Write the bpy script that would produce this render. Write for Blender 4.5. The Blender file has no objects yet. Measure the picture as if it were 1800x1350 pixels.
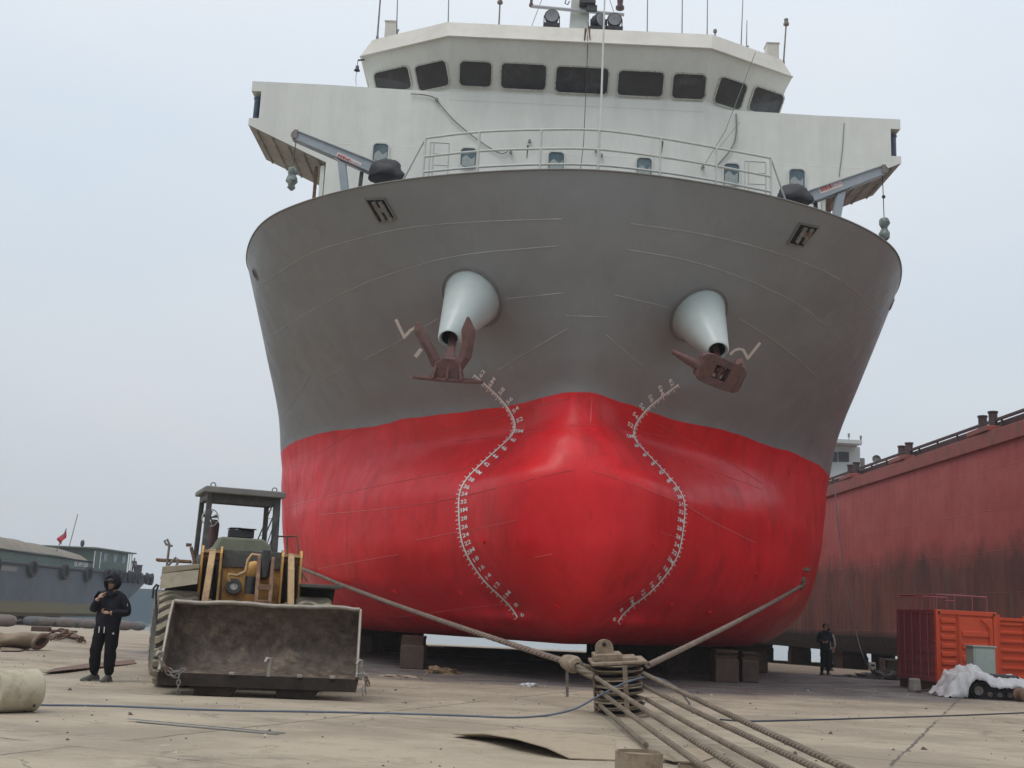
import bpy, bmesh, math, random
import numpy as np
from mathutils import Vector, Matrix, Quaternion
from mathutils.bvhtree import BVHTree
random.seed(7)
sc = bpy.context.scene
COL = sc.collection
rad = math.radians
# ------------------------------------------------------------------ camera
F = 2000.0; ROLL = rad(2.7); PIT = math.atan(411/2000); CH = 1.4
cam = bpy.data.cameras.new('camera'); cam.lens = 40.0; cam.sensor_width = 36; cam.clip_end = 6000; cam.clip_start = 0.1
co = bpy.data.objects.new('camera', cam); COL.objects.link(co); sc.camera = co
cr, sr, cp, sp = math.cos(ROLL), math.sin(ROLL), math.cos(PIT), math.sin(PIT)
ax = Vector((cr, -sr*sp, sr*cp)); ay = Vector((-sr, -cr*sp, cr*cp)); az = Vector((0, -cp, -sp))
co.matrix_world = Matrix(((ax.x, ay.x, az.x, 0), (ax.y, ay.y, az.y, 0), (ax.z, ay.z, az.z, CH), (0, 0, 0, 1)))
# ------------------------------------------------------------------ sky, sun, exposure
SUN_EL, SUN_AZ = rad(62), rad(218)       # azimuth clockwise from +Y: behind the camera, to the left
w = bpy.data.worlds.new('World'); sc.world = w; w.use_nodes = True
nt = w.node_tree; nt.nodes.clear(); NN = nt.nodes.new; LK = nt.links.new
out = NN('ShaderNodeOutputWorld'); bg = NN('ShaderNodeBackground'); bg.inputs['Strength'].default_value = 0.1
LK(bg.outputs[0], out.inputs[0])
sky = NN('ShaderNodeTexSky'); sky.sky_type = 'NISHITA'; sky.sun_disc = False
sky.sun_elevation = SUN_EL; sky.sun_rotation = SUN_AZ; sky.air_density = 1.0; sky.dust_density = 3.0
tc = NN('ShaderNodeTexCoord'); sep = NN('ShaderNodeSeparateXYZ'); LK(tc.outputs['Generated'], sep.inputs[0])
vr = NN('ShaderNodeValToRGB'); vr.color_ramp.elements[0].position = 0.0; vr.color_ramp.elements[0].color = (0.465, 0.495, 0.53, 1)
e = vr.color_ramp.elements.new(0.20); e.color = (0.555, 0.60, 0.64, 1)
e = vr.color_ramp.elements.new(0.5); e.color = (0.655, 0.71, 0.76, 1)
vr.color_ramp.elements[-1].position = 1.0; vr.color_ramp.elements[-1].color = (0.97, 0.99, 1.02, 1)
LK(sep.outputs['Z'], vr.inputs[0])
mp = NN('ShaderNodeMapping'); mp.inputs['Scale'].default_value = (1.0, 1.0, 2.6); LK(tc.outputs['Generated'], mp.inputs[0])
ns = NN('ShaderNodeTexNoise'); ns.inputs['Scale'].default_value = 2.1; ns.inputs['Detail'].default_value = 4; ns.inputs['Roughness'].default_value = 0.45
LK(mp.outputs[0], ns.inputs['Vector'])
cr2 = NN('ShaderNodeValToRGB'); cr2.color_ramp.elements[0].position = 0.3; cr2.color_ramp.elements[0].color = (0.925, 0.97, 1.01, 1)
cr2.color_ramp.elements[1].position = 0.72; cr2.color_ramp.elements[1].color = (1.07, 1.03, 1.02, 1); LK(ns.outputs['Fac'], cr2.inputs[0])
mu = NN('ShaderNodeMix'); mu.data_type = 'RGBA'; mu.blend_type = 'MULTIPLY'; mu.inputs[0].default_value = 1
LK(vr.outputs[0], mu.inputs[6]); LK(cr2.outputs[0], mu.inputs[7])
sc10 = NN('ShaderNodeVectorMath'); sc10.operation = 'SCALE'; sc10.inputs['Scale'].default_value = 11.0; # sky dimming added low behind the camera to cut light on the lower hull
dk_ = NN('ShaderNodeVectorMath'); dk_.operation = 'DOT_PRODUCT'; dk_.inputs[1].default_value = (0, 1, 0.85); LK(tc.outputs['Generated'], dk_.inputs[0])
dr_ = NN('ShaderNodeMapRange'); dr_.interpolation_type = 'SMOOTHSTEP'; dr_.inputs['From Min'].default_value = -0.95; dr_.inputs['From Max'].default_value = 0.35; dr_.inputs['To Min'].default_value = 0.55; dr_.inputs['To Max'].default_value = 1.0; LK(dk_.outputs['Value'], dr_.inputs['Value'])
dm_ = NN('ShaderNodeVectorMath'); dm_.operation = 'SCALE'; LK(mu.outputs[2], dm_.inputs[0]); LK(dr_.outputs[0], dm_.inputs['Scale']); LK(dm_.outputs[0], sc10.inputs[0])
mx = NN('ShaderNodeMix'); mx.data_type = 'RGBA'; mx.inputs[0].default_value = 0.93   # cloud layer over the clear sky
LK(sky.outputs[0], mx.inputs[6]); LK(sc10.outputs[0], mx.inputs[7]); LK(mx.outputs[2], bg.inputs['Color'])
sl = bpy.data.lights.new('sun', 'SUN'); sl.energy = 0.9; sl.angle = rad(24); sl.color = (1.0, 0.96, 0.90)
so = bpy.data.objects.new('sun', sl); COL.objects.link(so)
sd = Vector((math.sin(SUN_AZ)*math.cos(SUN_EL), math.cos(SUN_AZ)*math.cos(SUN_EL), math.sin(SUN_EL)))
so.rotation_euler = (-sd).to_track_quat('-Z', 'Y').to_euler(); so.location = (0, -20, 40)
sc.view_settings.view_transform = 'Standard'; sc.view_settings.look = 'None'
sc.view_settings.exposure = 0.20; sc.view_settings.gamma = 1
sc.render.engine = 'CYCLES'; sc.cycles.max_bounces = 6; sc.cycles.diffuse_bounces = 3; sc.cycles.glossy_bounces = 3
sc.cycles.use_denoising = True

# ------------------------------------------------------------------ pixel <-> world measuring
def ray(px, py):
    x = (px-900)/F; y = -(py-675)/F
    u = x*cr - y*sr; v = x*sr + y*cr
    return Vector((u, cp - v*sp, sp + v*cp))
def at(px, py, Y):
    r = ray(px, py); return Vector((r.x/r.y*Y, Y, CH + r.z/r.y*Y))
def atz(px, py, z):
    r = ray(px, py); t = (z-CH)/r.z; return Vector((r.x*t, r.y*t, z))

# ------------------------------------------------------------------ materials
MATS = {}
def mat(name, col, rough=0.6, metal=0.0, var=0.12, vscale=3.0, bump=0.0, bscale=20.0, second=None, thr=(0.45, 0.65), spec=0.5, coat=0.0, sscale=1.5, stretch=(1, 1, 1)):
    """principled material with tone mottling, an optional second colour in patches and bump"""
    if name in MATS: return MATS[name]
    m = bpy.data.materials.new(name); m.use_nodes = True; n = m.node_tree.nodes; l = m.node_tree.links
    b = n['Principled BSDF']; b.inputs['Roughness'].default_value = rough; b.inputs['Metallic'].default_value = metal
    b.inputs['Specular IOR Level'].default_value = spec; b.inputs['Coat Weight'].default_value = coat
    g = n.new('ShaderNodeNewGeometry'); ma = n.new('ShaderNodeMapping'); ma.inputs['Scale'].default_value = stretch; l.new(g.outputs['Position'], ma.inputs[0])
    a = n.new('ShaderNodeTexNoise'); a.inputs['Scale'].default_value = vscale; a.inputs['Detail'].default_value = 6; a.inputs['Roughness'].default_value = 0.65
    l.new(ma.outputs[0], a.inputs['Vector'])
    r = n.new('ShaderNodeMapRange'); r.inputs['From Min'].default_value = 0.3; r.inputs['From Max'].default_value = 0.7
    r.inputs['To Min'].default_value = 1-var; r.inputs['To Max'].default_value = 1+var; l.new(a.outputs['Fac'], r.inputs['Value'])
    base = n.new('ShaderNodeMix'); base.data_type = 'RGBA'; base.inputs[6].default_value = (*col, 1); base.inputs[7].default_value = (*(second or col), 1); base.inputs[0].default_value = 0
    if second:
        a2 = n.new('ShaderNodeTexNoise'); a2.inputs['Scale'].default_value = sscale; a2.inputs['Detail'].default_value = 8; a2.inputs['Roughness'].default_value = 0.7
        l.new(ma.outputs[0], a2.inputs['Vector'])
        r2 = n.new('ShaderNodeMapRange'); r2.inputs['From Min'].default_value = thr[0]; r2.inputs['From Max'].default_value = thr[1]; l.new(a2.outputs['Fac'], r2.inputs['Value']); l.new(r2.outputs[0], base.inputs[0])
    vm = n.new('ShaderNodeVectorMath'); vm.operation = 'SCALE'; l.new(base.outputs[2], vm.inputs[0]); l.new(r.outputs[0], vm.inputs['Scale'])
    l.new(vm.outputs[0], b.inputs['Base Color'])
    if bump:
        a3 = n.new('ShaderNodeTexNoise'); a3.inputs['Scale'].default_value = bscale; a3.inputs['Detail'].default_value = 5; l.new(g.outputs['Position'], a3.inputs['Vector'])
        bp = n.new('ShaderNodeBump'); bp.inputs['Strength'].default_value = bump; bp.inputs['Distance'].default_value = 0.02
        l.new(a3.outputs['Fac'], bp.inputs['Height']); l.new(bp.outputs[0], b.inputs['Normal'])
    MATS[name] = m; return m

def grid_bump(m, seam_axis='XZ', bw=2.4, bh=1.5, depth=0.25, mortar=0.012, dark=0.8):
    """weld lines of a plated wall: brick pattern used as bump and a faint line"""
    n = m.node_tree.nodes; l = m.node_tree.links; b = n['Principled BSDF']
    g = n.new('ShaderNodeNewGeometry'); s = n.new('ShaderNodeSeparateXYZ'); c = n.new('ShaderNodeCombineXYZ'); l.new(g.outputs['Position'], s.inputs[0])
    l.new(s.outputs[seam_axis[0]], c.inputs[0]); l.new(s.outputs[seam_axis[1]], c.inputs[1])
    br = n.new('ShaderNodeTexBrick'); br.inputs['Scale'].default_value = 1; br.inputs['Brick Width'].default_value = bw; br.inputs['Row Height'].default_value = bh
    br.inputs['Mortar Size'].default_value = mortar; br.inputs['Mortar Smooth'].default_value = 1.0; br.inputs['Color1'].default_value = br.inputs['Color2'].default_value = (0, 0, 0, 1); br.inputs['Mortar'].default_value = (1, 1, 1, 1)
    l.new(c.outputs[0], br.inputs['Vector'])
    bp = n.new('ShaderNodeBump'); bp.inputs['Strength'].default_value = depth; bp.inputs['Distance'].default_value = 0.03; l.new(br.outputs['Color'], bp.inputs['Height'])
    # gentle panting of the plates between frames
    wv = n.new('ShaderNodeTexNoise'); wv.inputs['Scale'].default_value = 0.9; l.new(g.outputs['Position'], wv.inputs['Vector'])
    bp2 = n.new('ShaderNodeBump'); bp2.inputs['Strength'].default_value = 0.25; bp2.inputs['Distance'].default_value = 0.15; l.new(wv.outputs['Fac'], bp2.inputs['Height'])
    old = b.inputs['Normal'].links[0].from_socket if b.inputs['Normal'].links else None
    if old: l.new(old, bp2.inputs['Normal'])
    l.new(bp2.outputs[0], bp.inputs['Normal']); l.new(bp.outputs[0], b.inputs['Normal'])
    return m

# ------------------------------------------------------------------ mesh builder
class MB:
    def __init__(s): s.v = []; s.f = []; s.m = []
    def add(s, vs, fs, mi=0):
        o = len(s.v); s.v += [tuple(p) for p in vs]; s.f += [tuple(i+o for i in f) for f in fs]; s.m += [mi]*len(fs); return s
    def box(s, c, size, M=None, mi=0):
        x, y, z = (d/2 for d in size); c = Vector(c)
        vs = [Vector((a*x, b*y, d*z)) for a in (-1, 1) for b in (-1, 1) for d in (-1, 1)]
        vs = [(M @ p if M else p)+c for p in vs]
        return s.add(vs, [(0, 1, 3, 2), (4, 6, 7, 5), (0, 4, 5, 1), (2, 3, 7, 6), (0, 2, 6, 4), (1, 5, 7, 3)], mi)
    def bar(s, a, b, w, h=None, mi=0, up=(0, 0, 1)):
        a, b = Vector(a), Vector(b); h = h or w; d = (b-a); L = d.length; d.normalize(); u = Vector(up)
        if abs(d.dot(u)) > 0.99: u = Vector((0, 1, 0))
        x = d.cross(u).normalized(); z = x.cross(d)
        M = Matrix((x, d, z)).transposed()
        return s.box((a+b)/2, (w, L, h), M, mi)
    def tube(s, pts, r, n=10, cap=True, mi=0, closed=False):
        pts = [Vector(p) for p in pts]; N = len(pts); vs = []; fs = []
        rr = r if isinstance(r, (list, tuple)) else [r]*N
        x = None
        for i, p in enumerate(pts):
            t = (pts[(i+1) % N]-pts[i-1]) if closed else (pts[min(i+1, N-1)]-pts[max(i-1, 0)])
            t.normalize()
            if x is None:
                x = t.cross(Vector((0, 0, 1)))
                if x.length < 0.1: x = t.cross(Vector((0, 1, 0)))
            x = (x - t*x.dot(t)).normalized(); y = t.cross(x)
            vs += [p+(x*math.cos(k*2*math.pi/n)+y*math.sin(k*2*math.pi/n))*rr[i] for k in range(n)]
        for i in range(N if closed else N-1):
            for k in range(n):
                a = i*n+k; b = i*n+(k+1) % n; c = ((i+1) % N)*n+(k+1) % n; d = ((i+1) % N)*n+k
                fs.append((a, b, c, d))
        if cap and not closed: fs += [tuple(range(n))[::-1], tuple((N-1)*n+k for k in range(n))]
        return s.add(vs, fs, mi)
    def cyl(s, a, b, r, r2=None, n=20, mi=0): return s.tube([a, b], [r, r if r2 is None else r2], n, mi=mi)
    def lathe(s, prof, c=(0, 0, 0), M=None, n=32, mi=0, capped=False):
        """profile (r, h) turned about local z"""
        vs = []; fs = []; c = Vector(c)
        for r_, h in prof:
            for k in range(n):
                p = Vector((r_*math.cos(k*2*math.pi/n), r_*math.sin(k*2*math.pi/n), h)); vs.append((M @ p if M else p)+c)
        for i in range(len(prof)-1):
            for k in range(n): fs.append((i*n+k, i*n+(k+1) % n, (i+1)*n+(k+1) % n, (i+1)*n+k))
        if capped: fs += [tuple(range(n))[::-1], tuple((len(prof)-1)*n+k for k in range(n))]
        return s.add(vs, fs, mi)
    def prism(s, poly, a, b, mi=0):
        """poly: list of 3-D points; extruded by vector from a to b"""
        d0, d1 = Vector(a), Vector(b); P = [Vector(p) for p in poly]; n = len(P)
        return s.add([p+d0 for p in P]+[p+d1 for p in P], [tuple(range(n))[::-1], tuple(range(n, 2*n))]+[(i, (i+1) % n, n+(i+1) % n, n+i) for i in range(n)], mi)
    def sphere(s, c, r, n=12, m=8, sc_=(1, 1, 1), mi=0, M=None):
        c = Vector(c); prof = [(max(1e-4, math.sin(math.pi*i/m)), -math.cos(math.pi*i/m)) for i in range(m+1)]
        D = Matrix.Diagonal(Vector(sc_)*r)
        return s.lathe(prof, c, (M @ D) if M else D, n, mi)
    def xf(s, M):
        s.v = [tuple(M @ Vector(p)) for p in s.v]; return s
    def build(s, name, m, parent=None, smooth=None, bevel=0, loc=None, subsurf=0):
        me = bpy.data.meshes.new(name); me.from_pydata(s.v, [], s.f); me.update()
        for mm in (m if isinstance(m, (list, tuple)) else [m]): me.materials.append(mm)
        if any(s.m): me.polygons.foreach_set('material_index', s.m)
        bm = bmesh.new(); bm.from_mesh(me); bmesh.ops.recalc_face_normals(bm, faces=bm.faces); bm.to_mesh(me); bm.free()
        o = bpy.data.objects.new(name, me); COL.objects.link(o)
        if parent: o.parent = parent
        if loc is not None: o.location = loc
        if smooth is not None:
            me.polygons.foreach_set('use_smooth', [True]*len(me.polygons))
            try: me.set_sharp_from_angle(angle=rad(smooth))
            except Exception: pass
        if bevel:
            bv = o.modifiers.new('bevel', 'BEVEL'); bv.width = bevel; bv.segments = 2; bv.limit_method = 'ANGLE'; bv.angle_limit = rad(40)
        if subsurf:
            ss = o.modifiers.new('subsurf', 'SUBSURF'); ss.levels = ss.render_levels = subsurf
        return o
def tag(o, label=None, cat=None, group=None, kind=None):
    if label: o['label'] = label
    if cat: o['category'] = cat
    if group: o['group'] = group
    if kind: o['kind'] = kind
    return o
def empty(name, loc, rz=0.0, **k):
    o = bpy.data.objects.new(name, None); COL.objects.link(o); o.location = loc; o.rotation_euler = (0, 0, rz); o.empty_display_size = 0.2
    tag(o, **k); return o
def RZ(a): return Matrix.Rotation(a, 3, 'Z')
def RX(a): return Matrix.Rotation(a, 3, 'X')
def RY(a): return Matrix.Rotation(a, 3, 'Y')
def frame(loc, xa, za):
    """4x4 with x along xa, z along za"""
    z = Vector(za).normalized(); x = Vector(xa); x = (x-z*x.dot(z)).normalized(); y = z.cross(x)
    M = Matrix((x, y, z)).transposed().to_4x4(); M.translation = Vector(loc); return M
def text_mesh(s, size=1.0, depth=0.0, bold=0.0):
    cu = bpy.data.curves.new('t', 'FONT'); cu.body = s; cu.size = size; cu.extrude = depth; cu.offset = bold; cu.align_x = 'CENTER'; cu.align_y = 'CENTER'; cu.resolution_u = 3
    o = bpy.data.objects.new('t', cu); COL.objects.link(o); dg = bpy.context.evaluated_depsgraph_get()
    me = bpy.data.meshes.new_from_object(o.evaluated_get(dg)); vs = [v.co.copy() for v in me.vertices]; fs = [tuple(p.vertices) for p in me.polygons]
    bpy.data.objects.remove(o); bpy.data.curves.remove(cu); bpy.data.meshes.remove(me); return vs, fs

# ------------------------------------------------------------------ splines for the lofted hulls
def pchip(xs, ys, xq):
    xs = np.asarray(xs, float); ys = np.asarray(ys, float); xq = np.asarray(xq, float)
    h = np.diff(xs).reshape((-1,)+(1,)*(ys.ndim-1)); d = np.diff(ys, axis=0)/h
    m = np.zeros_like(ys); w1 = 2*h[1:]+h[:-1]; w2 = h[1:]+2*h[:-1]
    with np.errstate(divide='ignore', invalid='ignore'):
        mm = (w1+w2)/(w1/d[:-1]+w2/d[1:])
    m[1:-1] = np.where(d[:-1]*d[1:] > 0, mm, 0); m[0] = d[0]; m[-1] = d[-1]
    k = np.clip(np.searchsorted(xs, xq, side='right')-1, 0, len(xs)-2)
    hh = (xs[k+1]-xs[k]); t = (xq-xs[k])/hh; sh = (-1,)+(1,)*(ys.ndim-1); t = t.reshape(sh); hh = hh.reshape(sh)
    return (2*t**3-3*t**2+1)*ys[k]+(t**3-2*t**2+t)*hh*m[k]+(-2*t**3+3*t**2)*ys[k+1]+(t**3-t**2)*hh*m[k+1]
def cspline(xs, ys, xq, clamp0=None):
    """natural / clamped cubic spline"""
    xs = np.asarray(xs, float); ys = np.asarray(ys, float); n = len(xs); A = np.zeros((n, n)); B = np.zeros(ys.shape)
    h = np.diff(xs)
    for i in range(1, n-1):
        A[i, i-1] = h[i-1]; A[i, i] = 2*(h[i-1]+h[i]); A[i, i+1] = h[i]; B[i] = 6*((ys[i+1]-ys[i])/h[i]-(ys[i]-ys[i-1])/h[i-1])
    if clamp0 is None: A[0, 0] = 1
    else: A[0, 0] = 2*h[0]; A[0, 1] = h[0]; B[0] = 6*((ys[1]-ys[0])/h[0]-np.asarray(clamp0))
    A[-1, -1] = 1; M = np.linalg.solve(A, B); xq = np.asarray(xq, float)
    k = np.clip(np.searchsorted(xs, xq, side='right')-1, 0, n-2); sh = (-1,)+(1,)*(ys.ndim-1)
    hk = h[k].reshape(sh); a = ((xs[k+1]-xq)).reshape(sh); b = (xq-xs[k]).reshape(sh)
    return M[k]*a**3/(6*hk)+M[k+1]*b**3/(6*hk)+(ys[k]/hk-M[k]*hk/6)*a+(ys[k+1]/hk-M[k+1]*hk/6)*b

# ================================================================== GROUND, WATER
def gz(Y): return 0.0 if Y < 40 else -0.019*(Y-40)
def gp(px, py, dz=0.0):
    """point of the yard surface seen at a pixel"""
    p = atz(px, py, 0.0)
    if p.y > 40:
        r = ray(px, py); t = (0.76-CH)/(r.z+0.019*r.y); p = Vector((r.x*t, r.y*t, 0.76-0.019*r.y*t))
    return p+Vector((0, 0, dz))
def node_math(nt_, op, a, b=None, c=None):
    n = nt_.nodes.new('ShaderNodeMath'); n.operation = op
    for i, v in enumerate((a, b, c)):
        if v is None: continue
        if isinstance(v, (int, float)): n.inputs[i].default_value = v
        else: nt_.links.new(v, n.inputs[i])
    return n.outputs[0]
def yard_mat():
    m = bpy.data.materials.new('yard_concrete'); m.use_nodes = True; t = m.node_tree; n = t.nodes; l = t.links; b = n['Principled BSDF']
    g = n.new('ShaderNodeNewGeometry'); P = g.outputs['Position']; s = n.new('ShaderNodeSeparateXYZ'); l.new(P, s.inputs[0])
    def noise(scale, det=6, ro=0.6, st=(1, 1, 1), dist=0):
        mp_ = n.new('ShaderNodeMapping'); mp_.inputs['Scale'].default_value = st; l.new(P, mp_.inputs[0])
        a = n.new('ShaderNodeTexNoise'); a.inputs['Scale'].default_value = scale; a.inputs['Detail'].default_value = det; a.inputs['Roughness'].default_value = ro; a.inputs['Distortion'].default_value = dist
        l.new(mp_.outputs[0], a.inputs['Vector']); return a.outputs['Fac']
    def ramp(v, a, b_, lo=0.0, hi=1.0):
        r = n.new('ShaderNodeMapRange'); r.interpolation_type = 'SMOOTHSTEP'; l.new(v, r.inputs['Value'])
        r.inputs['From Min'].default_value = a; r.inputs['From Max'].default_value = b_; r.inputs['To Min'].default_value = lo; r.inputs['To Max'].default_value = hi; return r.outputs[0]
    def mix(f, a, b_):
        x = n.new('ShaderNodeMix'); x.data_type = 'RGBA'
        if isinstance(f, (int, float)): x.inputs[0].default_value = f
        else: l.new(f, x.inputs[0])
        for i, v in ((6, a), (7, b_)):
            if isinstance(v, tuple): x.inputs[i].default_value = (*v, 1)
            else: l.new(v, x.inputs[i])
        return x.outputs[2]
    col = mix(ramp(noise(0.35, 7, .6, (1, 1.6, 1)), .38, .62), (0.285, 0.240, 0.178), (0.40, 0.338, 0.252))
    col = mix(ramp(noise(1.6, 8, .75), .52, .72, 0, .7), col, (0.20, 0.165, 0.12))
    col = mix(ramp(noise(0.9, 9, .7, (.8, 1.3, 1), 1.2), .56, .68, 0, .5), col, (0.49, 0.42, 0.31))
    # tracks of dirt dragged along the yard
    col = mix(ramp(noise(0.9, 7, .7, (.55, 1.0, 1), .9), .56, .68, 0, .55), col, (0.185, 0.155, 0.115))
    col = mix(ramp(noise(3.5, 6, .75, (.8, 1, 1), .4), .60, .72, 0, .5), col, (0.16, 0.135, 0.105))
    # blast grit, spilt paint and overspray round the ship's bow, colour darkened and spread to cut bounce on the hull
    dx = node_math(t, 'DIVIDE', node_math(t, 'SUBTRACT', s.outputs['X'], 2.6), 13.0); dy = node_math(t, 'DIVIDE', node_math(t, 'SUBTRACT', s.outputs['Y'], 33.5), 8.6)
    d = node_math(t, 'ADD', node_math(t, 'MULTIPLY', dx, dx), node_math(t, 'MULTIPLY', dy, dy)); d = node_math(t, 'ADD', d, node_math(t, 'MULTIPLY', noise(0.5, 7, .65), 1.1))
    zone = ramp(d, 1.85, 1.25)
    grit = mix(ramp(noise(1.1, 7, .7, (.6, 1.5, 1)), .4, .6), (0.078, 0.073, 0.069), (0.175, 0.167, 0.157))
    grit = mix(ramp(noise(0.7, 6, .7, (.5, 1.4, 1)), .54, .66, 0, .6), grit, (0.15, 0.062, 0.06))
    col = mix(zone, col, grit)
    # cracks and slab joints
    br = n.new('ShaderNodeTexBrick'); br.inputs['Scale'].default_value = 1; br.inputs['Brick Width'].default_value = 7.0; br.inputs['Row Height'].default_value = 5.5; br.inputs['Mortar Size'].default_value = 0.022; br.offset = 0.0
    br.inputs['Color1'].default_value = br.inputs['Color2'].default_value = (0, 0, 0, 1); br.inputs['Mortar'].default_value = (1, 1, 1, 1)
    mp2 = n.new('ShaderNodeMapping'); mp2.inputs['Rotation'].default_value = (0, 0, rad(24)); mp2.inputs['Location'].default_value = (1.3, 2.1, 0)
    wob = n.new('ShaderNodeVectorMath'); wob.operation = 'MULTIPLY_ADD'; wn = n.new('ShaderNodeTexNoise'); wn.inputs['Scale'].default_value = 2.5; l.new(P, wn.inputs['Vector'])
    l.new(wn.outputs['Color'], wob.inputs[0]); wob.inputs[1].default_value = (.12, .12, 0); l.new(P, wob.inputs[2]); l.new(wob.outputs[0], mp2.inputs[0]); l.new(mp2.outputs[0], br.inputs['Vector'])
    jm = node_math(t, 'MULTIPLY', br.outputs['Color'], ramp(noise(.4, 4), .38, .52, 0, .9))
    col = mix(jm, col, (0.10, 0.085, 0.07))
    vo = n.new('ShaderNodeTexVoronoi'); vo.feature = 'DISTANCE_TO_EDGE'; vo.inputs['Scale'].default_value = 0.45
    wob2 = n.new('ShaderNodeVectorMath'); wob2.operation = 'MULTIPLY_ADD'; wn2 = n.new('ShaderNodeTexNoise'); wn2.inputs['Scale'].default_value = 1.2; wn2.inputs['Detail'].default_value = 6; l.new(P, wn2.inputs['Vector'])
    l.new(wn2.outputs['Color'], wob2.inputs[0]); wob2.inputs[1].default_value = (1.2, 1.2, 0); l.new(P, wob2.inputs[2]); l.new(wob2.outputs[0], vo.inputs['Vector'])
    ck = node_math(t, 'MULTIPLY', ramp(vo.outputs['Distance'], .014, .004), ramp(noise(.25, 3), .48, .60, 0, .6))
    col = mix(ck, col, (0.12, 0.10, 0.08))
    # specks of rust scale and gravel
    sp_ = ramp(noise(9, 4, .8), .63, .72, 0, .7); col = mix(sp_, col, (0.13, 0.09, 0.065))
    sp2 = ramp(noise(22, 3, .8), .70, .76, 0, .5); col = mix(sp2, col, (0.55, 0.52, 0.46))
    fine = ramp(noise(60, 3, .7), .3, .7, .88, 1.12); vm = n.new('ShaderNodeVectorMath'); vm.operation = 'SCALE'; l.new(col, vm.inputs[0]); l.new(fine, vm.inputs['Scale'])
    l.new(vm.outputs[0], b.inputs['Base Color'])
    l.new(ramp(noise(.8, 5), .35, .65, .72, .95), b.inputs['Roughness'])
    hsum = node_math(t, 'ADD', node_math(t, 'MULTIPLY', noise(1.4, 8, .7), .06), node_math(t, 'MULTIPLY', noise(45, 4, .7), .004)); hsum = node_math(t, 'SUBTRACT', hsum, node_math(t, 'MULTIPLY', node_math(t, 'ADD', jm, ck), .012))
    bp = n.new('ShaderNodeBump'); bp.inputs['Strength'].default_value = .75; bp.inputs['Distance'].default_value = 1.0; l.new(hsum, bp.inputs['Height']); l.new(bp.outputs[0], b.inputs['Normal'])
    return m
g = MB()
ys = [-30, 0, 20, 40, 60, 80, 112]
for a in ys: g.v += [(-160, a, gz(a)), (160, a, gz(a))]
g.f = [(2*i, 2*i+1, 2*i+3, 2*i+2) for i in range(len(ys)-1)]; g.m = [0]*len(g.f)
n0 = len(g.v); g.v += [(-160, 112, -4), (160, 112, -4)]; g.f.append((n0-2, n0-1, n0+1, n0)); g.m.append(0)
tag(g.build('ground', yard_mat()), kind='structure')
def water_mat():
    m = mat('sea_water', (0.20, 0.235, 0.235), rough=0.22, var=0.05, vscale=.05)
    n = m.node_tree.nodes; l = m.node_tree.links; b = n['Principled BSDF']; g_ = n.new('ShaderNodeNewGeometry')
    a = n.new('ShaderNodeTexNoise'); a.inputs['Scale'].default_value = 1.3; a.inputs['Detail'].default_value = 5; l.new(g_.outputs['Position'], a.inputs['Vector'])
    bp = n.new('ShaderNodeBump'); bp.inputs['Strength'].default_value = .5; bp.inputs['Distance'].default_value = .1; l.new(a.outputs['Fac'], bp.inputs['Height']); l.new(bp.outputs[0], b.inputs['Normal']); return m
wv = MB(); wv.add([(-3500, 90, -2.2), (3500, 90, -2.2), (3500, 5000, -2.2), (-3500, 5000, -2.2)], [(0, 1, 2, 3)])
tag(wv.build('water', water_mat()), kind='structure')

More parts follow.
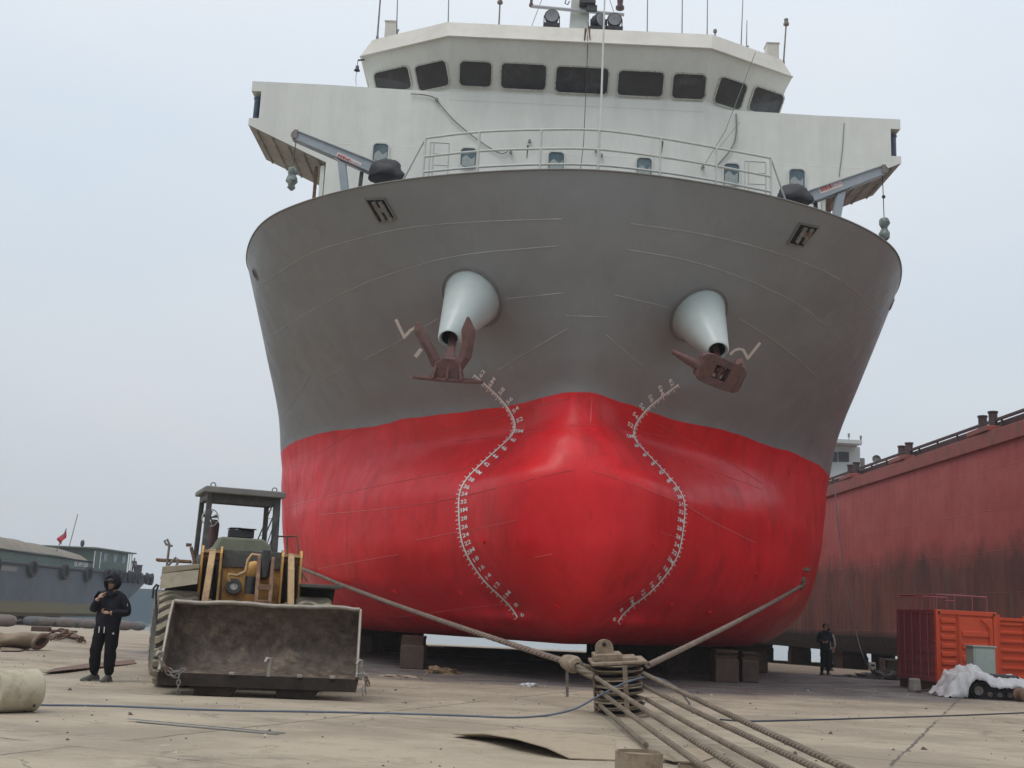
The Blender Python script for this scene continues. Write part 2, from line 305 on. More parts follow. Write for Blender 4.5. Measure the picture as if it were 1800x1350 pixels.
# ================================================================== THE SHIP
XC = 1.55
ROWS = [  # z, ten points (half breadth, distance) of the waterline from the stem aft
 (0.85, [(0,28.0),(.25,28.3),(.9,29.3),(2.1,30.8),(3.3,32.3),(4.4,33.8),(5.3,35.3),(5.9,37),(6.9,40),(8,46)]),
 (1.0, [(0,26.8),(.5,27.3),(1.2,28.4),(2.5,30),(3.8,31.6),(5,33.2),(5.9,34.8),(6.5,36.6),(7.5,39.8),(8.5,46)]),
 (1.47, [(0,25.45),(.65,25.95),(1.2,27),(2.75,28.9),(4.3,30.7),(5.6,32.5),(6.5,34.2),(7.1,36.3),(8.2,39.5),(9.0,46)]),
 (2.2, [(0,24.85),(1.15,25.45),(2.0,27),(3.4,28.7),(4.9,30.3),(6.1,32),(7.1,34),(7.75,36.2),(8.7,39.3),(9.3,46)]),
 (3.2, [(0,24.6),(1.52,25.08),(2.6,27),(3.9,28.6),(5.2,30.2),(6.3,31.9),(7.4,33.9),(8.15,36.2),(9.0,39.2),(9.4,46)]),
 (4.25, [(0,24.58),(1.55,25.0),(2.70,27),(3.98,28.6),(5.2,30.2),(6.35,31.9),(7.5,33.9),(8.4,36.2),(9.15,39.2),(9.4,46)]),
 (4.52, [(0,24.61),(1.48,25.02),(2.6,27),(3.88,28.6),(5.15,30.2),(6.3,31.9),(7.47,33.9),(8.42,36.2),(9.17,39.2),(9.4,46)]),
 (4.85, [(0,24.70),(1.12,25.18),(2.32,27.0),(3.62,28.5),(4.95,30.1),(6.22,31.9),(7.45,33.9),(8.45,36.2),(9.2,39.2),(9.4,46)]),
 (5.4, [(0,24.96),(.86,25.38),(1.78,27.0),(3.12,28.5),(4.5,30.0),(5.98,31.8),(7.38,33.8),(8.52,36.2),(9.25,39.2),(9.4,46)]),
 (5.85, [(0,25.26),(.72,25.78),(1.38,27.0),(2.74,28.4),(4.18,29.8),(5.76,31.6),(7.30,33.7),(8.55,36.2),(9.25,39.2),(9.4,46)]),
 (6.45, [(0,25.40),(.84,26.02),(1.68,26.98),(2.8,28.2),(4.1,29.5),(5.6,31.3),(7.2,33.4),(8.6,36),(9.3,39),(9.4,46)]),
 (7.3, [(0,25.05),(1.15,25.6),(2.62,27.0),(3.5,27.9),(4.7,29.1),(6.05,30.8),(7.55,33.0),(8.75,35.6),(9.3,38.7),(9.4,46)]),
 (9.0, [(0,24.15),(1.42,24.45),(2.95,25.3),(4.3,26.35),(5.6,27.55),(6.93,29.1),(8.12,31.1),(9.03,33.6),(9.38,37.5),(9.4,46)]),
 (10.1, [(0,23.6),(1.48,23.84),(3.0,24.48),(4.42,25.28),(5.78,26.3),(7.06,27.6),(8.24,29.4),(9.12,32.0),(9.46,36.4),(9.48,46)]),
 (11.0, [(0,23.25),(1.5,23.43),(3.0,23.85),(4.5,24.48),(5.9,25.35),(7.15,26.45),(8.3,28.1),(9.2,30.8),(9.5,35),(9.5,46)]),
]
NU, NV = 64, 84
rz = [r[0] for r in ROWS]
zq = np.unique(np.concatenate([np.linspace(0.85, 1.6, 14), np.linspace(1.6, 11.0, NV-14)]))
wl = []
for z_, pts in ROWS:                       # resample every waterline on a common parameter
    a = np.array(pts, float); u = np.arange(10.0)
    h_ = cspline(u, a[:, 0], np.linspace(0, 9, NU)); y_ = cspline(u, a[:, 1], np.linspace(0, 9, NU), clamp0=0.0)
    wl.append(np.stack([h_, y_], 1))
wl = np.array(wl); HG = pchip(rz, wl, zq)   # [z, u, (half, Y)]
HG[:, 0, 0] = 0
tail = [(9.4, 60), (9.4, 80), (8.6, 92)]
def build_hull():
    mb = MB(); nz = len(zq); full = NU+len(tail)
    idx = {}
    for side in (-1, 1):
        for i, z_ in enumerate(zq):
            k = min(1, (z_-.85)/1.2)**.5
            for j in range(full):
                if j < NU: h_, y_ = HG[i, j]
                else: h_, y_ = tail[j-NU]; h_ = h_*(.85+.15*k)
                if side == 1 and j == 0: idx[(side, i, j)] = idx[(-1, i, j)]; continue
                idx[(side, i, j)] = len(mb.v); mb.v.append((XC+side*h_, y_, z_))
    for side in (-1, 1):
        for i in range(nz-1):
            for j in range(full-1):
                mb.f.append((idx[(side, i, j)], idx[(side, i, j+1)], idx[(side, i+1, j+1)], idx[(side, i+1, j)]))
    for j in range(full-1):               # flat bottom, and the transom
        a, b_, c, d_ = idx[(-1, 0, j)], idx[(-1, 0, j+1)], idx[(1, 0, j+1)], idx[(1, 0, j)]
        mb.f.append((a, b_, c, d_) if a != d_ else (a, b_, c))
    for i in range(nz-1): mb.f.append((idx[(-1, i, full-1)], idx[(1, i, full-1)], idx[(1, i+1, full-1)], idx[(-1, i+1, full-1)]))
    mb.m = [0]*len(mb.f); return mb
def hull_mat():
    m = bpy.data.materials.new('hull_paint'); m.use_nodes = True; t = m.node_tree; n = t.nodes; l = t.links; b = n['Principled BSDF']
    g_ = n.new('ShaderNodeNewGeometry'); P = g_.outputs['Position']; s = n.new('ShaderNodeSeparateXYZ'); l.new(P, s.inputs[0])
    def noise(scale, det=6, ro=0.6, st=(1, 1, 1), dist=0):
        mp_ = n.new('ShaderNodeMapping'); mp_.inputs['Scale'].default_value = st; l.new(P, mp_.inputs[0])
        a = n.new('ShaderNodeTexNoise'); a.inputs['Scale'].default_value = scale; a.inputs['Detail'].default_value = det; a.inputs['Roughness'].default_value = ro; a.inputs['Distortion'].default_value = dist
        l.new(mp_.outputs[0], a.inputs['Vector']); return a.outputs['Fac']
    def ramp(v, a, b_, lo=0.0, hi=1.0):
        r = n.new('ShaderNodeMapRange'); l.new(v, r.inputs['Value']); r.inputs['From Min'].default_value = a; r.inputs['From Max'].default_value = b_; r.inputs['To Min'].default_value = lo; r.inputs['To Max'].default_value = hi; return r.outputs[0]
    def mix(f, a, b_):
        x = n.new('ShaderNodeMix'); x.data_type = 'RGBA'
        if isinstance(f, (int, float)): x.inputs[0].default_value = f
        else: l.new(f, x.inputs[0])
        for i, v in ((6, a), (7, b_)):
            if isinstance(v, tuple): x.inputs[i].default_value = (*v, 1)
            else: l.new(v, x.inputs[i])
        return x.outputs[2]
    grey = mix(ramp(noise(.8, 7, .65), .35, .65), (0.230, 0.238, 0.248), (0.258, 0.266, 0.276))
    grey = mix(ramp(noise(2.2, 8, .7, (1, 1, .25)), .55, .72, 0, .3), grey, (0.17, 0.168, 0.165))
    red = mix(ramp(noise(.7, 7, .65), .38, .62), (0.64, 0.007, 0.013), (0.76, 0.014, 0.022))
    red = mix(ramp(noise(1.4, 9, .72, (1, 1, .35)), .52, .70, 0, .6), red, (0.36, 0.004, 0.008))
    red = mix(ramp(noise(2.8, 8, .75, (1.5, 1.5, .3)), .60, .74, 0, .34), red, (0.62, 0.12, 0.14))
    edge = node_math(t, 'ADD', s.outputs['Z'], node_math(t, 'MULTIPLY', node_math(t, 'SUBTRACT', noise(1.1, 5, .6), .5), .10))
    edge = node_math(t, 'ADD', edge, node_math(t, 'MULTIPLY', node_math(t, 'SUBTRACT', noise(.28, 2, .5), .5), .4))
    msk = ramp(edge, 6.445, 6.465)
    col = mix(msk, red, grey)
    l.new(col, b.inputs['Base Color'])
    rg = ramp(noise(3.0, 8, .7, (1, 1, .4)), .35, .65, .36, .54); rr = mix(msk, rg, ramp(noise(2, 6), .35, .65, .40, .55)); l.new(rr, b.inputs['Roughness'])
    l.new(ramp(edge, 6.445, 6.465, .32, .5), b.inputs['Specular IOR Level']); b.inputs['Coat Roughness'].default_value = .42; l.new(ramp(edge, 6.445, 6.465, .12, .06), b.inputs['Coat Weight'])
    # vertical roller strokes on the new antifouling, plates gently dished between the frames
    st = noise(4.0, 6, .7, (2.2, 2.2, .28)); dish = noise(.55, 3, .5)
    h_ = node_math(t, 'ADD', node_math(t, 'MULTIPLY', st, .010), node_math(t, 'MULTIPLY', dish, .12)); h_ = node_math(t, 'ADD', h_, node_math(t, 'MULTIPLY', noise(40, 3, .6), .0008))
    fr = n.new('ShaderNodeTexWave'); fr.inputs['Scale'].default_value = .26; fr.bands_direction = 'Y'; l.new(P, fr.inputs['Vector'])
    h_ = node_math(t, 'ADD', h_, node_math(t, 'MULTIPLY', fr.outputs['Fac'], .008))
    bp = n.new('ShaderNodeBump'); bp.inputs['Strength'].default_value = .8; bp.inputs['Distance'].default_value = 1.0; l.new(h_, bp.inputs['Height']); l.new(bp.outputs[0], b.inputs['Normal'])
    return m
ship = empty('ship', (XC, 24, 0), label='large ship on blocks, grey above and bright red below, with white bridge', cat='ship')
ship_inv = Matrix.Translation((-XC, -24, 0))
def sbuild(mb, name, m, parent=ship, **k):
    """parts of the ship are drawn in world metres and hung on its empty"""
    o = mb.build(name, m, None, **k); o.parent = parent
    o.matrix_parent_inverse = Matrix.Identity(4)
    o.location = Vector((-XC, -24, 0)) if parent is ship else Vector((0, 0, 0)); return o
HB = build_hull()
BV = BVHTree.FromPolygons([Vector(v) for v in HB.v], HB.f)
def hit(px, py):
    r = ray(px, py).normalized(); p, nrm, i_, d_ = BV.ray_cast(Vector((0, 0, CH)), r)
    if p is None: return None, None
    if nrm.dot(r) > 0: nrm = -nrm
    return p, nrm
def dens(pts, step=12):
    o_ = []
    for a, b_ in zip(pts[:-1], pts[1:]):
        k = max(1, int(math.hypot(b_[0]-a[0], b_[1]-a[1])/step))
        o_ += [(a[0]+(b_[0]-a[0])*i/k, a[1]+(b_[1]-a[1])*i/k) for i in range(k)]
    return o_+[pts[-1]]
def chaikin(p, it=2):
    for _ in range(it):
        q = [p[0]]
        for a, b_ in zip(p[:-1], p[1:]): q += [(.75*a[0]+.25*b_[0], .75*a[1]+.25*b_[1]), (.25*a[0]+.75*b_[0], .25*a[1]+.75*b_[1])]
        p = q+[p[-1]]
    return p
SEAMS = [
 [(449,511),(470,492),(522,458),(550,442),(600,427),(683,405),(753,395),(867,388),(987,385)],
 [(470,592),(540,550),(620,505),(700,476),(800,447),(985,432)],
 [(1108,393),(1200,405),(1280,420),(1380,448),(1460,480),(1510,515),(1550,565)],
 [(1100,438),(1205,455),(1300,485),(1400,530),(1460,580),(1510,640)],
 [(890,525),(990,515)], [(995,555),(1068,557)], [(875,650),(940,612),(997,578)], [(1065,588),(1110,628),(1140,650)], [(1080,518),(1175,540)],
 [(640,632),(700,600),(770,560)], [(565,668),(605,645)], [(480,755),(520,700),(545,660)], [(1300,560),(1380,610),(1440,665)],
 [(490,832),(560,798),(630,752)], [(495,893),(620,862),(780,832),(830,822)], [(770,760),(850,742),(910,722),(1000,701)],
 [(800,775),(905,765),(1000,746),(1070,747),(1180,770)], [(1155,745),(1260,798),(1340,850)], [(560,905),(700,893),(800,876),(905,850),(960,835),(1010,826)],
 [(1040,828),(1100,845),(1200,885),(1260,922),(1330,955)], [(730,950),(860,925),(910,914)], [(940,980),(970,974)], [(1160,935),(1190,945)], [(1180,800),(1270,835),(1340,860)], [(560,1000),(640,985),(700,975)], [(700,1085),(830,1068),(900,1060)],
 [(1040,696),(1038,745)],
]
for sm in SEAMS:
    pts = []
    for q in dens(chaikin(sm)):
        p, nrm = hit(*q)
        if p is not None: pts.append(p+nrm*.003)
    if len(pts) > 1: HB.tube(pts, .009, 5, mi=1 if pts[0].z > 6.5 else 2)
# studs and anode lugs on the bottom plating
for q in [(850,950),(810,1042),(1150,957),(1180,1062),(695,1040),(1330,1010),(980,1065),(1247,1076)]:
    p, nrm = hit(*q)
    if p is not None: HB.box(p+nrm*.02, (.13, .07, .05), frame((0, 0, 0), (1, .2, .1), nrm).to_3x3())
M_HULL = hull_mat()
hull = sbuild(HB, 'hull', [M_HULL, mat('weld_bead_grey', (.42, .42, .42), rough=.35, var=.3, vscale=2), mat('weld_bead_red', (.62, .07, .08), rough=.3, var=.3, vscale=2)], smooth=50)
M_GREYP = mat('grey_topside_trim', (0.18, 0.178, 0.17), rough=.5, var=.1)
M_WHITE = mat('white_superstructure', (0.72, 0.74, 0.695), rough=.42, var=.05, vscale=1.2, second=(0.64, 0.65, 0.60), thr=(.45, .75), sscale=1.6, bump=.12, bscale=3, stretch=(1, 1, .18))
grid_bump(M_WHITE, 'XZ', 2.6, 1.9, .3, .012)
M_CREAM = mat('cream_fascia', (0.62, 0.60, 0.54), rough=.45, var=.06, vscale=1.5, second=(0.55, 0.53, 0.47), sscale=1)
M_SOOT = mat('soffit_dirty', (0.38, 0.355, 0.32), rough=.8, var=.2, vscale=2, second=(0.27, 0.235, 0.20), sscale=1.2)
M_RAIL = mat('rail_paint', (0.52, 0.55, 0.52), rough=.45, var=.1, vscale=8, second=(.33, .24, .17), thr=(.64, .7), sscale=5)
M_CONE = mat('bolster_paint', (0.47, 0.53, 0.52), rough=.38, var=.05, vscale=3, bump=.1, bscale=8)
M_DARK = mat('dark_opening', (0.012, 0.012, 0.013), rough=.8, var=.1)
M_DKMET = mat('dark_metal', (0.05, 0.052, 0.055), rough=.55, var=.2, vscale=8)
M_BLACKR = mat('black_rubber_cloth', (0.028, 0.028, 0.034), rough=.65, var=.3, vscale=6, bump=.4, bscale=9)
M_STEEL = mat('worn_steel', (0.22, 0.21, 0.2), rough=.55, metal=.3, var=.2, vscale=8, second=(.16, .09, .055), thr=(.5, .65), sscale=6)
M_WIREG = mat('grey_cable', (.22, .23, .22), rough=.6, var=.1)
M_RUST = mat('rusty_steel', (0.13, 0.075, 0.05), rough=.85, var=.3, vscale=7, second=(.20, .13, .09), thr=(.45, .65), sscale=5, bump=.4, bscale=25)
M_MARK = mat('mark_paint', (0.80, 0.78, 0.76), rough=.55, var=.08)
M_ANCH = mat('anchor_oxide', (0.15, 0.070, 0.062), rough=.75, var=.2, vscale=9, second=(.10, .062, .055), thr=(.45, .65), sscale=6, bump=.6, bscale=30)
def glass_mat(name, col, rough=.08):
    m = mat(name, col, rough=rough, var=.25, vscale=2.5, spec=.5, second=tuple(min(.3, c*2.4) for c in col), thr=(.52, .70), sscale=1.1); return m  # paler patches put faint reflections and interior into the glass colour
M_GLASS = glass_mat('bridge_glass', (0.035, 0.037, 0.043)); M_GLASS2 = glass_mat('cabin_glass', (0.10, 0.15, 0.18), .15)
M_SEAL = mat('window_seal', (0.50, 0.50, 0.46), rough=.7, var=.25, vscale=14, second=(.16, .14, .12), thr=(.55, .65), sscale=9)
# deck behind the bulwark, and the rolled edge of the bulwark
dk = MB(); top = HG[-1]; dkr = HG[int(np.searchsorted(zq, 9.9))-1]; L = [(XC-h_, y_+.01, 9.9) for h_, y_ in dkr[::-1]]+[(XC+h_, y_+.01, 9.9) for h_, y_ in dkr[1:]]
dk.add(L+[(XC+9.2, 91, 9.9), (XC-9.2, 91, 9.9)], [tuple(range(len(L)+2))]); sbuild(dk, 'deck', M_GREYP)
rim = MB(); rp = [(XC-h_, y_, 11.0) for h_, y_ in top[::-1]]+[(XC+h_, y_, 11.0) for h_, y_ in top[1:]]
rp = [(XC-9.4, 60, 11)]+rp+[(XC+9.4, 60, 11)]
rim.tube(rp, .022, 8); inner = [Vector(p)+Vector((0, .14, 0)) for p in rp]
for i in range(len(rp)-1): rim.add([rp[i], rp[i+1], inner[i+1], inner[i]], [(0, 1, 2, 3)])
sbuild(rim, 'bulwark_rail', M_GREYP, smooth=50)

# ---- anchor bolsters, the grey-blue cones
def bolster(cx, cy, rpx, mx_, my_, mr, out_):
    c, nrm = hit(cx, cy); r_ = rpx/F*c.y
    m_ = at(mx_, my_, c.y-out_); axd = (m_-c).normalized(); mrad = mr/F*m_.y
    mb = MB(); n = 44; R0 = []; R1 = []; R2 = []; R3 = []; R4 = []
    xb = axd.cross(Vector((0, 0, 1))).normalized(); yb = axd.cross(xb)
    # mouth turned so it opens downward and outward
    mn = (axd*.75+Vector((0, -.55, -.75))).normalized(); xm = (xb-mn*xb.dot(mn)).normalized(); ym = mn.cross(xm)
    for k in range(n):
        a = 2*math.pi*k/n; d_ = xm*math.cos(a)+ym*math.sin(a); dm = xb*math.cos(a)+yb*math.sin(a)
        pm = m_+d_*mrad; s0 = c+dm*r_
        # meet the plating: shoot from the mouth rim through the wide end
        q, qn, i_, dd = BV.ray_cast(pm, (s0+axd*(-.6)-pm).normalized())
        q = (q if q is not None and (q-s0).length < 1.4 else s0)
        R0.append(q); R1.append(pm); R2.append(m_+d_*(mrad*.86)+mn*.05); R3.append(m_+d_*mrad*.70); R4.append(m_-axd*1.0+dm*mrad*.6)
    vs = R0+R1+R2+R3; N = n
    fs = [(j*N+k, j*N+(k+1) % N, (j+1)*N+(k+1) % N, (j+1)*N+k) for j in range(3) for k in range(N)]
    mb.add(vs, fs); mb.add(R3+R4, [(k, (k+1) % N, N+(k+1) % N, N+k) for k in range(N)]+[tuple(range(N, 2*N))], 1)
    # doubler ring welded round the foot
    mb.tube([p+(p-c).normalized()*.07+nrm*.0 for p in R0], .022, 6, closed=True, mi=2)
    sbuild(mb, 'anchor_bolster', [M_CONE, M_DARK, M_GREYP], smooth=40); return m_, axd
mL, aL = bolster(832, 524, 63, 790, 594, 21, 1.75)
mR, aR = bolster(1225, 553, 61, 1261, 615, 21, 1.75)

# ---- decals laid on the plating
def ribbon(mb, pts, wpx, lift=.006):
    P = dens(pts, 6); prev = None
    for i, q in enumerate(P):
        a = P[max(0, i-1)]; b_ = P[min(len(P)-1, i+1)]; dx, dy = b_[0]-a[0], b_[1]-a[1]; L_ = math.hypot(dx, dy) or 1
        e1, n1 = hit(q[0]-dy/L_*wpx/2, q[1]+dx/L_*wpx/2); e2, n2 = hit(q[0]+dy/L_*wpx/2, q[1]-dx/L_*wpx/2)
        if e1 is None or e2 is None: prev = None; continue
        cur = (e1+n1*lift, e2+n2*lift)
        if prev: mb.add([prev[0], prev[1], cur[1], cur[0]], [(0, 1, 2, 3)])
        prev = cur
sy = MB(); ribbon(sy, [(696,561),(712,595)], 5.5); ribbon(sy, [(711,592),(722,580),(730,576),(738,577)], 5.5); ribbon(sy, [(730,627),(741,613)], 7)
sbuild(sy, 'bow_symbol', M_MARK)
sy = MB(); ribbon(sy, [(1283,623),(1290,616),(1298,613),(1305,614),(1308,618)], 4.5); ribbon(sy, [(1306,614),(1315,631)], 5); ribbon(sy, [(1314,630),(1336,602)], 5)
sbuild(sy, 'bow_symbol', M_MARK)

# ---- draft marks: scale line, ticks each decimetre, numbers every second one
KEEL = 0.815
def section(side, z_, Y=27.0):
    o_ = Vector((XC+side*18, Y, z_)); p, nrm, i_, d_ = BV.ray_cast(o_, Vector((-side, 0, 0)))
    if p is None: return None
    if nrm.x*side < 0: nrm = -nrm
    return p, nrm
def front(x, z_):
    """the point of the plating straight ahead of (x, z), as chalked from a frontal template"""
    p, nrm, i_, d_ = BV.ray_cast(Vector((x, 5, z_)), Vector((0, 1, 0)))
    if p is None: return None
    if nrm.y > 0: nrm = -nrm
    return p+nrm*.010
def lay(mb, c, rt, up, pts, faces):
    P = [front(c.x+rt.x*a+up.x*b_, c.z+rt.z*a+up.z*b_) for a, b_ in pts]
    if all(p is not None for p in P): mb.add(P, faces)
for side in (-1, 1):
    mb = MB(); top_dm = 62; C = []
    for k in range(0, 57*5+1):
        z_ = KEEL+.6+.02*k; q = section(side, z_); C.append(Vector((q[0].x, 0, z_)))
    for _ in range(160): C = [C[0]]+[(C[i-1]+C[i]*2+C[i+1])/4 for i in range(1, len(C)-1)]+[C[-1]]
    L0 = []
    for i, c in enumerate(C):
        up = (C[min(i+2, len(C)-1)]-C[max(i-2, 0)]).normalized(); inb = Vector((up.z, 0, -up.x))*(-side)
        if inb.x*side > 0: inb = -inb
        a, b_ = front(c.x, c.z), front(c.x+inb.x*.035, c.z+inb.z*.035)
        if L0 and a and b_: mb.add([L0[0], L0[1], b_, a], [(0, 1, 2, 3)])
        L0 = [a, b_] if a and b_ else []
        dm10 = round((c.z-KEEL)*50)           # 2 cm steps
        if dm10 % 5 == 0 or (c.z > 5.5 and dm10 % 2 == 0):
            ln_ = .075 if dm10 % 10 == 0 else (.05 if dm10 % 5 == 0 else .035)
            lay(mb, c, inb, up, [(-ln_, -.009), (0, -.009), (0, .009), (-ln_, .009)], [(0, 1, 2, 3)])
        if dm10 % 10 == 0 and (dm10//5) % 2 == 0:
            dm = dm10//5
            if dm > top_dm: continue
            s_ = ('%dM' % (dm//10)) if dm % 10 == 0 else str(dm)
            vs, fs = text_mesh(s_, .145, 0, .0035); rt = Vector((1, 0, 0)); rt = inb if inb.x > 0 else -inb; upt = Vector((-rt.z, 0, rt.x))
            cc = c+inb*.14
            lay(mb, cc, rt, upt, [(v.x*1.15, v.y*.9) for v in vs], fs)
    sbuild(mb, 'draft_marks', M_MARK)

# ---- mooring fairleads in the bulwark
for q in ([(643,350),(677,349),(696,383),(668,391)], [(1405,392),(1438,399),(1410,433),(1384,427)]):
    P = [hit(*p) for p in q]; c = sum((p[0] for p in P), Vector())/4; nrm = sum((p[1] for p in P), Vector()).normalized()
    ux = (P[1][0]-P[0][0]).normalized(); uy = (P[3][0]-P[0][0]).normalized(); M3 = frame((0, 0, 0), ux, nrm).to_3x3()
    W_ = (P[1][0]-P[0][0]).length; H_ = (P[3][0]-P[0][0]).length
    fl = MB(); cc = [p[0]+nrm*.012 for p in P]; fl.add(cc, [(0, 1, 2, 3)], 1)
    for i in range(4): fl.bar(cc[i]-(cc[(i+1) % 4]-cc[i]).normalized()*.02, cc[(i+1) % 4]+(cc[(i+1) % 4]-cc[i]).normalized()*.02, .035, .06, 0, nrm)
    f = sbuild(fl, 'fairlead', [M_GREYP, M_DARK], smooth=30)
    for t_ in (.36, .70):
        rl = MB(); a = cc[0]+ux*W_*t_+nrm*.03; rl.cyl(a+uy*.06, a+uy*(H_-.06), .055, n=14)
        r_ = sbuild(rl, 'roller', M_STEEL, parent=f, smooth=40)
    pl = MB(); pl.bar(cc[0]+ux*W_*.45+uy*H_*.45+nrm*.04, cc[0]+ux*W_*.62+uy*H_*.45+nrm*.04, .12, .03, 0, nrm); sbuild(pl, 'cross_plate', M_STEEL, parent=f)
for q in [(449,482),(1567,535)]:
    p, nrm = hit(*q)
    if p: ch = MB(); ch.lathe([(.13, 0), (.16, .03), (.2, 0)], p+nrm*.004, frame((0, 0, 0), (0, 0, 1), nrm).to_3x3(), 20); ch.lathe([(.001, .002), (.13, .002)], p+nrm*.004, frame((0, 0, 0), (0, 0, 1), nrm).to_3x3(), 20, mi=1); sbuild(ch, 'side_chock', [M_GREYP, M_DARK], smooth=40)

# ---- superstructure
YW = 32.3
def mir(p): return Vector((2*XC-p[0], p[1], p[2]))
p_ot = at(443, 152, YW); p_ob = at(439, 222, YW); p_ib = at(573, 287, YW); XT = p_ot.x
r_ob = atz(462, 275, p_ob.z); r_ob.y = min(r_ob.y, YW+3.0); r_ob.x = p_ob.x+.02; DW = 2.7
zt = p_ot.z; z_ob = p_ob.z; z_ib = p_ib.z-.02; xo = XT; xi = p_ib.x
zk = at(800, 157, YW).z                       # knuckle under the bridge windows = top of the wings
zt = zk-.10; zh = zk-.30
house = MB(); x0, x1 = xi, 2*XC-xi; zl, zr_ = zt+.05, zt-.20
house.add([(x0, YW, 9.8), (x1, YW, 9.8), (x1, YW, zr_), (x0, YW, zl), (x0, YW+15, 9.8), (x1, YW+15, 9.8), (x1, YW+15, zr_), (x0, YW+15, zl)], [(0, 1, 2, 3), (4, 5, 6, 7), (0, 1, 5, 4), (1, 2, 6, 5), (2, 3, 7, 6), (3, 0, 4, 7)])
ho = sbuild(house, 'superstructure', M_WHITE)
for s_ in (1, -1):
    f_ = (lambda p: Vector(p)+Vector((0, 0, .05))) if s_ == 1 else (lambda p: mir(p)-Vector((0, 0, .20)))      # the house sits slightly askew
    wg = MB(); yf = YW-.003
    A = [(xo, yf, zt), (xi, yf, zt), (xi, yf, z_ib), (xo+.0, yf, z_ob)]
    B = [(xo, yf+DW, zt), (xi, yf+DW, zt), (xi, yf+DW, z_ib), (xo, yf+DW, z_ob)]
    # notch for the side light at the outer end
    nz0, nz1, nx = z_ob+.22, zt-.32, .30
    wg.add([f_(Vector(p)) for p in [(xo, yf, zt), (xi, yf, zt), (xi, yf, z_ib), (xo+.001, yf, z_ob), (xo, yf, nz0), (xo+nx, yf, nz0), (xo+nx, yf, nz1), (xo, yf, nz1)]], [(0, 1, 2, 3, 4, 5, 6, 7)])
    V = [f_(Vector(p)) for p in A+B]
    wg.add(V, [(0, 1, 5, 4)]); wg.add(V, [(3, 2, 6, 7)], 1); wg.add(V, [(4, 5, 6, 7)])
    ye = yf+.55
    E = [f_(Vector(p)) for p in [(xo, yf, zt), (xo, ye, zt), (xo, ye, z_ob), (xo, yf, z_ob), (xo, yf, nz0), (xo, ye, nz0), (xo, ye, nz1), (xo, yf, nz1), (xo, yf+DW, zt), (xo, yf+DW, z_ob), (xo+nx, yf, nz0), (xo+nx, ye, nz0), (xo+nx, ye, nz1), (xo+nx, yf, nz1)]]
    wg.add(E, [(0, 1, 6, 7), (4, 5, 2, 3), (1, 8, 9, 2), (4, 10, 11, 5), (7, 6, 12, 13), (5, 11, 12, 6)]); wg.add(E, [(10, 13, 12, 11)], 2)
    # stiffeners under the wing
    for k in range(5):
        t_ = (k+.5)/5; x_ = xo+(xi-xo)*t_; z_ = z_ob+(z_ib-z_ob)*t_
        wg.bar(f_(Vector((x_, yf+.1, z_-.04))), f_(Vector((x_, yf+DW-.1, z_-.04))), .04, .04, 1)
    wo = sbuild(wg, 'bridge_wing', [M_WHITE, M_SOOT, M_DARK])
    sl_ = MB(); c_ = f_(Vector((xo+.15, yf+.3, (nz0+nz1)/2))); sl_.cyl(c_-Vector((0, 0, .3)), c_+Vector((0, 0, .3)), .11, n=14); sl_.cyl(c_+Vector((0, 0, .3)), c_+Vector((0, 0, .36)), .13, n=14)
    sbuild(sl_, 'side_light', glass_mat('side_lamp_glass', (.05, .07, .12), .2), parent=wo, smooth=40)
# support post at the wing root
for s_ in (1, -1):
    f_ = (lambda p: p) if s_ == 1 else mir
    po = MB(); a = Vector((xi-.12, YW+.25, 9.9)); po.bar(f_(a), f_(a+Vector((0, 0, z_ib-9.9))), .12, .2); po.bar(f_(a+Vector((-.22, .1, 0))), f_(a+Vector((-.22, .1, z_ib-9.9+.03))), .09, .09, 1)
    sbuild(po, 'wing_post', [M_WHITE, M_RUST])

# wheelhouse: knuckled front leaning out to an overhanging roof
YB = 31.45
bF = at(787, 63, YB); z1 = (bF.z+at(1250, 85, YB).z)/2; hF = (at(1250, 85, YB).x-bF.x)/2; q1 = atz(640, 95, z1); q2 = atz(1399, 140, z1)
hD = (q2.x-q1.x)/2; yD = (q1.y+q2.y)/2
YR = 31.75; z2 = (at(790, 38, YR).z+at(1257, 62, YR).z)/2; hF2 = (at(1257, 62, YR).x-at(790, 38, YR).x)/2; q3 = atz(660, 67, z2); q4 = atz(1378, 108, z2); hD2 = (q4.x-q3.x)/2; yD2 = (q3.y+q4.y)/2
hFb = (at(1244, 186, YW).x-at(797, 157, YW).x)/2; qb1 = atz(655, 163, zk); qb2 = atz(1367, 207, zk); hDb = (qb2.x-qb1.x)/2; yDb = (qb1.y+qb2.y)/2
0 and print('WH', hF, z1, hD, yD, hF2, z2, hD2, yD2, hFb, zk, hDb, yDb, 'wing', xo, xi, zt, z_ob, z_ib)
def ring(hf, yf, hd, yd, z_, back=44): return [Vector((XC-hd, back, z_)), Vector((XC-hd, yd, z_)), Vector((XC-hf, yf, z_)), Vector((XC+hf, yf, z_)), Vector((XC+hd, yd, z_)), Vector((XC+hd, back, z_))]
Rb = ring(hFb, YW-.006, hDb, yDb, zk+.004); Rt = ring(hF-.05, YB+.06, hD-.06, yD+.05, z1)
for i, a, b_, c in ((1, Rt[1], Rt[2], Rb[2]), (4, Rt[4], Rt[3], Rb[3])):   # keep each diagonal facet flat
    n_ = (b_-a).cross(c-a); Rb[i].y = a.y-((Rb[i].x-a.x)*n_.x+(Rb[i].z-a.z)*n_.z)/n_.y; Rm = ring(hF, YB, hD, yD, z1); R2_ = ring(hF2, YR, hD2, yD2, z2)
wh = MB()
wh.add(Rb+Rt, [(i, i+1, i+7, i+6) for i in range(5)]+[(5, 0, 6, 11)])
Rk = [p-Vector((0, 0, .36)) for p in Rb]; wh.add(Rk+Rb, [(i, i+1, i+7, i+6) for i in range(5)])
M_WALL2 = M_WHITE
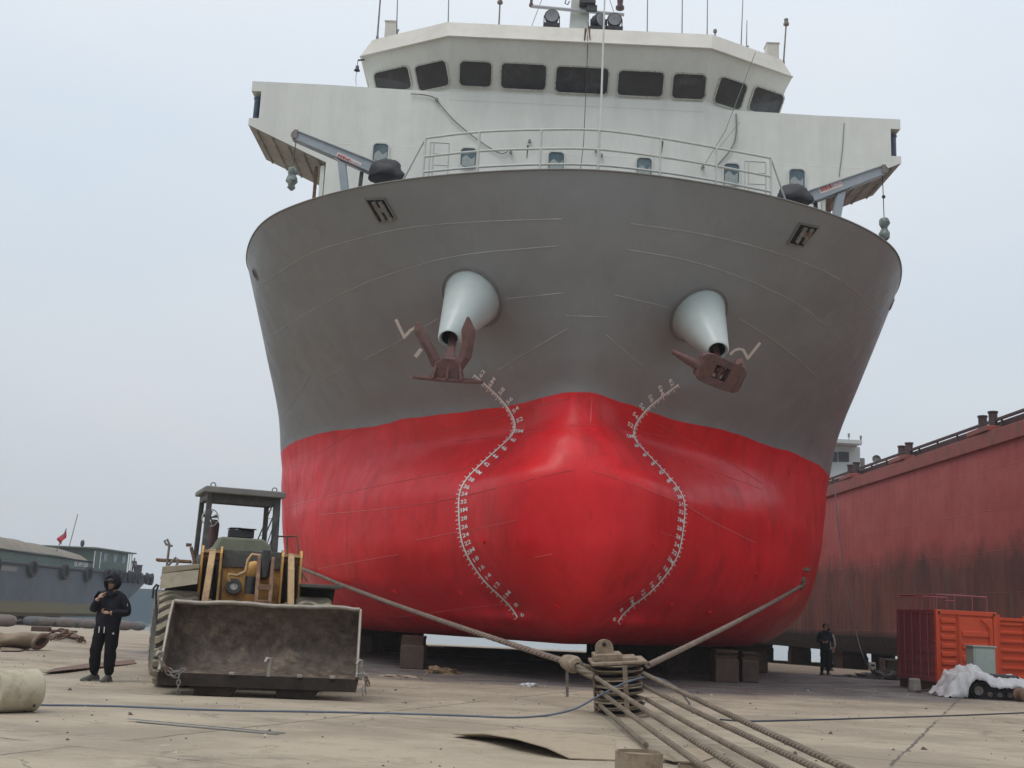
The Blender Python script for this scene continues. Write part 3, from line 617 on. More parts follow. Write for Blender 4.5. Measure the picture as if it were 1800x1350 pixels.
who = sbuild(wh, 'wheelhouse', M_WALL2)
rf = MB(); rf.add(Rm+R2_, [(i, i+1, i+7, i+6) for i in range(5)]+[(5, 0, 6, 11), tuple(range(6, 12)), tuple(range(6))])
sbuild(rf, 'bridge_roof', M_CREAM)
lip = MB(); lip.tube([p+Vector((0, 0, .0)) for p in Rm[1:5]], .03, 6); sbuild(lip, 'roof_edge', M_CREAM)
def plane_hit(px, py, o_, n_):
    r = ray(px, py); t = (o_-Vector((0, 0, CH))).dot(n_)/r.dot(n_); return Vector((0, 0, CH))+r*t
def rrect(w_, h_, r_, n=5):
    P = []
    for cx_, cy_, a0 in ((w_/2-r_, h_/2-r_, 0), (-w_/2+r_, h_/2-r_, 90), (-w_/2+r_, -h_/2+r_, 180), (w_/2-r_, -h_/2+r_, 270)):
        P += [(cx_+r_*math.cos(rad(a0+90*k/n)), cy_+r_*math.sin(rad(a0+90*k/n))) for k in range(n+1)]
    return P
def window(c, ux, uy, w_, h_, r_, fw, gm, parent, name='window', fm=M_SEAL, depth=.045):
    nrm = ux.cross(uy).normalized()
    if nrm.y > 0: nrm = -nrm
    a = rrect(w_, h_, r_); b_ = rrect(w_+2*fw, h_+2*fw, r_+fw); N = len(a)
    W = lambda p, d_: c+ux*p[0]+uy*p[1]+nrm*d_
    mb = MB(); mb.add([W(p, depth) for p in a]+[W(p, depth) for p in b_]+[W(p, -.01) for p in b_]+[W(p, .004) for p in a], [(k, (k+1) % N, N+(k+1) % N, N+k) for k in range(N)]+[(N+k, N+(k+1) % N, 2*N+(k+1) % N, 2*N+k) for k in range(N)]+[(3*N+k, 3*N+(k+1) % N, (k+1) % N, k) for k in range(N)])
    f = sbuild(mb, name, fm, parent=parent); g_ = MB(); g_.add([W(p, .008) for p in a], [tuple(range(N))]); 
    pane = sbuild(g_, 'pane', gm, parent=f if parent is ship else None)
    if parent is not ship: pane.parent = f
    return f
def face_window(o_, ux, uy, L_, R_, T_, B_, **k):
    """px extents on a facet through o_ -> window"""
    n_ = ux.cross(uy); pl_, pr, pt, pb = (plane_hit(*q, o_, n_) for q in (L_, R_, T_, B_))
    u0, u1 = (pl_-o_).dot(ux), (pr-o_).dot(ux); v0, v1 = (pb-o_).dot(uy), (pt-o_).dot(uy)
    return window(o_+ux*(u0+u1)/2+uy*(v0+v1)/2, ux, uy, abs(u1-u0), abs(v1-v0), gm=M_GLASS, **k)
facets = {}
for nm, i in (('L', 1), ('C', 2), ('R', 3)):
    o_ = Rb[i]; ux = (Rb[i+1]-Rb[i]).normalized(); up = (Rt[i]+Rt[i+1])/2-(Rb[i]+Rb[i+1])/2; uy = (up-ux*up.dot(ux)).normalized(); facets[nm] = (o_, ux, uy)
WIN = [('L', 660, 722, 120, 163), ('L', 733, 788, 109, 157), ('C', 808, 864, 107, 153), ('C', 881, 960, 111, 158), ('C', 977, 1069, 117, 165), ('C', 1086, 1166, 124, 170), ('C', 1182, 1240, 129, 175), ('R', 1258, 1309, 138, 190), ('R', 1318, 1374, 156, 204)]
for nm, x0, x1, y0, y1 in WIN:
    o_, ux, uy = facets[nm]; xm, ym = (x0+x1)/2, (y0+y1)/2; k = .047*(x1-x0)/2
    wd = face_window(o_, ux, uy, (x0+.5, ym-(k if nm != 'L' else -3)), (x1-.5, ym+(k if nm != 'L' else -3)), (xm, y0+1.5), (xm, y1-1.5), r_=.13, fw=.045, parent=who, name='bridge_window')
    # windows hang on the wheelhouse: its frame is the wheelhouse's own
o_ = Vector((XC, YW-.001, 14)); ux = Vector((1, 0, 0)); uy = Vector((0, 0, 1))
for (x0, x1, y0, y1) in [(655, 683, 251, 289), (809, 838, 259, 297), (963, 992, 266, 304), (1118, 1146, 276, 316), (1271, 1300, 286, 327), (1386, 1415, 296, 336)]:
    c0 = at((x0+x1)/2, (y0+y1)/2, YW); wpx = (x1-x0)/F*YW; hpx = (y1-y0)/F*YW
    wd = window(c0+Vector((0, -.002, 0)), ux, uy, wpx, hpx, .12, .05, M_GLASS2, ho, 'porthole', fm=mat('porthole_frame', (.62, .64, .60), rough=.4, var=.08))
    cu = MB(); N = 9
    for k in range(N-1):                       # curtain gathered behind the pane, seen as pale folds on the glass
        xa = -wpx*.42+wpx*.84*k/(N-1); xb = -wpx*.42+wpx*.84*(k+1)/(N-1); dy = .011+.006*(k % 2)
        cu.add([c0+Vector((xa, -dy, -hpx*.42)), c0+Vector((xb, -.011-.006*((k+1) % 2), -hpx*.42)), c0+Vector((xb, -.011-.006*((k+1) % 2), hpx*(.05+.1*math.sin(k)))), c0+Vector((xa, -dy, hpx*(.05+.1*math.sin(k-1))))], [(0, 1, 2, 3)])
    sbuild(cu, 'curtain', mat('curtain', (.34, .38, .38), rough=.7, var=.2, vscale=10), parent=ho)
# cables and streaks down the front
def wcable(pts, r_, m_, name='cable', Y=None, par=ship):
    mb = MB(); mb.tube([at(a, b_, Y if Y else c_) for a, b_, *rest in pts for c_ in [rest[0] if rest else Y]], r_, 6); return sbuild(mb, name, m_, parent=par, smooth=60)
M_WIREG = mat('grey_cable', (.22, .23, .22), rough=.6, var=.1)
wcable(chaikin([(722,165),(745,166),(765,171),(772,182),(800,215),(845,250),(880,272),(893,266)]), .017, M_WIREG, Y=YW-.06)
wcable([(1328,92,31.1),(1275,230,31.9),(1232,300,32.2)], .010, M_WIREG)
wcable(chaikin([(1294,200),(1295,235),(1288,260),(1262,290)]), .022, M_WIREG, Y=YW-.06)
wcable([(1034,40,31.3),(1032,110,31.7),(1026,250,31.9),(1020,300,32)], .010, M_DKMET)
wcable([(1484,216),(1481,262),(1475,310)], .012, M_WIREG, Y=YW-.02)
wcable([(1300,215,31.9),(1262,262,31.9)], .008, M_WIREG)
for (x0, y0, x1, y1, w_) in [(1030,50,1027,74,5),(1036,46,1037,70,4),(1165,248,1163,268,3),(928,255,926,278,3)]:
    Yq = 31.55 if y0 < 100 else YW; dd = .07 if y0 < 100 else .012
    a, b_ = at(x0, y0, Yq-dd), at(x1, y1, Yq-dd); k = w_/F*Yq/2
    ru = MB(); ru.add([a+Vector((-k, 0, 0)), a+Vector((k, 0, 0)), b_+Vector((k*.4, 0, 0)), b_+Vector((-k*.4, 0, 0))], [(0, 1, 2, 3)]); sbuild(ru, 'rust_streak', M_RUST)
for q in [(898,267),(931,248),(1235,293),(1048,265),(1057,273),(768,175)]:
    c = at(*q, YW-.05); ru = MB(); ru.cyl(c-Vector((0, .06, 0)), c+Vector((0, .06, 0)), .04, n=8); ru.box(c+Vector((0, -.05, -.04)), (.10, .04, .05)); sbuild(ru, 'wall_fitting', M_WIREG)

# ---- forecastle railing
def inset(px, py, d_=.30):
    for k in range(0, 60, 4):
        p, n_ = hit(px, py+10+k)
        if p: return p.y+d_
    return 24.5
posts = [(748, 243, 306), (843, 232, 300), (952, 228, 297), (1053, 229, 298), (1161, 243, 311), (1259, 260, 324), (1355, 278, 342)]
rl = MB(); T = []; M_ = []; B_ = []
for (x, y0, y1) in posts:
    Y = inset(x, y1+2); t_ = at(x, y0, Y); bt = at(x-1, y1+6, Y); bt.x = t_.x; bt.z = 10.97; rl.cyl(bt, t_, .030, n=8); T.append(t_); h_ = t_.z-11.0
    M_.append(t_-Vector((0, 0, h_*.40+.02))); B_.append(t_-Vector((0, 0, h_*.76)))
def smooth3(P):
    Q = []
    for i in range(len(P)-1):
        p0, p1, p2, p3 = P[max(0, i-1)], P[i], P[i+1], P[min(len(P)-1, i+2)]
        for k in range(6):
            t = k/6; Q.append(.5*((2*p1)+(p2-p0)*t+(2*p0-5*p1+4*p2-p3)*t*t+(3*p1-p0-3*p2+p3)*t**3))
    return Q+[P[-1]]
for P in (T, M_, B_): rl.tube(smooth3(P), .028, 8)
for i, (ex, ey) in ((0, (700, 312)), (-1, (1388, 352))):
    e_ = at(ex, ey, T[i].y+.5); e_.z = 10.97; rl.cyl(T[i]+Vector((0, 0, 0)), e_, .022, n=8)
sbuild(rl, 'bow_railing', M_RAIL, smooth=50)
for xs_, ys_ in (((757, 790), (250, 305)), ((1309, 1346), (283, 338))):
    ld = MB(); Y = inset(xs_[0], 312, 1.0); a = at(xs_[0], ys_[0], Y); b_ = at(xs_[1], ys_[0]+2, Y); lo = 10.9
    for p in (a, b_, a+(b_-a)*.18): ld.cyl(Vector((p.x, p.y, lo)), p, .02, n=8)
    ld.cyl(a, b_, .02, n=8)
    for k in range(1, 5): z_ = a.z-.28*k; ld.cyl(Vector((a.x+(b_.x-a.x)*.18, Y, z_)), Vector((b_.x, Y, z_)), .016, n=6)
    sbuild(ld, 'deck_ladder', M_RAIL, smooth=50)
st = MB(); a = at(1053, 300, 24.2); a.z = 10.4; b_ = at(1054, -60, 24.2); b_.x = a.x; st.tube([a, b_], [.028, .018], 8); sbuild(st, 'bow_staff', mat('staff_paint', (.62, .64, .62), rough=.4), smooth=50)

# ---- deck cranes with covered winches
M_CRANE = mat('crane_blue_grey', (0.33, 0.37, 0.41), rough=.4, var=.08, vscale=4)
M_SIGN = mat('sign_board', (.62, .56, .53), rough=.5); M_SIGNR = mat('sign_red', (.42, .03, .04), rough=.5)
def deck_crane(base, tip, leg, strut, cover, sgn, hookpx, hooktype, Y=27.6):
    cr_ = empty('deck_crane', (0, 0, 0)); cr_.parent = ship; cr_.location = (-XC, -24, 0)
    a, b_ = at(*base, Y), at(*tip, Y); d_ = (b_-a).normalized(); up = Vector((0, -1, 0)).cross(d_); 
    if up.z < 0: up = -up
    bm_ = MB(); n_ = Vector((0, -1, 0)); w0, w1 = .27, .19
    P = [a+up*w0/2, b_+up*w1/2, b_-up*w1/2, a-up*w0/2]
    bm_.prism([p+n_*.11 for p in P], (0, 0, 0), (0, .22, 0)); bm_.bar(a+up*(w0/2+.012), b_+up*(w1/2+.012), .30, .024, 0, up); bm_.bar(a-up*(w0/2+.012), b_-up*(w1/2+.012), .30, .024, 0, up)
    bo = sbuild(bm_, 'boom', M_CRANE, parent=cr_)
    l1, l2 = at(*leg[0], Y), at(*leg[1], Y); l2.z = 10.0; l2.x += (l2.x-l1.x)*.3; lg = MB(); lg.bar(l1, l2, .20, .24, 0, (0, 1, 0)); sbuild(lg, 'crane_leg', M_CRANE, parent=cr_, bevel=.01)
    l1, l2 = at(*strut[0], Y), at(*strut[1], Y); l2.z = 10.1; lg = MB(); lg.bar(l1, l2, .09, .09, 0, (0, 1, 0)); sbuild(lg, 'strut', M_DKMET, parent=cr_)
    # label board on the boom
    s0, s1 = at(*sgn[0], Y), at(*sgn[1], Y); c = (s0+s1)/2; L_ = (s1-s0).length; xd = (s1-s0).normalized(); yd = n_.cross(xd).cross(Vector((0, 0, 0))) if 0 else Vector((-xd.z, 0, xd.x))
    sg = MB(); hh = .20; Q = [c-xd*L_/2-yd*hh/2, c+xd*L_/2-yd*hh/2, c+xd*L_/2+yd*hh/2, c-xd*L_/2+yd*hh/2]; sg.prism([p+n_*.113 for p in Q], (0, 0, 0), (0, -.006, 0))
    vs, fs = text_mesh('起用重台幅', .125, 0, .003); wt = max(v.x for v in vs)-min(v.x for v in vs); k = L_*.50/wt
    sg.add([c-xd*L_*.20+xd*v.x*k+yd*v.y+n_*.124 for v in vs], fs, 1)
    vs, fs = text_mesh('BS-CD3T6', .125, 0, .001); wt = max(v.x for v in vs)-min(v.x for v in vs); k = L_*.40/wt
    sg.add([c+xd*L_*.27+xd*v.x*k+yd*v.y*.95+n_*.124 for v in vs], fs, 2)
    sbuild(sg, 'crane_label', [M_SIGN, M_SIGNR, mat('sign_pale_red', (.36, .16, .16), rough=.5)], parent=cr_)
    # head sheave
    sv = MB(); sv.lathe([(.04, -.1), (.13, -.1), (.10, 0), (.13, .1), (.04, .1)], b_, RX(rad(90)), 18); sv.box(b_+n_*.14, (.10, .02, .26)); sbuild(sv, 'head_sheave', M_STEEL, parent=cr_, smooth=40)
    ln = MB(); ln.tube([b_+up*.1, (a*.55+b_*.45)-up*(w0*.62)+n_*.13, a-up*.2+n_*.13], .014, 6); sbuild(ln, 'luffing_wire', M_DKMET, parent=cr_)
    h_ = at(*hookpx, Y); h_.x = b_.x+(.02 if tip[0] > 900 else -.02); wr = MB(); wr.cyl(b_-Vector((0, 0, .1)), h_, .012, n=6); 
    if hooktype: wr.sphere(h_+Vector((0, 0, (b_.z-h_.z)*.45)), .05, 10, 6)
    sbuild(wr, 'hoist_wire', M_DKMET, parent=cr_)
    hk = MB(); prof = [(.02, 0), (.09, -.06), (.13, -.16), (.09, -.24), (.12, -.32), (.15, -.42), (.08, -.50), (.10, -.58), (.03, -.66)] if not hooktype else [(.03, 0), (.12, -.04), (.15, -.16), (.09, -.24), (.06, -.3), (.14, -.42), (.12, -.56), (.05, -.62)]
    hk.lathe(prof, h_, None, 12); 
    rnd = random.Random(3); hk.v = [(x+rnd.uniform(-.025, .025), y+rnd.uniform(-.025, .025), z) for x, y, z in hk.v]
    sbuild(hk, 'hook_block', mat('wrapped_hook', (.17, .21, .20), rough=.6, var=.5, vscale=9, second=(.35, .38, .37), thr=(.5, .6), sscale=8), parent=cr_, smooth=60)
    # tarpaulin over the winch: lumpy half dome
    c = at(*cover[0], Y-.15); rx, rz_ = cover[1]/F*Y, cover[2]/F*Y*1.3; cv = MB(); cv.sphere(c, 1, 28, 16, (rx, .42, rz_))
    from mathutils import noise as mn
    nv = []
    for v in cv.v:
        v = Vector(v); d0 = v-c; k = 1+.22*mn.noise(v*3.4)+.10*abs(mn.noise(v*8))+.05*mn.noise(v*17); v2 = c+d0*k
        if v2.z < c.z-.12: v2.z = c.z-.12-(c.z-.12-v2.z)*.3
        nv.append(tuple(v2))
    cv.v = nv; sbuild(cv, 'winch_cover', M_BLACKR, parent=cr_, smooth=80)
    pd = MB(); pd.box((c.x, c.y+.2, 10.35), (.7, .5, 1.1)); sbuild(pd, 'pedestal', M_CRANE, parent=cr_, bevel=.02)
    return cr_
deck_crane((672, 303), (521, 240), ((601, 285), (623, 326)), ((636, 303), (627, 326)), ((680, 308), 34, 22), ((592, 276), (634, 296)), (509, 292), 0)
deck_crane((1425, 347), (1551, 301), ((1478, 337), (1453, 374)), ((1433, 352), (1441, 368)), ((1395, 350), 33, 20), ((1438, 338), (1477, 324)), (1556, 383), 1, Y=28.0)

# ---- roof outfit
mt = MB(); YM = 34.0
zr = z2
b0 = at(1018, 45, YM); b0.z = zr; mt.add([(b0.x-.36, YM-.3, zr), (b0.x+.36, YM-.3, zr), (b0.x+.36, YM+.4, zr), (b0.x-.36, YM+.4, zr), (b0.x-.27, YM-.2, zr+2.6), (b0.x+.27, YM-.2, zr+2.6), (b0.x+.27, YM+.3, zr+2.6), (b0.x-.27, YM+.3, zr+2.6)], [(0, 1, 5, 4), (1, 2, 6, 5), (2, 3, 7, 6), (3, 0, 4, 7), (4, 5, 6, 7)])
mast = sbuild(mt, 'mast', mat('mast_paint', (.50, .53, .49), rough=.5, var=.1, second=(.25, .3, .24), thr=(.55, .65), sscale=3), bevel=.02)
cb = MB(); a, b_ = at(934, 11, YM-.35), at(1097, 26, YM-.35); cb.cyl(a, b_, .055, n=12); sbuild(cb, 'yard_arm', mat('yard_paint', (.42, .43, .46), rough=.5), parent=mast, smooth=40).location = (0, 0, 0)
for q, r_ in (((934, 3), .07), ((1090, 8), .14)):
    c = at(*q, YM-.35); n_ = MB(); n_.lathe([(.02, -.2), (r_, -.16), (r_, -.08), (r_*.6, -.06), (r_*.75, .2), (.03, .26)], c, None, 14); sbuild(n_, 'masthead_lamp', mat('lamp_housing', (.10, .05, .06), rough=.4), parent=mast, smooth=40)
eq = MB()
for q, s_ in (((1033, 6), (.5, .3, .12)), ((1040, 16), (.34, .2, .2)), ((1024, 3), (.2, .2, .3))): eq.box(at(*q, YM-.4), s_)
eq.tube([at(995, 0, YM-.4), at(993, 6, YM-.4), at(998, 8, YM-.4), at(1001, 2, YM-.4)], .02, 6); sbuild(eq, 'mast_equipment', M_DKMET, parent=mast, bevel=.02)
for q in [(915, 41, 955, -8), (1112, 52, 1072, 0)]:
    n_ = MB(); a = at(q[0], q[1], YM); a.z = zr; n_.tube([a, at(q[2], q[3], YM)], .011, 5); sbuild(n_, 'mast_stay', M_WIREG, parent=mast)
for i, (cx_, cy_) in enumerate([(970, 31), (1052, 37), (1080, 37)]):
    c = at(cx_, cy_, 32.6); sx = MB(); tilt = RX(rad(90)) if i != 1 else RZ(rad(40)) @ RX(rad(90))
    sx.lathe([(.001, -.24), (.14, -.22), (.21, -.1), (.22, .08), (.235, .1), (.20, .12)], c, tilt, 22)
    sx.bar(c+Vector((-.24, 0, -.28)), c+Vector((-.24, 0, .05)), .03, .06); sx.bar(c+Vector((.24, 0, -.28)), c+Vector((.24, 0, .05)), .03, .06); sx.box(c+Vector((0, 0, -.30)), (.52, .3, .10))
    s_ = sbuild(sx, 'searchlight', M_BLACKR, smooth=40)
    gl = MB(); gl.lathe([(.001, .09), (.20, .115)], c, tilt, 22); g2 = sbuild(gl, 'lamp_glass', glass_mat('lamp_glass', (.22, .23, .25), .15), parent=s_, smooth=40); g2.location = (0, 0, 0)
ANT = [(663, 66, 669, -8, 1), (697, 60, 700, -40, 0), (789, 40, 790, -60, 0), (877, 42, 879, 4, 2), (1138, 54, 1139, -60, 0), (1199, 60, 1200, -50, 0), (1243, 63, 1244, -30, 0), (1302, 82, 1306, -5, 0), (1312, 86, 1313, 36, 0), (1377, 110, 1382, 42, 2), (1257, 66, 1257, 57, 3)]
for (x0, y0, x1, y1, k) in ANT:
    Y = 33.2; 
    a = at(x0, y0+4, Y); a.z = min(a.z, zr+.1); b_ = at(x1, y1, Y); n_ = MB(); n_.tube([a, a+(b_-a)*.18, b_], [.028, .02, .012] if k == 0 else [.03, .028, .024], 8); n_.cyl(a-Vector((0, 0, .05)), a+Vector((0, 0, .12)), .045, n=10)
    if k: c = b_; n_.lathe([(.03, -.06), (.09, -.04), (.09, .02), (.06, .05), (.07, .16), (.02, .2)] if k < 3 else [(.03, -.02), (.06, 0), (.06, .08), (.02, .12)], c, None, 12)
    if k == 0: n_.cyl(a+Vector((0, 0, .2)), a+Vector((.05, -.03, .36)), .03, n=8)
    sbuild(n_, 'antenna', M_WIREG if k == 0 else M_STEEL, smooth=40)
for (x0, x1, y0, y1) in [(677, 697, 41, 64), (1345, 1368, 79, 106)]:
    c0 = at((x0+x1)/2, (y0+y1)/2, 34); bx = MB(); bx.box(c0-Vector((0, 0, .2)), ((x1-x0)/F*34, .4, (y1-y0)/F*34+.4)); bx.box(c0+Vector((-.0, .0, (y1-y0)/F*17+.01)), ((x1-x0)/F*34+.05, .46, .03)); sbuild(bx, 'roof_vent', M_CREAM, bevel=.01)
bl = MB(); a = at(641, 105, 33.0); b_ = at(629, 106, 33.0); bl.bar(a, b_, .04); bl.cyl(b_, b_-Vector((0, 0, .18)), .01, n=6); bl.lathe([(.03, 0), (.05, -.02), (.06, -.12), (.10, -.17)], b_-Vector((0, 0, .18)), None, 14); bl.tube([b_-Vector((0, 0, .3)), b_-Vector((.02, 0, .6)), b_-Vector((-.01, 0, .85))], .008, 5)
sbuild(bl, 'ship_bell', M_DKMET, smooth=40)
# side ladder hung at the port quarter of the bow, behind the wheel loader; lashing eye on the other side

# ================================================================== ANCHORS (hang in their bolsters)
def anchor(org, xd, zd, flukes, plate, label, hole, shank_to, bars=()):
    R_ = empty('anchor', org, label=label, cat='anchor', group='anchors housed in the bow bolsters')
    z = Vector(zd).normalized(); x = Vector(xd); x = (x-z*x.dot(z)).normalized(); y = z.cross(x); M3 = Matrix((x, y, z)).transposed()
    L_, W_ = plate
    cr_ = MB(); N = 28
    if hole:
        O = [(W_*0+L_/2*math.copysign(abs(math.cos(a))**.45, math.cos(a)), W_/2*math.copysign(abs(math.sin(a))**.45, math.sin(a))) for a in [2*math.pi*(k+.5)/N for k in range(N)]]
        I = [(.17*math.copysign(min(1, abs(math.cos(a))*1.42), math.cos(a)), .15*math.copysign(min(1, abs(math.sin(a))*1.42), math.sin(a))) for a in [2*math.pi*(k+.5)/N for k in range(N)]]
        rnd = random.Random(5)
        O = [(a*(1+rnd.uniform(-.03, .03)), b_*(1+rnd.uniform(-.04, .04))) for a, b_ in O]
        vs = [(a, b_, 0) for a, b_ in O]+[(a, b_, 0) for a, b_ in I]+[(a*.93, b_*.9, .30) for a, b_ in O]+[(a, b_, .30) for a, b_ in I]
        cr_.add([M3 @ Vector(p) for p in vs], [(k, (k+1) % N, N+(k+1) % N, N+k) for k in range(N)]+[(k, (k+1) % N, 2*N+(k+1) % N, 2*N+k) for k in range(N)]+[(N+k, N+(k+1) % N, 3*N+(k+1) % N, 3*N+k) for k in range(N)]+[(2*N+k, 2*N+(k+1) % N, 3*N+(k+1) % N, 3*N+k) for k in range(N)])
        for sx in (-1, 1): cr_.box(M3 @ Vector((sx*L_*.42, 0, .10)), (.10, W_*.75, .24), M3)
        cr_.cyl(M3 @ Vector((0, -.2, .12)), M3 @ Vector((0, .2, .12)), .05, n=10)
    else:
        O = [(L_/2*math.cos(a), W_/2*math.sin(a)*(1-.35*abs(math.cos(a)))) for a in [2*math.pi*k/N for k in range(N)]]
        cr_.prism([M3 @ Vector((a, b_, -.04)) for a, b_ in O], (0, 0, 0), M3 @ Vector((0, 0, .075)))
        P = [(-.36, 0), (.34, 0), (.27, .34), (.15, .46), (-.13, .46), (-.27, .34)]
        cr_.prism([M3 @ Vector((a, -.19, b_)) for a, b_ in P], (0, 0, 0), M3 @ Vector((0, .38, 0)))
        for q in (-.30, 0, .29): cr_.prism([M3 @ Vector((q-.025, -.30, .03)), M3 @ Vector((q+.025, -.30, .03)), M3 @ Vector((q*.8+.025, -.17, .36)), M3 @ Vector((q*.8-.025, -.17, .36))], (0, 0, 0), M3 @ Vector((0, .12, 0)))
    c_ = cr_.build('crown', M_ANCH, R_, bevel=.018)
    for pts in flukes:
        fk = MB(); secs = []
        for (a, b_, c, w_, t_) in pts: secs.append([M3 @ Vector((a-w_/2, b_-t_/2, c)), M3 @ Vector((a, b_-t_*.85, c)), M3 @ Vector((a+w_/2, b_-t_/2, c)), M3 @ Vector((a+w_/2, b_+t_/2, c)), M3 @ Vector((a-w_/2, b_+t_/2, c))])
        vs = [p for s_ in secs for p in s_]; n = 5
        fk.add(vs, [(i*n+k, i*n+(k+1) % n, (i+1)*n+(k+1) % n, (i+1)*n+k) for i in range(len(secs)-1) for k in range(n)]+[tuple(range(n))[::-1], tuple((len(secs)-1)*n+k for k in range(n))])
        fk.build('fluke', M_ANCH, R_, bevel=.012)
    sh = MB(); a = M3 @ Vector((0, 0, .12)); b_ = Vector(shank_to)-Vector(org); sh.bar(a, b_, .17, .13, 0, y); sh.bar(a, a+(b_-a)*.4, .22, .17, 0, y); sh.build('shank', M_ANCH, R_, bevel=.02)
    for a_, b2 in bars:
        br_ = MB(); br_.tube([M3 @ Vector(a_), M3 @ (Vector(a_)*.5+Vector(b2)*.5), M3 @ Vector(b2)], [.11, .09, .05], 10); br_.build('fluke', M_ANCH, R_, smooth=50)
    return R_
cL = at(787, 667, mL.y-.32)
anchor(cL, (1, -.05, .155), (.03, -.30, 1), [
    [(-.22, .05, .25, .26, .24), (-.36, .05, .50, .23, .2), (-.52, .06, .74, .25, .16), (-.66, .10, .96, .27, .12), (-.72, .12, 1.14, .06, .05)],
    [(.17, .02, .25, .30, .24), (.33, .0, .50, .28, .22), (.37, .0, .80, .24, .18), (.36, .02, 1.06, .30, .13), (.33, .04, 1.34, .05, .04)]],
    (1.50, .55), 'anchor under the left bow cone, seen from the front with both flukes up', False, mL-aL*.35)
cR = at(1268, 657, mR.y-.25)
anchor(cR, (1, .10, -.36), (-.16, .86, .44), [[(-.22, 0, .3, .2, .2), (-.3, .1, .8, .2, .15), (-.34, .15, 1.1, .05, .05)], [(.40, -.1, .2, .24, .3), (.50, -.22, .5, .22, .25), (.54, -.26, .75, .1, .1)]],
    (1.10, .66), 'anchor under the right bow cone, showing the square hole in its crown', True, mR-aR*.35, bars=[((-.40, .05, .10), (-1.10, -.02, .30))])

# ================================================================== KEEL BLOCKS AND CHOCKS
M_BLOCK = mat('block_concrete', (0.105, 0.075, 0.062), rough=.9, var=.25, vscale=4, second=(.12, .07, .055), thr=(.45, .65), bump=.5, bscale=12)
M_WOOD = mat('block_timber', (0.085, 0.052, 0.036), rough=.9, var=.3, vscale=5, bump=.4, bscale=18, stretch=(1, 4, 4))
def keel_block(x, y, w_, d_, hgt, label, grp):
    o = empty('keel_block', (x, y, gz(y)), random.uniform(-.06, .06), label=label, cat='block', group=grp)
    mb = MB(); mb.box((0, 0, hgt*.36), (w_, d_, hgt*.72)); mb.build('base', M_BLOCK, o, bevel=.03)
    n = 3; t_ = hgt*.28/n; 
    for k in range(n): tb = MB(); tb.box((random.uniform(-.03, .03), 0, hgt*.72+t_*(k+.5)), (w_*.94, d_*random.uniform(.75, 1.0), t_*.97)); tb.build('timber', M_WOOD, o, bevel=.008)
    return o
bk = [(at(727, 1150, 30.5), .62, 1.0), (at(1284, 1165, 31.2), .85, 1.1)]
keel_block(bk[0][0].x, 30.6, .62, .9, .835, 'brown keel block under the left bow of the red hull, nearest of its side', None)
keel_block(bk[1][0].x-.15, 31.3, .62, .9, .835, 'tall brown keel block under the right bow of the red hull, rope above it', None)
keel_block(bk[1][0].x+.62, 31.9, .45, .8, .80, 'lower keel block standing close beside the tall one under the right bow', None)
for j, yy in enumerate([36.5, 40, 43.5, 47, 51, 56, 62]):
    for i, xx in enumerate([-6.6, -4.6, 4.9, 6.9, 8.6] if yy > 38 else [-5.0, 5.6]):
        keel_block(xx+random.uniform(-.3, .3), yy+random.uniform(-.7, .7), random.uniform(.7, 1.3), 1.2, .85-gz(yy)-.012, 'dark keel block under the ship, %s row back, %s half, %s' % (['nearest', 'second', 'third', 'fourth', 'fifth', 'sixth', 'farthest'][j], 'left' if xx < 1.5 else 'right', {-6.6: 'outer one', -4.6: 'inner one', 4.9: 'inner one', 6.9: 'middle one', 8.6: 'outer one', -5.0: 'alone', 5.6: 'alone'}[xx]), 'keel blocks in the dark under the ship')

for k, (x0, x1, yy, hh, dy) in enumerate([(-6.5, -.2, 44.5, .26, .5), (.1, 5.6, 45.3, .27, -.3), (-2.4, 8.5, 50.5, .26, .2)]):  # beams added to cover part of the bright gap under the ship
    q = MB(); q.bar((x0, yy, gz(yy)+hh/2+.005), (x1, yy+dy, gz(yy)+hh/2+.005), .30, hh); tag(q.build('timber_beam', M_WOOD, bevel=.02), ['dark sleeper lying across under the ship, left of the keel line', 'dark sleeper lying across under the ship, right of the keel line', 'farthest dark sleeper lying across under the ship'][k], 'timber', 'sleepers lying under the ship')
# ================================================================== ROPES, PURCHASE BLOCK
def rope_mat(name, c1, c2, sc_=38):
    m = mat(name, c1, rough=.85, var=.25, vscale=6, second=c2, thr=(.4, .65), sscale=3)
    n = m.node_tree.nodes; l = m.node_tree.links; b = n['Principled BSDF']; g_ = n.new('ShaderNodeNewGeometry')
    wv_ = n.new('ShaderNodeTexWave'); wv_.bands_direction = 'DIAGONAL'; wv_.inputs['Scale'].default_value = sc_/6; wv_.inputs['Distortion'].default_value = .6; l.new(g_.outputs['Position'], wv_.inputs['Vector'])
    bp = n.new('ShaderNodeBump'); bp.inputs['Strength'].default_value = .9; bp.inputs['Distance'].default_value = .02; l.new(wv_.outputs['Fac'], bp.inputs['Height']); l.new(bp.outputs[0], b.inputs['Normal']); return m
M_ROPE = rope_mat('wire_rope', (.24, .195, .145), (.13, .10, .075)); M_ROPE2 = rope_mat('wire_rope_pinkish', (.26, .20, .16), (.17, .12, .10))
def strand(mb, P, r_, n=10, pitch=.42, lay=.012):
    """a rope whose section carries six laid strands, so its outline is ribbed"""
    P = [Vector(p) for p in P]; Q = []
    for a, b_ in zip(P[:-1], P[1:]):
        k = max(1, int((b_-a).length/.10)); Q += [a+(b_-a)*i/k for i in range(k)]
    Q.append(P[-1]); rr = [r_*(1+.035*math.sin(i*2.1)) for i in range(len(Q))]
    mb.tube(Q, rr, n)
def sag(a, b_, s_, n=16):
    a, b_ = Vector(a), Vector(b_); return [a+(b_-a)*t-Vector((0, 0, s_*4*t*(1-t))) for t in [k/n for k in range(n+1)]]
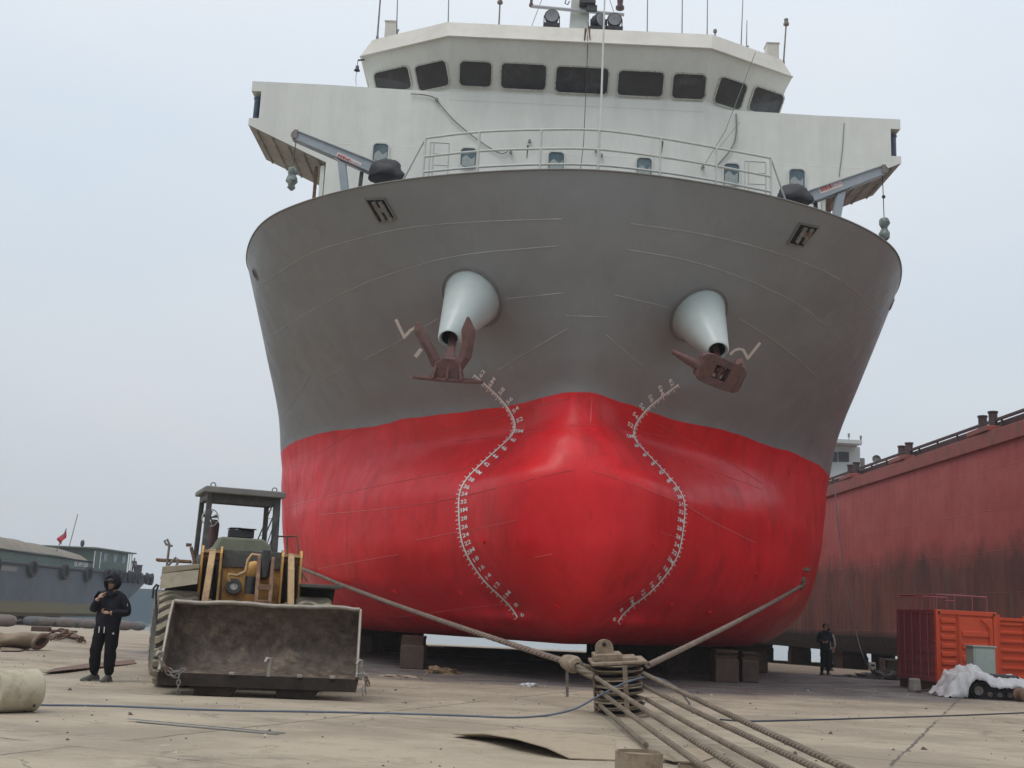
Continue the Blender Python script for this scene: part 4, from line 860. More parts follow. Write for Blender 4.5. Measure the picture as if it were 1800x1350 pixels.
BX, BY = at(1090, 1250, 18.4).x, 18.4
zb = lambda py, px=1090, Y=18.3: at(px, py, Y).z
M_SAND = mat('dusty_steel', (.27, .215, .155), rough=.85, var=.2, vscale=7, second=(.17, .115, .08), thr=(.45, .65), sscale=6, bump=.3, bscale=25)
pb = empty('purchase_block', (BX, BY, 0), label='upright stack of rusty sheaves with a round lug on top', cat='pulley block')
tiltM = RY(rad(-5)) @ RX(rad(4))
z0, z9 = max(.0, zb(1250)), zb(1166); ns = 7; hs = (z9-.02)/ns
tx = lambda p: tiltM @ (Vector(p)-Vector((0, 0, 0)))
for k in range(ns):
    sv = MB(); zc = .03+hs*(k+.5); r1 = .37+.03*math.sin(k*2.3); 
    sv.lathe([(.05, -hs*.47), (r1, -hs*.47), (r1+.01, -hs*.28), (r1-.02, -hs*.24)], (0, 0, 0), None, 30); sv.lathe([(r1-.02, -hs*.24), (r1-.15, -hs*.08), (r1-.15, hs*.12), (r1-.02, hs*.26)], (0, 0, 0), None, 30, mi=1); sv.lathe([(r1-.02, hs*.26), (r1+.01, hs*.30), (r1, hs*.47), (.05, hs*.47)], (0, 0, 0), None, 30)
    sv.v = [tuple(tx((x+.03*math.sin(k*3.1), y, z+zc+x*.03*math.sin(k*1.7)))) for x, y, z in sv.v]; sv.build('sheave', [M_SAND, M_DKMET], pb, smooth=35)

zt_ = .03+hs*ns
pl = MB(); pl.box((0, 0, 0), (.86, .8, .045)); pl.v = [tuple(tx((x+.0, y, z+zt_+.03))) for x, y, z in pl.v]; pl.build('top_plate', M_SAND, pb, bevel=.01)
for (dx_, dz_, w_, h_) in ((-.16, .11, .44, .10), (-.02, .075, .62, .05)): q = MB(); q.box((0, 0, 0), (w_, .5, h_)); q.v = [tuple(tx((x+dx_, y-.02, z+zt_+dz_))) for x, y, z in q.v]; q.build('bracket', M_SAND, pb, bevel=.01)
lgx = -.20; N = 18; lug = MB(); O = [(lgx+.14*math.cos(math.pi*k/N), zt_+.25+.13*math.sin(math.pi*k/N)) for k in range(N+1)]+[(lgx-.15, zt_+.12), (lgx+.15, zt_+.12)]
lug.prism([tx((a, -.10, b_)) for a, b_ in O], (0, 0, 0), (0, .07, 0)); lug.cyl(tx((lgx, -.108, zt_+.30)), tx((lgx, -.04, zt_+.30)), .035, n=12, mi=1); lug.build('lug', [M_SAND, M_DARK], pb, bevel=.01)
for a_ in (-80, 150): q = MB(); c_, s_ = math.cos(rad(a_)), math.sin(rad(a_)); q.bar(tx((c_*.41, s_*.41, .0)), tx((c_*.41, s_*.41, zt_)), .075, .03, 0, (c_, s_, 0)); q.build('strap', M_SAND, pb, bevel=.005)
q = MB(); q.lathe([(.01, 0), (.47, 0), (.47, .03), (.01, .03)], (0, 0, 0), None, 30); q.v = [tuple(tx(p)) for p in q.v]; q.build('bottom_plate', M_SAND, pb)

def rope(name, P, r_, label, cat='rope', m=M_ROPE, group=None):
    mb = MB(); strand(mb, P, r_); return tag(mb.build(name, m, smooth=70), label, cat, group)
# hawsers from the ship's sides to the block
hl = atz(500, 985, 2.9); hl = at(505, 986, 33.5)
e1 = at(1003, 1166, 18.6); mid = at(700, 1062, 27.0)
p, nrm = hit(512, 988); sL = p if p else hl
wrap = [hit(*q) for q in ((500, 984), (512, 989), (530, 996), (550, 1004), (568, 1011), (584, 1018), (600, 1024))]
wrap = [p_+n_*.07 for p_, n_ in wrap if p_]
rope('hawser', wrap[:-1]+sag(wrap[-1], e1, .04), .050, 'thick hawser from the left side of the red bow to the rope socket', m=M_ROPE2)
rl_ = at(1412, 1030, 31.5); p, nrm = hit(1408, 1030); sR = p if p else rl_
e2 = at(1138, 1170, 18.5)
rope('hawser', sag(sR, e2, .05), .050, 'thick hawser from the right side of the red bow to the pulley block', m=M_ROPE2)
# mooring eye welded on the right bilge that carries the hawser
ey = MB(); n_ = nrm if p else Vector((1, 0, 0)); c = sR; ey.box(c+Vector((.02, -.05, .18)), (.16, .25, .12)); ey.box(c+Vector((.06, -.05, .48)), (.34, .25, .10)); ey.box(c+Vector((-.04, -.05, .32)), (.10, .22, .3)); ey.tube([c+Vector((0, 0, .2)), c+Vector((.05, -.08, .06)), c+Vector((-.06, -.1, -.08))], .07, 8); sbuild(ey, 'mooring_eye', M_ROPE2, bevel=.01)
# thimble and twin tails to the block
th = MB(); xd_ = (e1-sL).normalized(); c = e1+xd_*.02
M3 = frame((0, 0, 0), (0, 1, 0), xd_).to_3x3(); th.lathe([(.05, -.22), (.11, -.20), (.13, -.05), (.14, .1), (.11, .20), (.05, .22)], c, M3, 18)
tag(th.build('thimble', M_SAND, smooth=50), 'dusty rope socket where the left hawser splits in two before the pulley block', 'socket')
t1 = at(1047, 1190, 18.1); t2 = at(1052, 1176, 18.5); st_ = e1+xd_*.12
rope('rope', sag(st_, t1, .02, 6), .062, 'short thick rope from the socket to the pulley block, lower of the pair'); rope('rope', sag(st_+Vector((0, 0, .04)), t2, .02, 6), .045, 'short thinner rope from the socket to the pulley block, upper of the pair')
dr = MB(); dr.bar(at(997, 1174, 18.6), at(997, 1225, 18.6), .045, .02); tag(dr.build('steel_strap', M_STEEL), 'flat dark steel strap hanging upright from the rope socket', 'strap')
def far_end(p0, px, py, Yx, k=1.9):
    b_ = at(px, py, Yx); return [p0, b_, p0+(b_-p0)*k]
FALLS = [((1057, 1217, 18.05), (1256, 1350, 10.2), 'third'), ((1048, 1191, 18.0), (1314, 1349, 10.0), 'first'), ((1136, 1229, 18.2), (1378, 1349, 9.9), 'fourth'), ((1133, 1206, 18.2), (1457, 1349, 9.8), 'fifth'), ((1130, 1183, 18.1), (1503, 1346, 9.7), 'top')]
nm_ = {'third': 'low wire rope from the left of the block, passing nearest the small pipe stub', 'first': 'wire rope starting highest on the left of the block and crossing in front of it', 'fourth': 'wire rope leaving the pulley block lowest on its right side', 'fifth': 'wire rope leaving the middle of the right side of the pulley block', 'top': 'outermost wire rope, leaving the top right of the pulley block with ribbed end'}
for (a, b_, k) in FALLS:
    p0 = at(*a); P = far_end(p0, *b_); P2 = sag(P[0], P[2], .05, 24)
    for v in P2: v.z = max(v.z, .045)
    rope('wire_rope', P2, .033, nm_[k], group='wire ropes fanning out from the pulley block')
p0 = at(1055, 1240, 18.2); p0.z = max(p0.z, .08); p1 = gp(1135, 1318, .05)
rope('wire_rope', [p0, p1], .034, 'shortest wire rope, from the foot of the pulley block to the rusty pipe stub', group='wire ropes fanning out from the pulley block')

# hose lying across the yard and over the block
M_HOSE = mat('hose', (.035, .04, .06), rough=.5, var=.2); M_HOSEB = mat('hose_blue', (.10, .125, .17), rough=.45, var=.2)
H = [gp(-60, 1240, .012), gp(60, 1241, .012), gp(200, 1243, .012), gp(380, 1250, .012), gp(560, 1253, .012), gp(700, 1256, .012), gp(820, 1260, .012), gp(905, 1263, .012), gp(960, 1260, .02), at(1010, 1246, 17.3), at(1055, 1222, 17.5), at(1100, 1200, 17.7), at(1140, 1190, 17.9), at(1172, 1198, 18.3), at(1195, 1216, 18.8), gp(1212, 1238, .012)]
mb = MB(); mb.tube(smooth3(H), .016, 8); tag(mb.build('air_hose', M_HOSEB, smooth=60), 'thin blue-black hose snaking across the yard and looped over the pulley block', 'hose')
H = [gp(1265, 1266, .012), gp(1310, 1269, .012), gp(1380, 1268, .012), gp(1520, 1264, .012), gp(1680, 1259, .012), gp(1850, 1252, .012)]
mb = MB(); mb.tube(smooth3(H), .015, 8); tag(mb.build('cable', M_HOSE, smooth=60), 'thin dark cable lying along the concrete right of the pulley block', 'cable')
M_BAR = mat('flat_bar', (.30, .30, .29), rough=.45, metal=.5, var=.2, vscale=9)
for (a, b_, lb) in (((225, 1268), (500, 1290), 'long thin grey steel strip lying on the concrete, upper of two'), ((240, 1270), (490, 1292), 'long thin steel strip lying just under the other on the concrete')):
    mb = MB(); p0, p1 = gp(*a, .03 if a[0] < 230 else .012), gp(*b_, .012); mb.bar(p0, p1, .05, .008); tag(mb.build('steel_strip', M_BAR), lb, 'steel strip')

# stubs, plates and litter of the foreground
mb = MB(); c = gp(1123, 1405); c.y = 10.55; c.x = at(1123, 1340, 10.55).x; zz = at(1123, 1322, 10.5).z
mb.lathe([(.20, -.0), (.212, .0), (.212, zz), (.20, zz), (.20, zz-.03), (.001, zz-.03)], (c.x, c.y, 0), None, 36); tag(mb.build('pipe_stub', M_SAND, smooth=35), 'larger rusty capped pipe stub cut off by the bottom edge of the picture', 'pipe stub')
mb = MB(); c = at(1213, 1345, 11.2); mb.lathe([(.11, 0), (.115, 0), (.115, .13), (.10, .13), (.10, .10), (.001, .10)], (c.x, 11.2, 0), None, 28); tag(mb.build('pipe_stub', M_SAND, smooth=35), 'small rusty pipe stub beside the larger one under the wire ropes', 'pipe stub')
M_PLATE = mat('dusty_plate', (.37, .305, .215), rough=.9, var=.15, vscale=3, second=(.22, .175, .13), thr=(.5, .68), sscale=3, bump=.2, bscale=12)
def plate(pxs, lifts, th_, lb, name='steel_plate'):
    P = [gp(a, b_, z_) for (a, b_), z_ in zip(pxs, lifts)]; mb = MB(); n = len(P); c = sum(P, Vector())/n; c.z = gz(c.y)+.02
    mb.add([p+Vector((0, 0, th_)) for p in P]+[c+Vector((0, 0, th_))]+P+[c], [(k, (k+1) % n, n) for k in range(n)]+[(n+1+(k+1) % n, n+1+k, 2*n+1) for k in range(n)]+[(k, n+1+k, n+1+(k+1) % n, (k+1) % n) for k in range(n)])
    return tag(mb.build(name, M_PLATE), lb, 'steel plate')
plate([(795, 1296), (850, 1305), (905, 1320), (960, 1331), (1002, 1336), (1085, 1338), (1080, 1300), (1000, 1290), (900, 1284)], [.03, .09, .12, .09, .01, .003, .003, .003, .003], .012, 'bent steel plate with one edge curled up off the concrete in the foreground')
plate([(1160, 1340), (1185, 1345), (1230, 1342), (1275, 1326), (1256, 1318), (1190, 1322)], [.05, .03, .004, .004, .004, .03], .012, 'small buckled steel plate between the two pipe stubs')
plate([(78, 1186), (110, 1184), (240, 1167), (235, 1160), (150, 1168), (95, 1176)], [.03, .05, .004, .004, .004, .004], .01, 'narrow rusty steel plate behind the standing person in the black hood').data.materials[0] = mat('rust_plate', (.16, .10, .075), rough=.9, var=.35, vscale=5)
drm = MB(); a = gp(0, 1242); r_ = .255
A = Vector((at(22, 1208, 14.6).x, 14.5, r_)); ax_ = Vector((.66, .75, 0)).normalized(); A = at(-12, 1207, 14.2); A.z = r_; B = A+Vector((.36, .42, 0))
Mx = frame((0, 0, 0), (0, 0, 1), (B-A)).to_3x3(); Ld = (B-A).length
drm.lathe([(.001, 0), (r_-.012, 0), (r_, .012), (r_, Ld-.03), (r_-.03, Ld), (.001, Ld)], A, Mx, 36)
M_CYL = mat('concrete_cylinder', (.46, .41, .31), rough=.85, var=.1, vscale=4, second=(.30, .24, .17), thr=(.5, .68), sscale=2.5, bump=.2, bscale=20)
for (t_, an) in ((.72, 160), (.85, 205), (.60, 235), (.8, 130), (.35, 225)):
    c = A+(B-A)*t_+Mx @ Vector((math.cos(rad(an))*r_, math.sin(rad(an))*r_, 0)); drm.sphere(c, .018, 8, 5, mi=1)
tag(drm.build('concrete_cylinder', [M_CYL, M_DARK], smooth=40), 'pale concrete cylinder lying on its side at the left edge of the yard', 'concrete cylinder')

def heap(name, px, py, w_, h_, d_, m_, lb, cat, seed, Y=None, rough_=.35, fl=.0):
    from mathutils import noise as mn
    c = gp(px, py); mb = MB(); mb.sphere((0, 0, 0), 1, 22, 12, (w_/2, d_/2, h_))
    nv = []
    for v in mb.v:
        q = Vector(v); k = 1+rough_*mn.noise(Vector((q.x/w_*6+seed, q.y/d_*6, q.z/h_*3)))+rough_*.5*mn.noise(Vector((q.x/w_*17+seed, q.y/d_*17, q.z*7))); q = Vector((q.x*k, q.y*k, max(fl, q.z*k))); nv.append(tuple(q+c))
    mb.v = nv; return tag(mb.build(name, m_, smooth=30), lb, cat)
heap('cloth_scrap', 775, 1184, .75, .13, .4, mat('brown_rag', (.22, .15, .09), rough=.9, var=.5, vscale=12), 'crumpled brown rag on the ground in front of the hull', 'rag', 3, rough_=.8)
heap('cardboard_scrap', 706, 1190, .95, .035, .35, mat('cardboard', (.40, .30, .22), rough=.9, var=.2, vscale=9), 'flat torn cardboard lying left of the crumpled brown rag', 'cardboard', 8, rough_=.9)
heap('plastic_sheet', 930, 1206, .36, .06, .25, mat('plastic_sheet', (.55, .55, .55), rough=.5, var=.2, vscale=12), 'small crumpled white plastic sheet on the ground left of the pulley block', 'plastic sheet', 5, rough_=.8)

# ================================================================== WHEEL LOADER
M_YEL = mat('loader_yellow', (.60, .335, .095), rough=.6, var=.15, vscale=3, second=(.26, .16, .075), thr=(.48, .66), sscale=3.5, bump=.15)
M_YELD = mat('loader_yellow_dusty', (.52, .35, .18), rough=.75, var=.18, vscale=4, second=(.22, .13, .08), thr=(.45, .65), sscale=4)
M_BRN = mat('loader_rust_brown', (.20, .105, .065), rough=.8, var=.25, vscale=5, second=(.30, .20, .12), thr=(.5, .65), sscale=4, bump=.2)
M_CAB = mat('cab_grey', (.07, .07, .068), rough=.6, var=.2, vscale=4, second=(.12, .11, .10), thr=(.5, .7), sscale=4)
M_CABL = mat('cab_roof_grey', (.19, .185, .175), rough=.7, var=.15, vscale=4)
M_OLIVE = mat('cowl_olive', (.19, .20, .145), rough=.75, var=.12, vscale=5)
M_TYRE = mat('dusty_tyre', (.34, .30, .22), rough=.95, var=.2, vscale=5, second=(.22, .195, .15), thr=(.45, .65), sscale=5, bump=.2)
M_TYRES = mat('tyre_sidewall', (.10, .095, .085), rough=.95, var=.2, vscale=5, second=(.20, .18, .14), thr=(.5, .7), sscale=3)
M_BUCK = mat('bucket_worn', (.105, .078, .062), rough=.7, metal=.1, var=.55, vscale=7, second=(.20, .155, .115), thr=(.50, .66), sscale=2.6, bump=.7, bscale=22)
M_BUCKD = mat('bucket_outside', (.026, .021, .018), spec=.15, rough=.95, var=.3, vscale=5, second=(.055, .04, .032), thr=(.5, .65))
M_EDGE = mat('bucket_edge', (.30, .27, .23), rough=.5, metal=.4, var=.2, vscale=9)
LD = Vector((-4.44, 20.3, 0))
ldr = empty('wheel_loader', LD, rad(13), label='old yellow wheel loader facing the camera with its wide worn bucket on the ground', cat='wheel loader')
LI = Matrix.Rotation(-rad(13), 3, 'Z')
def lw(px, py, Y):                 # picture measure -> loader's own frame
    return LI @ (at(px, py, Y+.7)-LD)
def lb(mb, name, m, parent=ldr, **k):
    o = mb.build(name, m, parent, **k)
    if name == 'bucket': o.location = (.42, -.20, .05); o.rotation_euler = (0, 0, rad(-5))
    return o
# bucket: swept profile between two side plates
hw = 1.49
prof = [(-1.17, 1.36), (-1.02, 1.18), (-.90, .92), (-.88, .66), (-.98, .45), (-1.20, .32), (-1.55, .27), (-1.86, .28)]
bt = MB(); t_ = .035
def swept(mb, pr, x0, x1, mi=0): 
    n = len(pr); mb.add([(x0, y, z) for y, z in pr]+[(x1, y, z) for y, z in pr], [(k, k+1, n+k+1, n+k) for k in range(n-1)], mi)
pin = [(y+.0, z) for y, z in smooth3([Vector((0, a, b_)) for a, b_ in prof]) and [(v.y, v.z) for v in smooth3([Vector((0, a, b_)) for a, b_ in prof])]]
pout = [(y+.06, z-.03) for y, z in pin]
swept(bt, pin, -hw, hw, 0); swept(bt, pout, -hw, hw, 1)
bt.add([(-hw, *pin[0]), (hw, *pin[0]), (hw, *pout[0]), (-hw, *pout[0])], [(0, 1, 2, 3)], 1)
bk_ = lb(bt, 'bucket', [M_BUCK, M_BUCKD], smooth=40)
ru_ = MB(); rnd = random.Random(4); P = [Vector((-hw+2*hw*k/26, pin[0][0]-.01, pin[0][1]+.012+rnd.uniform(-.008, .008)-.012*math.sin(k*.5))) for k in range(27)]; ru_.tube(P, .038, 7); lb(ru_, 'top_edge', M_EDGE, bk_, smooth=60)
for sx in (-1, 1):
    sp_ = MB(); pl_ = [Vector((sx*hw, y, z)) for y, z in pin]+[Vector((sx*hw, -1.93, .32)), Vector((sx*hw, -1.72, .62)), Vector((sx*hw, -1.42, 1.12))]
    sp_.prism(pl_, (0, 0, 0), (sx*.035, 0, 0)); o = lb(sp_, 'side_plate', M_BUCK, bk_, bevel=.006)
    ed = MB(); ed.tube([Vector((sx*(hw+.018), y, z)) for y, z in [(-1.17, 1.37), (-1.42, 1.13), (-1.72, .63), (-1.94, .32)]], .024, 6); lb(ed, 'side_edge', M_EDGE, bk_, smooth=50)
cb_ = MB(); cb_.add([(-hw-.05, -1.86, .29), (hw+.05, -1.86, .29), (hw+.02, -1.93, .10), (-hw-.03, -1.93, .10), (-hw-.05, -1.80, .27), (hw+.05, -1.80, .27), (hw+.02, -1.87, .09), (-hw-.03, -1.87, .09)], [(0, 1, 2, 3), (4, 5, 6, 7), (0, 1, 5, 4), (3, 2, 6, 7), (0, 3, 7, 4), (1, 2, 6, 5)])
lb(cb_, 'cutting_edge', M_BUCKD, bk_, bevel=.006)
for x0, x1 in ((-.98, -.30), (.27, .95)):
    q = MB(); q.add([(x0, -1.90, .11), (x1, -1.90, .11), (x1-.10, -1.88, -.035), (x0+.02, -1.88, -.035), (x0, -1.5, .20), (x1, -1.5, .20), (x1-.10, -1.5, -.035), (x0+.02, -1.5, -.035)], [(0, 1, 2, 3), (4, 5, 6, 7), (0, 1, 5, 4), (3, 2, 6, 7), (0, 3, 7, 4), (1, 2, 6, 5)]); lb(q, 'wear_skid', M_BUCKD, bk_)
for x_ in (-.42, .62, 1.13): q = MB(); q.box((x_, -1.86, .305), (.09, .09, .05)); lb(q, 'lug', M_EDGE, bk_, bevel=.012)
for x_, yy, h_ in ((-1.52, -1.80, .30), (1.56, -1.86, .30), (.14, -1.84, .27)):
    q = MB(); q.tube([(x_, yy, .28), (x_, yy-.01, .28+h_*.7), (x_+.0, yy-.02, .28+h_), (x_-.045, yy-.05, .28+h_*1.02), (x_-.07, yy-.07, .28+h_*.8)], [.04, .036, .034, .03, .02], 8); lb(q, 'hook', M_EDGE, bk_, smooth=60)
def chain(pts, r_=.022, parent=bk_, link=.07):
    mb = MB(); P = []
    for a, b_ in zip(pts[:-1], pts[1:]):
        a, b_ = Vector(a), Vector(b_); k = max(1, int((b_-a).length/link)); P += [a+(b_-a)*i/k for i in range(k)]
    P.append(Vector(pts[-1]))
    for i, (a, b_) in enumerate(zip(P[:-1], P[1:])):
        d_ = (b_-a).normalized(); x = d_.cross(Vector((0, 1, 0)) if i % 2 else Vector((1, .2, 0))).normalized(); c = (a+b_)/2; ring_ = [c+d_*math.cos(t)*link*.72+x*math.sin(t)*link*.36 for t in [2*math.pi*k/8 for k in range(8)]]
        mb.tube(ring_, r_*.42, 5, closed=True)
    return lb(mb, 'chain', M_STEEL, parent, smooth=60)
chain([(-1.54, -1.92, .52), (-1.40, -1.97, .30), (-1.26, -1.99, .22), (-1.12, -1.98, .34)]); chain([(-1.20, -2.0, .27), (-1.19, -2.0, .02), (-1.20, -2.0, -.0+.03)]); chain([(-1.45, -1.98, .40), (-1.3, -2.0, .30), (-1.1, -1.98, .35)])
chain([(1.55, -1.95, .5), (1.62, -1.99, .35), (1.66, -2.0, .22), (1.60, -2.0, .12)]); chain([(1.60, -1.97, .4), (1.68, -2.0, .30), (1.63, -2.02, .05)]); chain([(1.52, -1.97, .36), (1.66, -2.0, .36), (1.70, -2.0, .2)])

def wheel(c, rz_, r_=.80, w_=.60):
    """ribbed tyre and dished rim about local x"""
    e_ = empty('wheel', c, rz_); e_.parent = ldr
    Mx = RY(rad(90)); ty = MB(); w2 = w_/2
    ty.lathe([(.36, -w2*.75), (.50, -w2*.98), (.66, -w2), (.73, -w2*.92), (.748, -w2*.6), (.75, 0), (.748, w2*.6), (.73, w2*.92), (.66, w2), (.50, w2*.98), (.36, w2*.75)], (0, 0, 0), Mx, 40, mi=1)
    n = 24
    for k in range(n):
        a0 = 2*math.pi*k/n; secs = []
        for j in range(11):
            t = -1+2*j/10; x_ = t*w2*1.03; an = a0+.075*math.sin(t*math.pi*1.5)+.03*t; rr0 = (.73 if abs(t) > .85 else .745); rr1 = r_ if abs(t) < .9 else r_-.035; dw = .085
            secs.append([(x_, math.cos(an-dw)*rr0, math.sin(an-dw)*rr0), (x_, math.cos(an-dw*.75)*rr1, math.sin(an-dw*.75)*rr1), (x_, math.cos(an+dw*.75)*rr1, math.sin(an+dw*.75)*rr1), (x_, math.cos(an+dw)*rr0, math.sin(an+dw)*rr0)])
        # lug runs down the shoulder
        for sg in (0, -1):
            s_ = secs[sg]; x2 = s_[0][0]*.985; 
            ext = [(x2, p[1]*(.66/.78), p[2]*(.66/.78)) for p in s_]
            if sg == 0: secs.insert(0, ext)
            else: secs.append(ext)
        vs = [p for s_ in secs for p in s_]; ty.add(vs, [(i*4+q, i*4+q+1, (i+1)*4+q+1, (i+1)*4+q) for i in range(len(secs)-1) for q in range(3)]+[(0, 1, 2, 3), tuple(len(vs)-4+q for q in range(4))])
    ty.build('tyre', [M_TYRE, M_TYRES], e_, smooth=35)
    rm = MB(); rm.lathe([(.37, -w2*.72), (.33, -w2*.70), (.30, -w2*.35), (.14, -w2*.30), (.12, -w2*.55), (.001, -w2*.55)], (0, 0, 0), Mx, 26); rm.lathe([(.37, w2*.72), (.33, w2*.70), (.30, w2*.35), (.14, w2*.30), (.12, w2*.55), (.001, w2*.55)], (0, 0, 0), Mx, 26); rm.build('rim', M_YELD, e_, smooth=35)
    return e_
wheel((-1.13, 0, .80), 0); wheel((1.13, 0, .80), 0)
RY_ = rad(9); Rr = RZ(RY_); ART = Vector((0, 1.35, 0))
def rr_(p): return ART+Rr @ (Vector(p)-ART)
wheel(rr_((-1.13, 3.1, .80)), RY_); wheel(rr_((1.13, 3.1, .80)), RY_)
# front frame, towers and lift arms
ff = MB(); ff.box((0, .1, .80), (1.0, 1.6, .5)); ff.box((0, 0, .80), (1.9, .42, .42)); ff.prism([(-.95, -.35, .62), (.95, -.35, .62), (.95, -.55, 1.05), (.55, -.35, 1.22), (-.55, -.35, 1.22), (-.95, -.55, 1.05)], (0, 0, 0), (0, .5, 0)); lb(ff, 'front_frame', M_BRN, bevel=.02)
ctr = MB(); ctr.prism([(-.44, .25, 1.05), (.50, .25, 1.05), (.54, .25, 2.12), (-.48, .25, 2.12)], (0, 0, 0), (0, .12, 0)); ctr.prism([(-.50, .20, 2.05), (.56, .20, 2.05), (.54, .20, 2.36), (-.48, .20, 2.36)], (0, 0, 0), (0, .14, 0), 1); lb(ctr, 'tower_panel', [M_YEL, M_CAB], bevel=.01)
for a, b_ in ((-.86, -.82), (-.54, -.50), (.52, .56), (.84, .88)):
    q = MB(); q.prism([(a, -.25, .9), (a, -.12, 1.6), (a, -.10, 2.28), (a, .04, 2.40), (a, .40, 2.40), (a, .55, 1.8), (a, .6, .9)], (0, 0, 0), (b_-a, 0, 0)); lb(q, 'tower_plate', M_YEL, bevel=.008)
for a, b_ in ((-.82, -.54), (.56, .84)):
    q = MB(); q.box(((a+b_)/2, .35, 1.55), (b_-a, .05, 1.45)); q.box(((a+b_)/2, .0, 2.30), (b_-a, .16, .05), None, 1); lb(q, 'tower_web', [M_DKMET, M_YELD])
    q = MB(); q.cyl(((a+b_)/2-.15, .08, 2.22), ((a+b_)/2+.15, .08, 2.22), .085, n=16); lb(q, 'pivot_pin', M_BRN, smooth=40)
    q = MB(); q.cyl(((a+b_)/2+.02, .15, 2.05), ((a+b_)/2, -.25, .95), .075, n=14); q.cyl(((a+b_)/2, -.05, 1.45), ((a+b_)/2-.02, -.35, .80), .10, n=14, mi=1); lb(q, 'lift_cylinder', [M_BUCKD, M_YELD], smooth=40)
for s_ in (-1, 1):
    x0 = -.67 if s_ < 0 else .68; q = MB(); pr = [(.14, 2.30), (-.05, 2.34), (-.32, 2.05), (-.60, 1.5), (-.78, 1.0), (-.82, .62), (-.74, .55), (-.62, .85), (-.42, 1.32), (-.10, 1.85), (.10, 2.12)]
    dx = lambda z: (2.3-z)*.045*s_
    vs = [(x0+dx(z)-.055, y, z) for y, z in pr]+[(x0+dx(z)+.055, y, z) for y, z in pr]; n = len(pr)
    q.add(vs, [tuple(range(n)), tuple(range(n, 2*n))]+[(k, (k+1) % n, n+(k+1) % n, n+k) for k in range(n)]); lb(q, 'lift_arm', M_YELD, bevel=.012)
q = MB(); q.tube([(-.72, -.66, 1.15), (-.30, -.66, .98), (0, -.64, .93), (.35, -.66, .98), (.76, -.66, 1.15)], .15, 12); lb(q, 'cross_tube', M_BRN, smooth=50)
# tilt lever and linkage in the middle
for x_ in (.10, .33):
    q = MB(); q.prism([(x_, -.30, 2.22), (x_, -.12, 2.26), (x_, -.02, 2.12), (x_, -.30, 1.5), (x_, -.60, .80), (x_, -.80, .70), (x_, -.78, .95), (x_, -.56, 1.55)], (0, 0, 0), (.065, 0, 0)); lb(q, 'tilt_lever', M_BRN, bevel=.012)
q = MB(); q.box((.245, -.46, 1.72), (.20, .12, .09)); q.box((.245, -.62, 1.28), (.20, .10, .45)); q.box((.24, -.72, .95), (.30, .1, .42)); lb(q, 'lever_crosspiece', M_BRN, bevel=.012)
q = MB(); q.cyl((.24, -.30, 2.24), (.24, .25, 1.95), .10, n=16); q.cyl((.24, -.34, 2.36), (.24, -.28, 1.9), .07, n=14); lb(q, 'tilt_cylinder', M_DKMET, smooth=40)
q = MB(); q.lathe([(.001, -.05), (.13, -.05), (.13, .05), (.001, .05)], (-.03, -.62, 1.22), RY(rad(80)), 20); q.box((-.02, -.60, 1.02), (.09, .12, .34)); lb(q, 'link', M_BRN, smooth=40)
q = MB(); q.tube([(.20, -.1, 2.26), (.0, -.12, 2.28), (-.06, -.14, 2.18), (-.08, -.14, 1.98), (-.22, -.16, 1.90), (-.36, -.16, 1.92), (-.34, -.14, 1.80)], .028, 8); lb(q, 'hydraulic_hose', M_YELD, smooth=60)
q = MB(); q.lathe([(.07, -.03), (.14, -.02), (.14, .03), (.07, .03)], (-.26, .18, 1.72), RX(rad(75)), 20); q.lathe([(.001, .0), (.07, .0)], (-.26, .17, 1.72), RX(rad(75)), 20, mi=1); lb(q, 'work_lamp', [M_DKMET, M_SEAL], smooth=40)
q = MB(); q.sphere((.06, .05, 2.0), .17, 14, 8, (1, .6, 1.05)); q.cyl((.02, -.05, 1.9), (.02, -.05, 1.6), .10, n=14, mi=1); lb(q, 'valve_housing', [M_YEL, M_DKMET], smooth=50)
# fenders over the front wheels
q = MB(); q.prism([(-1.46, -.50, 1.86), (-.86, -.50, 1.98), (-.86, -.50, 2.06), (-1.46, -.50, 1.98)], (0, 0, 0), (0, 1.5, 0)); q.add([(-1.46, -.50, 1.86), (-.86, -.50, 1.96), (-.86, -.62, 1.72), (-1.46, -.62, 1.60)], [(0, 1, 2, 3)]); lb(q, 'front_fender', M_TYRE, bevel=.012)
q = MB(); q.box((-1.12, .35, 1.68), (.62, .06, .55)); lb(q, 'fender_web', M_BUCKD)
q = MB(); q.box((1.22, .10, 1.79), (.72, 1.1, .06)); lb(q, 'front_fender', M_TYRES, bevel=.01)
q = MB(); q.prism([(.90, .55, 1.2), (1.50, .55, 1.35), (1.55, .55, 1.76), (.90, .55, 1.76)], (0, 0, 0), (0, .06, 0)); lb(q, 'fender_web', M_BUCKD)
def RB(mb): mb.v = [tuple(rr_(p)+Vector((-.27, 0, 0))) for p in mb.v]; return mb
# rear body: cab, engine hood
q = RB(MB().box((0, 3.1, 1.55), (1.35, 2.9, .95))); lb(q, 'engine_hood', M_YELD, bevel=.05)
q = RB(MB().box((0, 2.6, .80), (1.0, 3.0, .45)).box((0, 3.1, .8), (1.9, .4, .4))); lb(q, 'rear_frame', M_BUCKD, bevel=.02)
q = RB(MB().box((0, 1.55, 1.72), (1.30, 1.1, 1.05))); lb(q, 'cab_base', M_CAB, bevel=.02)
CZ0, CZ1 = 2.18, 3.42; cx_ = .64
for (x_, y_, w2_, t2) in ((-cx_, 1.02, .10, .07), (cx_, 1.02, .13, .07), (-cx_, 2.12, .09, .08), (cx_, 2.12, .09, .08)):
    q = MB(); q.bar((x_, y_, CZ0), (x_*.97, y_+.05 if y_ < 2 else y_, CZ1), w2_, t2, 0, (0, 1, 0)); lb(RB(q), 'cab_post', M_CAB, bevel=.012)
